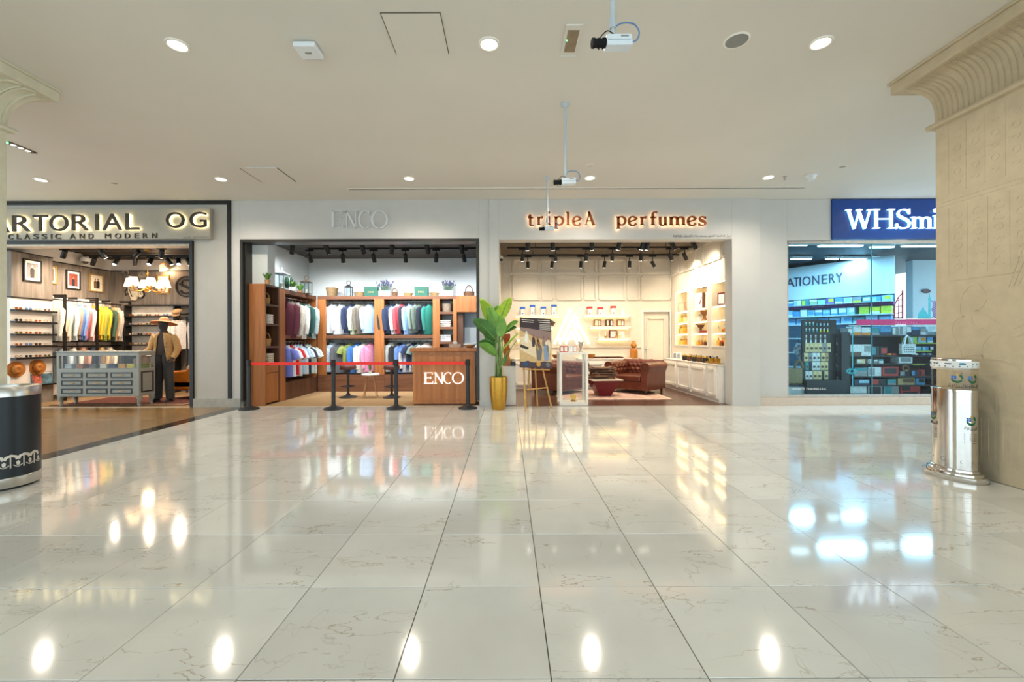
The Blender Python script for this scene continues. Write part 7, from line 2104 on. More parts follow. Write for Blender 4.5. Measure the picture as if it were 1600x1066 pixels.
def chesterfield(label, x, y, rz):
    t = thing('leather_armchair', label, 'armchair', (x, y, 0), rz)
    W, D = 0.56, 0.46
    mb = MB(); mb.box(-W + 0.06, W - 0.06, -D + 0.03, D - 0.03, 0.11, 0.3); build('seat_base', mb, LEA, t, bevel=0.02)
    mb = MB()
    for k in range(7): mb.ball((-0.3 + k * 0.1, -D + 0.025, 0.2), 0.014, 0.01, 0.014, n=8, m=5)
    stuff(build('front_buttons', mb, BUT, t))
    mb = MB(); mb.box(-W + 0.2, W - 0.2, -D + 0.01, D - 0.2, 0.3, 0.45); build('seat_cushion', mb, LEA, t, bevel=0.045, seg=4)
    for s in (-1, 1):
        mb = MB(); xa = s * (W - 0.1)
        poly = [(xa - 0.08, 0.11), (xa + 0.08, 0.11), (xa + 0.085, 0.5), (xa + s * 0.02 + 0.1, 0.6)] + [(xa + s * 0.02 + 0.115 * math.cos(a), 0.655 + 0.1 * math.sin(a)) for a in [i * PI / 10 for i in range(0, 11)]] + [(xa + s * 0.02 - 0.1, 0.6), (xa - 0.085, 0.5)]
        mb.prism(poly, -D, D - 0.02); ar = build('arm', mb, LEA, t, bevel=0.014)
        mb = MB()
        mb.ribbon(arc(xa + s * 0.02, 0.655, 0.085, 0.075, 0, 360, 20), 0.006, -D - 0.008, -D + 0.002)
        for k in range(9): mb.ball((xa - 0.07, -D - 0.004, 0.15 + k * 0.05), 0.008, 0.006, 0.008, n=6, m=4); mb.ball((xa + 0.07, -D - 0.004, 0.15 + k * 0.05), 0.008, 0.006, 0.008, n=6, m=4)
        stuff(build('arm_studs', mb, PC_['gold'] if False else BUT, ar))
        g, bt = MB(), MB()
        M4 = Matrix.Translation((s * (W - 0.185), 0, 0)) @ Matrix.Rotation(-s * PI / 2, 4, 'Z')
        tuft_panel(-D + 0.04, D - 0.2, 0.44, 0.72, 0.0, 0.05, 5, 3, g, bt, M4)
        build('tufted_lining', g, LEA, ar, smooth=60); stuff(build('buttons', bt, BUT, ar))
    mb = MB(); mb.box(-W + 0.06, W - 0.06, D - 0.2, D - 0.03, 0.11, 0.68); mb.cyl((-W + 0.05, D - 0.1, 0.69), (W - 0.05, D - 0.1, 0.69), 0.1, n=20); bk_ = build('backrest', mb, LEA, t, smooth=35)
    g, bt = MB(), MB(); tuft_panel(-W + 0.19, W - 0.19, 0.44, 0.76, D - 0.2, 0.05, 6, 3, g, bt); build('tufted_lining', g, LEA, bk_, smooth=60); stuff(build('buttons', bt, BUT, bk_))
    for sx_ in (-1, 1):
        for sy_ in (-1, 1):
            mb = MB(); mb.lathe([(0.02, 0), (0.028, 0.01), (0.03, 0.035), (0.018, 0.05), (0.035, 0.075), (0.03, 0.1), (0.04, 0.115)], 14, c=(sx_ * (W - 0.1), sy_ * (D - 0.08), 0)); build('leg', mb, PC_['brown'], t, smooth=40)
    return t


chesterfield('oxblood chesterfield armchair right of the maroon table, angled to the left', 3.1, 10.25, -0.80)
chesterfield('oxblood chesterfield armchair behind the easel and display case', 1.26, 10.25, 0.80)
t = thing('cushion', 'small brown leather cushion in the corner of the right armchair', 'cushion', (3.34, 10.4, 0.45), -0.8)
mb = MB(Matrix.Rotation(-0.3, 4, 'X')); mb.loft([[(0.19 * s * a, w_, 0.19 + 0.18 * s * b) for a, b in ((-1, -1), (0, -.86), (1, -1), (.88, 0), (1, 1), (0, .88), (-1, 1), (-.88, 0))] for s, w_ in ((0.5, -0.075), (0.9, -0.045), (1, 0), (0.9, 0.045), (0.5, 0.075))]); build('cover', mb, mat('cushion_leather', '#7A4236', 0.4, var=0.1), t, smooth=70)

# maroon table with boards
tx_, ty_ = PX(943, 9.55, 600), 9.6
t = thing('side_table', 'maroon inverted-pyramid side table with pale top before the right armchair', 'table', (tx_, ty_, 0), 0.1)
mb = MB(); mb.loft([[(s * a, s * b, z) for a, b in ((-1, -1), (1, -1), (1, 1), (-1, 1))] for s, z in ((0.13, 0.0), (0.13, 0.01), (0.31, 0.375))]); build('pedestal', mb, mat('maroon_lacquer', '#6A1620', 0.25), t)
mb = MB(); mb.box(-0.345, 0.345, -0.345, 0.345, 0.375, 0.4); build('tabletop', mb, mat('pale_stone_top', '#D9CBB6', 0.3), t, bevel=0.004)
rb = random.Random(8)
for k in range(5):
    b_ = thing('wooden_board', f'dark carved wooden board, {["lowest", "second", "third", "fourth", "topmost"][k]} of the stack on the maroon table', 'board', (tx_ + rb.uniform(-.04, .04), ty_ + rb.uniform(-.03, .03), 0.4 + k * 0.055), rb.uniform(-0.35, 0.35), 'boards stacked on the maroon table')
    mb = MB(); w_ = rb.uniform(0.26, 0.31); mb.box(-w_, w_, -0.19, 0.19, 0, 0.035); build('board', mb, wood('stacked_walnut', '#7A5236', '#4E3220', 0.5, 3, along='x'), b_, bevel=0.006)
    mb = MB(); mb.box(-w_ * .8, -w_ * .6, -0.18, 0.18, 0.035, 0.054); mb.box(w_ * .6, w_ * .8, -0.18, 0.18, 0.035, 0.054); stuff(build('batten', mb, PC_['brown'], b_))
t = thing('rug', 'pale pink and cream rug under the armchairs', 'rug', (2.25, 9.85, 0.001))
mb = MB(); mb.box(-1.15, 1.25, -0.85, 0.85, 0, 0.012); build('pile', mb, mat('pale_rug', '#C9A898', 0.95, var=0.18, scale=7), t)
mb = MB()
for q in ((-1.15, 1.25, -0.85, -0.8), (-1.15, 1.25, 0.8, 0.85), (-1.15, -1.1, -.8, .8), (1.2, 1.25, -.8, .8)): mb.box(*q, 0.011, 0.0135)
build('border', mb, mat('rug_cream', '#DCCBB6', 0.95, var=0.1), t)

# glass display case at the threshold
x0, x1, yc0 = PX(874, 8.25, 600), PX(919, 8.25, 600), 8.24
t = thing('display_case', 'white framed glass display case standing at the perfume shop threshold', 'display case', ((x0 + x1) / 2, yc0 + 0.2, 0)); w = (x1 - x0) / 2
for sx_ in (-1, 1):
    for sy_ in (-1, 1):
        mb = MB(); mb.box(sx_ * w - (0.05 if sx_ > 0 else 0), sx_ * w + (0.05 if sx_ < 0 else 0), sy_ * .2 - (0.05 if sy_ > 0 else 0), sy_ * .2 + (0.05 if sy_ < 0 else 0), 0.06, 1.0); build('post', mb, CAB, t)
mb = MB(); mb.box(-w, w, -0.2, 0.2, 0, 0.06); build('base', mb, CAB, t, bevel=0.003)
mb = MB(); mb.box(-w, w, -0.2, 0.2, 1.0, 1.04); build('top', mb, CAB, t, bevel=0.003)
for sx_ in (-1, 1):
    mb = MB(); mb.box(sx_ * (w - 0.03) - .001, sx_ * (w - 0.03) + .001, -0.15, 0.15, 0.06, 1.0); build('pane', mb, MATS['clear_glass'], t)
mb = MB(); mb.box(-w + .05, w - .05, -0.172, -0.17, 0.06, 1.0); build('pane', mb, MATS['clear_glass'], t)
xm = (x0 + x1) / 2
t = thing('desk_clock', 'small gold clock on the floor of the white display case', 'clock', (xm + 0.02, yc0 + 0.2, 0.06))
mb = MB(); mb.lathe([(0.06, 0), (0.065, 0.01), (0.03, 0.025), (0.02, 0.04)], 18); build('foot', mb, PC_['gold'], t, smooth=40)
mb = MB(); mb.ribbon(arc(0, 0.085, 0.042, 0.042, 0, 360, 20), 0.014, -0.03, 0.03); mb.prism([(0.04 * math.cos(i * PI / 9), 0.085 + 0.04 * math.sin(i * PI / 9)) for i in range(18)], -0.015, 0.015); build('drum', mb, PC_['gold'], t, smooth=40)
for k, (dx, c_, lab) in enumerate(((-0.21, 'red', 'red and white perfume box, first'), (-0.13, 'red', 'red perfume box, second'), (-0.03, 'silver', 'pale perfume box, third'), (0.05, 'rose', 'rose perfume box, fourth'))):
    o = art_box(f'{lab} on top of the white display case', xm + dx, yc0 + 0.2, 1.04, 0.075, 0.12, 'white', c_)
t = thing('goblet', 'silver trumpet-shaped goblet on top of the white display case', 'goblet', (xm + 0.17, yc0 + 0.2, 1.04))
mb = MB(); mb.lathe([(0.05, 0), (0.05, 0.008), (0.016, 0.03), (0.016, 0.07), (0.03, 0.12), (0.062, 0.2), (0.058, 0.2), (0.02, 0.1)], 20, cap=False); build('body', mb, PC_['silver'], t, smooth=50)
# white pedestal behind the plant with orange carvings
t = thing('pedestal', 'plain white pedestal behind the gold pot', 'pedestal', (0.04, 8.5, 0))
mb = MB(); mb.box(-0.11, 0.12, -0.16, 0.16, 0, 0.75); build('body', mb, CAB, t, bevel=0.004)
mb = MB(); mb.box(-0.12, 0.13, -0.17, 0.17, 0.75, 0.765); build('top', mb, CAB, t)
t = thing('carved_figure', 'tall orange carved hourglass figure on the white pedestal behind the plant', 'sculpture', (-0.02, 8.5, 0.765))
mb = MB(); mb.loft([[(s * a, s * .7 * b, z) for a, b in ((-1, -1), (1, -1), (1, 1), (-1, 1))] for s, z in ((0.085, 0), (0.085, 0.12), (0.05, 0.2), (0.08, 0.32))]); build('lower_body', mb, ow, t, bevel=0.006)
mb = MB(); mb.loft([[(s * a, s * .7 * b, z) for a, b in ((-1, -1), (1, -1), (1, 1), (-1, 1))] for s, z in ((0.08, 0.32), (0.04, 0.44), (0.075, 0.56), (0.075, 0.64))]); build('upper_body', mb, mat('burnt_orange_wood', '#B2581C', 0.45, var=0.15), t, bevel=0.006)
t = thing('trinket_box', 'small dark box with pale lid on the white pedestal', 'box', (0.11, 8.4, 0.765))
mb = MB(); mb.box(-0.05, 0.05, -0.05, 0.05, 0, 0.07); build('carton', mb, PC_['black'], t, bevel=0.004)
mb = MB(); mb.ball((0, 0, 0.1), 0.05); build('lid', mb, PC_['silver'], t, smooth=60)

# lights
WARM3 = (1.0, 0.86, 0.68)
track(0.1, 4.3, 8.95, ZC3 - 0.12, 'black ceiling track nearest the perfume shop opening')
track(0.0, 4.3, 9.75, ZC3 - 0.14, 'middle black ceiling track of the perfume shop')
track(0.0, 4.3, 10.6, ZC3 - 0.14, 'rear black ceiling track of the perfume shop')
rr_ = random.Random(12)
for k, (u, hot) in enumerate(((825, 1), (864, 0), (925, 0), (968, 0), (1005, 0), (1012, 0), (1051, 0), (1084, 0))):
    track_light(PX(u, 8.95), 8.95, ZC3 - 0.12, f'black spotlight, {ORD[k]} from left on the perfume shop front track', (0.55 if u > 1040 else rr_.uniform(-.25, .25), 0.25, -0.8), POW_S3 * (0.4 if 855 < u < 930 else 1.0), WARM3, bool(hot), 1.1, drop=0.07)
for k, (u, hot) in enumerate(((817, 1), (868, 0), (916, 0), (957, 0), (1002, 0), (1047, 1), (1070, 0))):
    track_light(PX(u, 9.75), 9.75, ZC3 - 0.14, f'black spotlight, {ORD[k]} from left on the perfume shop middle track', (0.55 if u > 1040 else rr_.uniform(-.2, .2), 0.3, -0.8), POW_S3 * (0.4 if 855 < u < 930 else 1.0), WARM3, bool(hot), 1.0, drop=0.14)
for k, (u, hot) in enumerate(((825, 0), (863, 0), (908, 0), (945, 0), (984, 0), (1020, 0))):
    track_light(PX(u, 10.6), 10.6, ZC3 - 0.14, f'black spotlight, {ORD[k]} from left on the perfume shop rear track', (0.6 if u > 1010 else rr_.uniform(-.1, .1), 0.3, -0.8), POW_S3 * (0.4 if 855 < u < 930 else 1.0), WARM3, bool(hot), 0.95, drop=0.16)
p = P(783, 405, 10.0)
t = thing('dome_camera', 'small white camera on the left wall of the perfume shop', 'camera', (-0.15, 10.0, 3.2))
mb = MB(); mb.box(-0.02, 0.05, -0.05, 0.05, -0.02, 0.06); build('housing', mb, M['white_plastic'], t, bevel=0.008)
mb = MB(); mb.ball((0.015, -0.02, -0.03), 0.04); build('dome', mb, MATS['dome_dark'], t, smooth=60)

# sign letters
t = thing('shop_sign', 'copper halo-lit serif letters on the white wall over the perfume shop', 'sign', (0, ZF - 0.03, 0))
cop = mat('copper_letter', '#9A5230', 0.4, metal=0.4, var=0.05)
halo3 = glow('halo_led_copper', (1.0, 0.72, 0.42), 2.6)
S3 = [('t', 823.8, 834.6, 334, 353.2), ('r', 838, 850, 338, 353), ('i', 853, 861.6, 330.5, 353), ('p', 864.5, 881.5, 337.5, 358.5), ('l', 883.5, 891.5, 330.5, 353), ('e', 894, 909, 337.5, 353.5), ('A', 912, 931.5, 330.5, 353),
      ('p', 962, 979, 337.5, 358.5), ('e', 981, 996, 337.5, 353.5), ('r', 999, 1012, 338, 353), ('f', 1015, 1028.5, 330.5, 353), ('u', 1028.5, 1043, 338, 353.3), ('m', 1044.5, 1072, 338, 353), ('e', 1073.5, 1089, 337.5, 353.5), ('s', 1091.5, 1104, 337.5, 353.5)]
for ch, u0, u1, v0, v1 in S3:
    X0, X1, Zb, Zt = px_box(u0, u1, v0, v1, ZF - 0.1)
    o = build('letter', serif_fit(ch, X0, X1, Zb, Zt, -0.075, -0.045, T=0.088, t=0.036), cop, t)
    build('halo_backlight', serif_fit(ch, X0, X1, Zb, Zt, -0.044, -0.036, T=0.07, t=0.028), halo3, o)
X0, X1, Zb, Zt = px_box(1069, 1143.5, 366.5, 370.5, ZF - 0.05)
XA, XB, _, _ = px_box(1052, 1066, 366.5, 370.5, ZF - 0.05)
mb = text_fit('940768 -', XA, XB + .03, Zb, Zt, -0.003, 0.0)


def arabic(s):
    """joined letter forms, laid out right to left"""
    F_ = {'ا': 'ﺍﺎ', 'ب': 'ﺏﺐﺑﺒ', 'ت': 'ﺕﺖﺗﺘ', 'ة': 'ﺓﺔ', 'ج': 'ﺝﺞﺟﺠ', 'ح': 'ﺡﺢﺣﺤ', 'ر': 'ﺭﺮ', 'س': 'ﺱﺲﺳﺴ', 'ض': 'ﺽﺾﺿﻀ', 'ط': 'ﻁﻂﻃﻄ', 'ع': 'ﻉﻊﻋﻌ', 'ل': 'ﻝﻞﻟﻠ', 'م': 'ﻡﻢﻣﻤ', 'و': 'ﻭﻮ', 'ي': 'ﻱﻲﻳﻴ', 'ه': 'ﻩﻪﻫﻬ', 'ك': 'ﻙﻚﻛﻜ'}
    out = ''
    for i, ch in enumerate(s):
        f = F_.get(ch)
        if not f: out += ch; continue
        pj = i > 0 and len(F_.get(s[i - 1], '')) == 4
        nj = len(f) == 4 and i + 1 < len(s) and s[i + 1] in F_
        out += f[(1 if pj else 0) + (2 if nj else 0)] if len(f) == 4 else f[1 if pj else 0]
    return out[::-1]


text_fit(arabic('تريبل ايه لتجارة العطور ومستحضرات التجميل'), X0, X1, Zb - 0.01, Zt + 0.01, -0.003, 0.0, mb)
stuff(build('small_print', mb, mat('small_print_dark', '#6A6660', 0.5), t))
# ------------------------------------------------------------------ bookshop behind glass (right)
XL4, XR4, YB4, ZC4 = 5.2, 13.0, 14.2, 3.42
YG = ZF + 0.08
COOL = (0.34, 0.72, 1.0)
fb = MB(); fb.box(XL4, XR4, ZF, YB4 + .2, -0.1, 0.002); struct('floor', fb, mat('bookshop_floor', '#B9B4A8', 0.25, var=0.03))
cb = MB(); cb.box(XL4, XR4, YG + 0.1, YB4 + .2, ZC4, ZC4 + 0.1); struct('ceiling', cb, mat('dark_ceiling', '#20303A', 0.6))
wb = MB(); wb.box(XL4, XL4 + 0.1, YG + .1, YB4, 0, ZC4); struct('wall_left', wb, M['cool_wall'])
blw = mat('pale_blue_wall', '#C9D6DC', 0.6, var=0.01)
wb = MB(); wb.box(XL4, XR4, YB4, YB4 + .2, 0, ZC4); struct('wall_back', wb, blw)
wb = MB(); wb.box(9.62, 9.75, 11.6, YB4, 0, ZC4); wb.box(11.1, XR4, 11.6, 11.8, 0, ZC4); wb.box(9.75, 11.1, 12.6, 12.7, 0, ZC4); struct('wall_back', wb, blw)
dp = MB(); dp.box(9.8, 10.75, 12.55, 12.6, 0, 2.6); d_ = struct('door_2', dp, mat('grey_door', '#5B6670', 0.5))
mb = MB(); mb.box(10.05, 10.6, 12.54, 12.55, 1.3, 2.2); build('pane', mb, mat('door_pane', '#7D8A94', 0.2), d_)
mb = MB(); mb.box(10.75, 10.85, 12.5, 12.6, 0, 2.65); mb.box(9.75, 10.85, 12.5, 12.6, 2.6, 2.68); build('door_frame', mb, blw, d_)
p = P(1447, 455, 11.58)
t = thing('round_sign', 'small dark red oval sign on the pale wall of the bookshop', 'sign', (p.x, 11.59, p.z))
mb = MB(); mb.prism([(0.1 * math.cos(i * PI / 10), 0.05 * math.sin(i * PI / 10)) for i in range(20)], -0.02, 0.0); build('face', mb, mat('sign_dark_red', '#5B2630', 0.4), t)
mb = MB(); mb.ribbon(arc(0, 0, 0.1, 0.05, 0, 360, 20), 0.008, -0.026, -0.002); build('rim', mb, mat('sign_rim', '#3A2630', 0.4), t)

# shop window
wn = MB(); wn.box(xW0, xW1, YG - 0.05, YG + 0.05, 0.15, 0.2); wn.box(xW0, xW1, YG - 0.05, YG + 0.05, zW - 0.04, zW + .02); wn.box(xW0, xW0 + 0.02, YG - 0.05, YG + .05, 0.2, zW)
win = struct('window_1', wn, mat('window_profile', '#A9A39A', 0.35, metal=0.5), bevel=0.003)
xj1, xj2 = PX(1362, YG), PX(1332, YG)
wg = glass('shop_window_glass', (0.74, 0.94, 1.0), refl=0.4)
for a, b in ((xW0 + 0.02, xj1 - 0.004), (xj1 + 0.004, xW1)):
    mb = MB(); mb.add([(a, YG, 0.2), (b, YG, 0.2), (b, YG, zW - .04), (a, YG, zW - .04)], [(0, 1, 2, 3)]); build('pane', mb, wg, win)
mb = MB(); mb.box(xj1 - 0.006, xj1 + 0.006, YG - 0.008, YG + 0.008, 0.2, zW - .04); build('pane_joint', mb, mat('glass_edge', '#3F8FA6', 0.2), win)
sb = MB(); sb.box(4.88, xW1, YG - 0.09, YG + 0.08, 0.0, 0.15); struct('trim_10', sb, marble('beige_marble_sill', lin('#B79E80'), lin('#7E6446'), rough=0.15, scale=3), bevel=0.004)
mb = MB(); mb.box(6.29, xW1, ZF + 0.0, ZF + 0.15, 3.215, 3.985)
t = thing('shop_sign', 'deep blue fascia with glowing white serif letters over the bookshop window', 'sign', (0, 0, 0))
build('fascia', mb, mat('fascia_blue', '#123F8A', 0.25, var=0.02), t, bevel=0.004)
wlet = glow('white_lit_letter', (0.85, 0.97, 1.0), 1.3)
cyh = glow('cyan_halo_led', (0.15, 0.6, 1.0), 0.6)
for ch, u0, u1, v0, v1 in (('W', 1320, 1363, 327.5, 358.5), ('H', 1362, 1397, 327, 358), ('S', 1399, 1421, 326.5, 358.5), ('m', 1422, 1455.5, 339, 358), ('i', 1457, 1466, 327, 358), ('t', 1469, 1481, 331, 358), ('h', 1483, 1506, 326, 358)):
    X0, X1, Zb, Zt = px_box(u0, u1, v0, v1, ZF - 0.02)
    build('letter', serif_fit(ch, X0, X1, Zb, Zt, ZF - 0.055, ZF - 0.02, T=0.05, t=0.018), wlet, t)
    build('halo_backlight', serif_fit(ch, X0, X1, Zb, Zt, ZF - 0.012, ZF - 0.004, T=0.05, t=0.018), cyh, t.children[-1])

# slanted wall with STATIONERY header and shelving
A_, B_ = Vector((7.0, 13.9, 0)), Vector((9.49, 10.4, 0))
dv = (B_ - A_); LN = dv.length; ang = math.atan2(dv.y, dv.x)
hb = thing('header_panel', 'white slanted header panel with dark stationery lettering inside the bookshop', 'sign', (A_.x, A_.y, 0), ang)
mb = MB(); mb.box(0, LN, 0, 0.12, 2.39, 3.33); build('panel', mb, mat('header_white', '#D3DCE0', 0.6, var=0.01), hb, bevel=0.004)


def on_slant(u):
    """distance along the slanted wall of pixel column u"""
    k = (u - U0) / F
    return (k * A_.y - A_.x) / (dv.x / LN - k * dv.y / LN)


s0, s1 = on_slant(1237), on_slant(1317)
navy = mat('lettering_navy', '#16324A', 0.4)
us = [('A', 1229, 1242), ('T', 1241.5, 1248.5), ('I', 1250, 1252), ('O', 1254.5, 1267), ('N', 1270, 1280.5), ('E', 1284.5, 1293), ('R', 1296, 1305.5), ('Y', 1306.5, 1317), ('T', 1219, 1228), ('S', 1208, 1217)]
for ch, u0, u1 in us:
    build('letter', text_fit(ch, on_slant(u0), on_slant(u1), 2.78, 3.03, -0.025, 0.0), navy, hb)
sh = thing('shelving_unit', 'long slanted wall shelving full of boxed stationery behind the shop glass', 'shelving', (A_.x, A_.y, 0), ang)
wsh = mat('shelf_blue_white', '#B9C9D2', 0.5)
mb = MB(); mb.box(0, LN, 0.08, 0.12, 0, 2.39); build('back_panel', mb, mat('shelf_back', '#4F86A0', 0.6), sh)
for z in (1.9, 1.68, 1.3, 0.9, 0.5, 0.1):
    mb = MB(); mb.box(0, LN, -0.3, 0.1, z - 0.03, z); build('shelf', mb, wsh, sh)
mb = MB(); mb.box(0, LN, -0.02, 0.08, 2.12, 2.2); build('shelf_banner', mb, mat('banner_purple', '#7B3A8E', 0.5), sh)
mb = MB()
for k in range(3):
    s_ = LN * (0.38 + 0.22 * k); mb.ribbon([(s_, 2.16), (s_ + 0.05, 2.17), (s_ + 0.1, 2.155), (s_ + 0.18, 2.165), (s_ + 0.28, 2.155)], 0.007, -0.023, -0.02)
stuff(build('banner_script', mb, wht, sh))
R4 = Matrix.Translation((A_.x, A_.y, 0)) @ Matrix.Rotation(ang, 4, 'Z')
GC = {k: mat('pack_' + k, c, 0.4, var=0.12, scale=25) for k, c in dict(blue='#4C96C8', sky='#8EC4DE', white='#D8E2E6', purple='#6E5FA8', green='#8FB08A', yellow='#C9CE3A', lime='#A8C23E', teal='#2E8C98', navy='#1E3350', grey='#8E979C', kraft='#B79A6E', cream='#DCCB9A', black='#16191C', red='#B8342E', orange='#E08A22', brown='#6A4C34').items()}
r4 = random.Random(21)
rfrac = random.Random(5)


def carton(label, M4, w, d, h, m, group, pm=None, frac=(0.15, 0.85, 0.2, 0.8), name='retail_box', cat='box'):
    t = thing(name, label, cat, (0, 0, 0), 0, group); t.matrix_world = M4
    mb = MB(); mb.box(-w / 2, w / 2, 0, d, 0, h); build('carton', mb, m, t)
    if pm:
        a, b, c_, e = rfrac.choice(((0.12, 0.88, 0.25, 0.85), (0.0, 1.0, 0.0, 0.35), (0.06, 0.5, 0.1, 0.9), (0.3, 0.95, 0.35, 0.9), (0.0, 1.0, 0.62, 1.0)))
        mb = MB(); mb.box(-w / 2 + w * a, -w / 2 + w * b, -0.003, 0.001, h * c_, h * e); build('front_print', mb, pm, t)
    return t


def slant_row(z, s0, s1, n, hmin, hmax, cols, where, prints):
    for k in range(n):
        s_ = s0 + (s1 - s0) * (k + 0.5) / n; w = (s1 - s0) / n * 0.9; c_ = cols[k % len(cols)]
        carton(f'{c_} packet, {ORD[k]} from left on the {where} of the slanted wall', R4 @ Matrix.Translation((s_, -0.2, z)), w, 0.18, r4.uniform(hmin, hmax), GC[c_], 'packets on the slanted bookshop shelves', GC[prints[k % len(prints)]], (0.1, 0.9, 0.3, 0.8))


sA, sM, sB = on_slant(1233), on_slant(1340), LN
mb = MB(); mb.box(0, LN, -0.3, 0.1, 2.19, 2.2); build('shelf', mb, wsh, sh)
slant_row(2.2, sA, sB, 12, 0.13, 0.17, ['blue', 'white', 'teal', 'green', 'sky', 'purple', 'blue', 'white', 'grey', 'teal', 'blue', 'sky'], 'top shelf', ['white', 'sky', 'yellow'])
slant_row(1.9, sA, sM, 9, 0.15, 0.19, ['sky', 'blue', 'white', 'sky', 'blue'], 'second shelf', ['white', 'blue'])
slant_row(1.9, on_slant(1346), sB, 3, 0.17, 0.2, ['lime', 'yellow', 'yellow'], 'right end shelf', ['lime', 'white', 'lime'])
slant_row(1.68, sA, sB, 9, 0.15, 0.18, ['blue', 'sky', 'teal', 'sky'], 'third shelf', ['sky', 'blue'])

# fluorescent fittings
TUBE = glow('cool_tube', (0.62, 0.88, 1.0), 8)
k = 0
for (u0, u1, v) in ((1279, 1347, 384.5), (1410, 1480, 385), (1236, 1267, 405), (1291, 1309, 405), (1315, 1373, 405), (1360, 1396, 383.5), (1234, 1262, 383)):
    vi = v + TH * ((u0 + u1) / 2 - 800); y = F * (3.33 - EYE) / (V0 - vi)
    if k == 5: y += 0.2
    x0, x1 = PX(u0, y, v), PX(u1, y, v)
    t = thing('fluorescent_light', f'long cool white ceiling light, {ORD[k]} of those seen through the bookshop glass', 'ceiling light', ((x0 + x1) / 2, y, 3.34), 0, None); w = (x1 - x0) / 2
    mb = MB(); mb.box(-w, w, -0.06, 0.06, 0.0, 0.06); mb.cyl((-w * .7, 0, 0.05), (-w * .7, 0, 0.09), 0.006, n=6); mb.cyl((w * .7, 0, 0.05), (w * .7, 0, 0.09), 0.006, n=6); build('housing', mb, M['white_plastic'], t)
    mb = MB(); mb.box(-w + 0.01, w - 0.01, -0.045, 0.045, -0.02, 0.0); build('tube', mb, TUBE, t)
    if k in (0, 1, 2, 4): light('tube_lamp', 'AREA', (0, 0, -0.03), 45 if k != 4 else 25, COOL, parent=t, aim=(0, 0, -1), sx=max(0.5, 2 * w), sy=0.15)
    k += 1

# front display shelving, facing the glass
YF = 9.0
gx0, gx1 = PX(1326, YF), PX(1470, YF)
t = thing('display_shelving', 'dark shelving of toys and souvenirs facing the bookshop window', 'shelving', ((gx0 + gx1) / 2, YF, 0)); w = (gx1 - gx0) / 2
dsh = mat('shelf_charcoal', '#2A2E32', 0.5)
mb = MB(); mb.box(-w, w, 0.42, 0.45, 0, 1.4); build('back_panel', mb, dsh, t)
RZ = [PZ(524, YF, 1400), PZ(556, YF, 1400), PZ(568, YF, 1400), PZ(588, YF, 1400), PZ(602, YF, 1400), PZ(620.5, YF, 1400)]
for z in RZ:
    mb = MB(); mb.box(-w, w, 0.0, 0.42, z - 0.025, z); build('shelf', mb, dsh, t)
mb = MB(); mb.box(-w, w, -0.003, 0.0, RZ[0] + 0.2, RZ[0] + 0.215); build('light_strip', mb, wht, t)
for x in (-w, w - 0.03):
    mb = MB(); mb.box(x, x + 0.03, 0.0, 0.42, 0, 1.42); build('upright', mb, dsh, t)
for z0, xa, xb in ((RZ[1] + 0.27, 1430, 1462), (RZ[1] + 0.1, 1430, 1455), (RZ[2] - 0.02, 1426, 1445)):
    mb = MB(); mb.box(PX(xa, YF) - (gx0 + gx1) / 2, PX(xb, YF) - (gx0 + gx1) / 2, -0.01, 0.2, z0 - 0.02, z0); build('shelf', mb, GC['lime'], t)


def row(j, items, where, z=None, y=YF):
    for k, (u0, u1, h, c_, pr, desc) in enumerate(items):
        x0, x1 = PX(u0, y), PX(u1, y)
        carton(f'{desc}, {ORD[k]} from left on the {where}', Matrix.Translation(((x0 + x1) / 2, y + 0.03, RZ[j] if z is None else z)), (x1 - x0) * 0.95, 0.2, h, GC[c_], 'souvenirs on the front display shelving', GC[pr] if pr else None, (0.12, 0.88, 0.25, 0.85))


row(0, [(1326, 1334, .16, 'grey', 'white', 'grey box'), (1335, 1347, .19, 'white', 'orange', 'boxed orange toy robot'), (1348, 1362, .17, 'white', 'orange', 'boxed orange toy car'), (1363, 1376, .17, 'teal', 'grey', 'teal box'), (1377, 1395, .19, 'blue', 'navy', 'wide blue box'), (1396, 1406, .18, 'grey', 'white', 'grey framed box'), (1407, 1418, .2, 'white', 'grey', 'white framed print box'), (1419, 1426, .18, 'white', 'navy', 'narrow framed box'), (1427, 1439, .18, 'navy', 'blue', 'dark blue box'), (1440, 1449, .18, 'grey', 'white', 'pale grey box'), (1452, 1464, .19, 'white', 'grey', 'white magazine pack')], 'top shelf of the front display')
row(1, [(1330, 1348, .24, 'white', 'brown', 'white box with brown picture'), (1347, 1363, .24, 'white', 'grey', 'white box of small cars'), (1364, 1376, .2, 'black', 'teal', 'dark toy box'), (1377, 1389, .19, 'black', 'red', 'black and red toy box')], 'second shelf of the front display')
row(1, [(1423, 1435, .13, 'lime', 'sky', 'green-blue picture book'), (1437, 1449, .13, 'sky', 'orange', 'sky-blue picture book'), (1451, 1460, .13, 'blue', 'white', 'blue picture book')], 'upper book ledge', RZ[1] + 0.27)
row(1, [(1432, 1442, .09, 'sky', 'blue', 'small sky-blue booklet'), (1443, 1453, .09, 'blue', 'sky', 'small blue booklet'), (1455, 1461, .1, 'navy', 'white', 'small navy booklet')], 'lower book ledge', RZ[1] + 0.1)
row(2, [(1340, 1354, .09, 'cream', 'white', 'cream figurine pack'), (1358, 1364, .09, 'white', 'grey', 'small white pack'), (1367, 1373, .08, 'grey', 'white', 'small grey pack'), (1375, 1382, .09, 'white', 'teal', 'small teal-marked pack'), (1406, 1428, .13, 'white', 'grey', 'wide white printed pack')], 'third shelf of the front display')
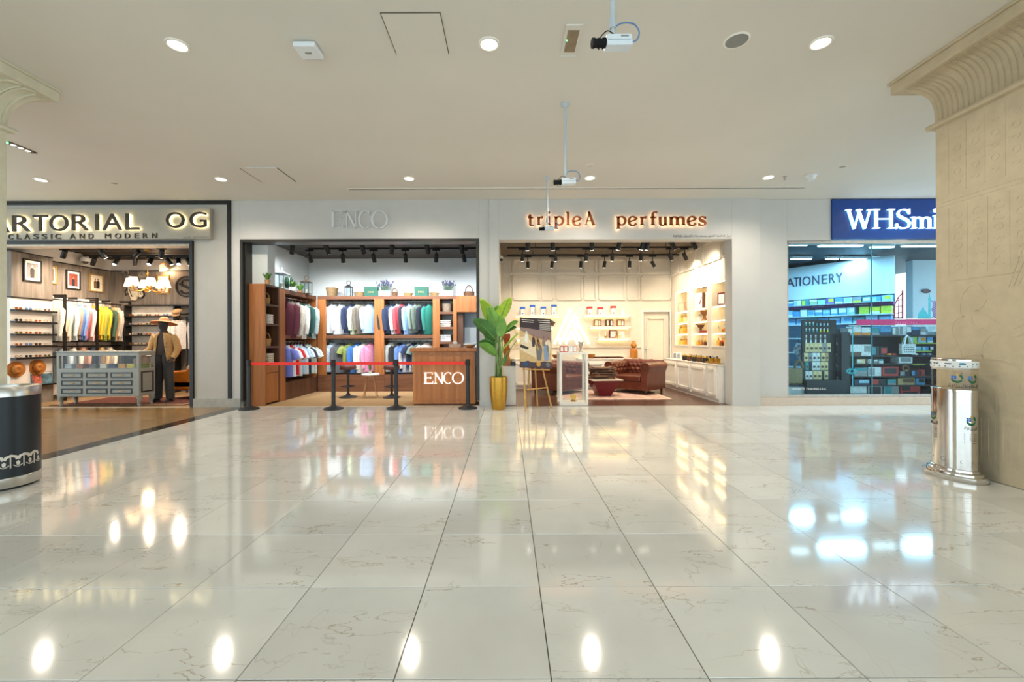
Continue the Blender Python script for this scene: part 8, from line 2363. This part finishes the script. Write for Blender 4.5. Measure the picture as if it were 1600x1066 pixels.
row(3, [(1336, 1357, .18, 'grey', 'teal', 'grey toy car box'), (1358, 1379, .19, 'white', 'grey', 'white toy car box'), (1380, 1406, .2, 'red', 'black', 'red toy car box'), (1407, 1424, .11, 'black', 'grey', 'dark flat box'), (1426, 1436, .12, 'navy', 'blue', 'navy box'), (1437, 1447, .13, 'red', 'black', 'red box')], 'fourth shelf of the front display')
row(4, [(1336, 1361, .12, 'navy', 'sky', 'dark blue lettered box'), (1362, 1386, .13, 'black', 'red', 'black box with red end'), (1388, 1402, .12, 'teal', 'grey', 'teal grey box'), (1404, 1432, .15, 'kraft', 'brown', 'kraft souvenir box'), (1433, 1447, .14, 'blue', 'black', 'blue and black box')], 'fifth shelf of the front display')
row(5, [(1325, 1356, .22, 'white', 'navy', 'police car toy box'), (1357, 1381, .25, 'grey', 'black', 'grey robot toy box'), (1382, 1407, .25, 'grey', 'teal', 'grey box with orange foot'), (1408, 1440, .12, 'red', 'black', 'red toy box, lower')], 'bottom shelf of the front display')
carton('red toy box stacked on another red box at the bottom right', Matrix.Translation((PX(1424, YF), YF + 0.03, RZ[5] + 0.12)), PX(1440, YF) - PX(1408, YF) - .02, 0.2, 0.11, GC['red'], 'souvenirs on the front display shelving', GC['black'], (0.2, 0.8, 0.2, 0.8))
# tote bag and car models
t = thing('tote_bag', 'white printed tote bag hanging in the middle of the front display', 'bag', (PX(1416, YF), YF - 0.02, RZ[1] + 0.03))
mb = MB(); mb.loft([[(s * a * 0.15, b * 0.04, z) for a, b in ((-1, -1), (1, -1), (1, 1), (-1, 1))] for s, z in ((0.95, 0), (1.0, 0.1), (0.98, 0.22))]); build('body', mb, GC['white'], t, bevel=0.008)
for s in (-1, 1):
    mb = MB(); mb.tube([(-0.08, s * 0.03, 0.21), (-0.05, s * 0.02, 0.34), (0.0, 0, 0.4), (0.05, s * 0.02, 0.34), (0.08, s * 0.03, 0.21)], 0.012, 6); build('handle', mb, GC['white'], t, smooth=60)
mb = MB()
for j in range(3):
    for i in range(5): mb.box(-0.11 + i * 0.046, -0.085 + i * 0.046, -0.0425, -0.04, 0.04 + j * 0.05, 0.06 + j * 0.05)
stuff(build('front_print', mb, GC['navy'], t))
for k, (u, c_) in enumerate(((1393, 'orange'), (1400, 'red'), (1434, 'white'), (1447, 'blue'), (1456, 'grey'))):
    z = RZ[1]
    t = thing('toy_car', f'small {c_} toy car, {ORD[k]} from left on the second shelf edge', 'toy car', (PX(u, YF - .04), YF + .02, z), 0, 'toy cars on the front display')
    mb = MB(); mb.prism([(-0.055, 0.012), (0.055, 0.012), (0.056, 0.03), (0.035, 0.034), (0.02, 0.052), (-0.025, 0.052), (-0.04, 0.034), (-0.056, 0.03)], -0.022, 0.022); build('body', mb, GC[c_], t, bevel=0.003)
    for x in (-0.034, 0.034):
        for y in (-0.022, 0.022):
            mb = MB(); mb.cyl((x, y - 0.004, 0.012), (x, y + 0.004, 0.012), 0.012, n=10); build('wheel', mb, GC['black'], t)
t = thing('rolled_pouch', 'brown rolled pouch on the fourth shelf of the front display', 'bag', (PX(1416, YF), YF + 0.06, RZ[3] + 0.11))
mb = MB(); mb.ribbon(arc(0, 0.06, 0.06, 0.06, 0, 360, 20), 0.018, -0.05, 0.05); build('roll', mb, GC['brown'], t, smooth=50)
mb = MB(); mb.box(-0.02, 0.02, -0.06, 0.06, 0, 0.02); build('strap', mb, GC['kraft'], t)

# keyring stand
YK4 = 8.85
kx0, kx1 = PX(1255, YK4), PX(1305, YK4)
t = thing('keyring_stand', 'black display stand of cream card keyrings on a dark plinth box', 'display stand', ((kx0 + kx1) / 2, YK4, 0)); w = (kx1 - kx0) / 2
mb = MB(); mb.box(-w - 0.03, w + 0.1, -0.15, 0.3, 0.02, PZ(593.5, YK4, 1280)); build('plinth', mb, dsh, t, bevel=0.004)
mb = MB(); mb.box(-w - 0.02, w + 0.02, 0.0, 0.04, PZ(593.5, YK4, 1280), PZ(500, YK4, 1280)); build('panel', mb, GC['black'], t)
rows = [(550.0, 536.0, [(1258, 1264, 'cream'), (1264.5, 1271, 'cream'), (1271.5, 1277.5, 'cream'), (1278, 1284.5, 'cream'), (1285, 1291, 'grey'), (1291.5, 1298, 'cream')]),
        (564.5, 551.5, [(1256, 1262, 'cream'), (1262.5, 1268.5, 'grey'), (1269, 1275, 'white'), (1275.5, 1281, 'white'), (1282.5, 1289, 'cream'), (1289.5, 1294, 'kraft')]),
        (578.5, 565.5, [(1258, 1263, 'teal'), (1268.5, 1274.5, 'white'), (1275, 1280.5, 'white'), (1281.5, 1287, 'cream'), (1287.5, 1293.5, 'cream')]),
        (593.0, 580.0, [(1258, 1263, 'white'), (1263.5, 1269, 'white'), (1270, 1276, 'cream'), (1276.5, 1283, 'cream'), (1287.5, 1293.5, 'cream')])]
for j, (vb, vt, cs) in enumerate(rows):
    for k, (u0, u1, c_) in enumerate(cs):
        x0, x1 = PX(u0, YK4), PX(u1, YK4); z0, z1 = PZ(vb, YK4, 1280), PZ(vt, YK4, 1280)
        q = thing('keyring_card', f'{c_} souvenir keyring card, {ORD[k]} from left in card row {["one", "two", "three", "four"][j]} of the black stand', 'keyring', ((x0 + x1) / 2, YK4 - 0.012, z0), 0, 'keyring cards on the black stand')
        ww = (x1 - x0) / 2
        mb = MB(); mb.box(-ww, ww, 0.006, 0.012, 0, z1 - z0); build('card', mb, GC[c_], q)
        mb = MB(); mb.ribbon(arc(0, (z1 - z0) * .4, ww * .45, ww * .45, 0, 360, 8), ww * 0.2, -0.004, 0.006); build('charm', mb, GC['navy' if (j + k) % 2 else 'brown'], q)
for j, (v, cols4) in enumerate(((506, 'sky'), (516, 'yellow'), (526, 'grey'), (533, 'white'))):
    for k in range(7 if j < 2 else 5):
        u = 1259 + k * (5.6 if j < 2 else 7.4); c_ = cols4 if k > 3 or j > 1 else 'teal'
        q = thing('keyring', f'dangling {c_} keyring, {ORD[k]} from left in the {["top", "second", "third", "fourth"][j]} hook row of the black stand', 'keyring', (PX(u, YK4), YK4 - 0.01, PZ(v, YK4, 1280)), 0, 'dangling keyrings on the black stand')
        mb = MB(); mb.ribbon(arc(0, 0.02, 0.012, 0.012, 0, 360, 8), 0.0025, -0.003, 0.003); build('ring', mb, M['chrome'], q)
        mb = MB(); mb.box(-0.014, 0.014, -0.004, 0.004, -0.045, 0.008); build('fob', mb, GC[c_], q, bevel=0.003)
t = thing('jute_bag', 'natural canvas bag with rope handle standing left of the keyring stand', 'bag', (PX(1244, 8.8), 8.8, 0.35))
mb = MB(); mb.box(-0.15, 0.13, 0, 0.1, 0, 0.32); build('body', mb, mat('jute', '#8F8468', 0.85, var=0.15, scale=50), t, bevel=0.012)
mb = MB(); mb.ribbon(arc(0.06, 0.32, 0.08, 0.16, 0, 180, 14), 0.018, 0.0, 0.03); build('handle', mb, mat('rope', '#6E6248', 0.85), t, smooth=50)
t = thing('low_plinth', 'pale low plinth holding the canvas bag in the bookshop window', 'plinth', (PX(1244, 8.8), 8.85, 0.0))
mb = MB(); mb.box(-0.2, 0.22, -0.06, 0.2, 0.002, 0.29); build('body', mb, wsh, t); mb = MB(); mb.box(-0.21, 0.23, -0.07, 0.21, 0.29, 0.35); build('top', mb, dsh, t)
for k, (u, v, a) in enumerate(((1247, 545, 0.4), (1251, 556, -0.3))):
    t = thing('cushion', f'grey-blue patterned soft toy pouch, {["upper", "lower"][k]} of two hanging beside the keyring stand', 'pouch', (PX(u, 8.95), 8.95, PZ(v, 8.95, u)))
    mb = MB(Matrix.Rotation(a, 4, 'Y')); mb.loft([[(0.09 * s * x, w_, 0.12 * s * z) for x, z in ((-1, -1), (1, -1), (1, 1), (-1, 1))] for s, w_ in ((.6, -.03), (1, 0), (.6, .03))]); build('body', mb, mat('pouch_pattern', '#7F97A8', 0.8, var=0.4, scale=20), t, bevel=0.01)
    mb = MB(); mb.tube([(0, 0, 0.1), (0.01, 0, 0.2)], 0.006, 6); build('strap', mb, GC['black'], t)
# rear rack beside the post and the post itself
t = thing('display_post', 'black floor-standing post panel between keyring stand and toy shelving', 'display stand', (PX(1318.5, 8.75), 8.75, 0))
mb = MB(); mb.box(-0.075, 0.075, -0.03, 0.03, 0.03, PZ(521, 8.75, 1318)); build('panel', mb, GC['black'], t, bevel=0.004)
mb = MB(); mb.box(-0.12, 0.12, -0.1, 0.1, 0.0, 0.03); build('foot', mb, dsh, t)
x0, x1 = PX(1306, 9.3), PX(1327, 9.3)
t = thing('souvenir_rack', 'dark rack of small souvenirs behind the black post', 'shelving', ((x0 + x1) / 2, 9.3, 0)); w = (x1 - x0) / 2
mb = MB(); mb.box(-w, w, 0.25, 0.28, 0, 1.5); build('back_panel', mb, dsh, t)
for j, v in enumerate((537, 554, 572, 589, 604)):
    mb = MB(); mb.box(-w, w, 0, 0.25, PZ(v, 9.3, 1316) - .02, PZ(v, 9.3, 1316)); build('shelf', mb, wsh, t)
    for k, u in enumerate((1308.5, 1312, 1324)):
        c_ = ('sky', 'grey', 'white', 'navy', 'kraft')[(j + 2 * k) % 5]
        carton(f'small {c_} souvenir box, {ORD[k]} from left on the {["top", "second", "third", "fourth", "lowest"][j]} shelf of the dark rack', Matrix.Translation((PX(u, 9.3), 9.3 + .02, PZ(v, 9.3, 1316))), 0.05, 0.12, 0.1, GC[c_], 'souvenirs on the dark rack', GC['black'])

# window decals
t = thing('window_decal', 'magenta band with cyan, red and purple skyline graphics on the bookshop glass', 'decal', (0, YG - 0.003, 0))
mag, dred, cyan, purp = mat('decal_magenta', '#A0186E', 0.4), mat('decal_red', '#8E2038', 0.4), mat('decal_cyan', '#23A9C4', 0.4), mat('decal_purple', '#6E3F9E', 0.4)
def dq(u, v): q = P(u, v, YG); return (q.x, q.z)
xE = xW1 - 0.02
a, b = dq(1338, 508), dq(1463, 499)
mb = MB(); mb.box(a[0], xE, -0.001, 0.001, a[1], b[1]); build('band', mb, mag, t)
mb = MB(); X0, X1, Zb, Zt = px_box(1399, 1432, 501.5, 506, YG); text_fit('f a v o u r i t e s', X0, X1, Zb, Zt, -0.0025, -0.001, mb); stuff(build('band_text', mb, mat('decal_pink', '#C67BB0', 0.4), t))
a, b = dq(1397, 499), dq(1463, 498); mb = MB(); mb.box(a[0], xE, -0.001, 0.001, a[1], a[1] + 0.02); build('base_line', mb, wht, t)
sail = MB()
sail.ribbon([dq(1398, 498), dq(1397, 488), dq(1398.5, 475), (dq(1403, 465)), dq(1410, 458)], 0.012, -0.001, 0.001)
sail.ribbon([dq(1410, 454), dq(1410, 498)], 0.018, -0.001, 0.001)
for v, u in ((470, 1401), (480, 1399), (490, 1398.5)): sail.ribbon([dq(u, v), dq(1410, v - 2)], 0.008, -0.001, 0.001)
sail.ribbon([dq(1404, 466), dq(1403, 498)], 0.008, -0.001, 0.001); sail.ribbon([dq(1397, 497), dq(1410, 497)], 0.012, -0.001, 0.001)
build('sail_tower', sail, dred, t)
mq = MB()
mq.prism([dq(1434, 498), dq(1434, 492), dq(1436, 488), dq(1439, 486), dq(1441, 481), dq(1442, 479.5), dq(1443, 481), dq(1445, 486), dq(1448, 488), dq(1450, 492), dq(1450, 498)], -0.001, 0.001)
mq.prism([dq(1450, 498), dq(1450.5, 470), dq(1449.8, 468), dq(1451, 464), dq(1452, 458), dq(1453, 464), dq(1454.2, 468), dq(1453.5, 470), dq(1454, 498)], -0.001, 0.001)
build('mosque_outline', mq, cyan, t)
lt = MB()
a, b = dq(1455, 498), dq(1466, 470)
for k in range(-6, 8):
    x0 = a[0] + k * 0.045
    for s in (1, -1):
        xx0, zz0 = (x0, a[1]) if s > 0 else (x0 + 0.37, a[1])
        pts = [(xx0 + s * q * 0.37, zz0 + q * (b[1] - a[1])) for q in [i / 10 for i in range(11)]]
        pts = [p_ for p_ in pts if a[0] <= p_[0] <= b[0] + 0.3]
        if len(pts) > 1: lt.ribbon(pts, 0.006, -0.001, 0.001)
stuff(build('lattice', lt, purp, t))
t = thing('window_lettering', 'small white trading company lettering low on the bookshop glass', 'decal', (0, YG - 0.003, 0))
X0, X1, Zb, Zt = px_box(1236.5, 1291, 606, 609.6, YG); build('letters', text_fit('NEXTBITE TRADING L.L.C', X0, X1, Zb, Zt, -0.002, 0.0), wht, t)
eye = thing('window_decal', 'cyan evil-eye shaped sticker with a drop line on the lower glass', 'decal', (0, YG - 0.003, 0))
mb = MB(); mb.ribbon([dq(1322, 580), dq(1326, 577), dq(1331, 576), dq(1336, 577.5), dq(1339, 580), dq(1336, 583), dq(1331, 584.5), dq(1326, 583), dq(1322, 580)], 0.01, -0.001, 0.001); mb.ribbon(arc(*dq(1331, 580.2), 0.045, 0.04, 0, 360, 12), 0.012, -0.001, 0.001)
build('eye_outline', mb, cyan, eye)
mb = MB(); mb.ribbon([dq(1332, 510), dq(1332, 576)], 0.01, -0.001, 0.001); mb.ribbon([dq(1332, 584), dq(1332, 604)], 0.01, -0.001, 0.001); build('line', mb, cyan, eye)
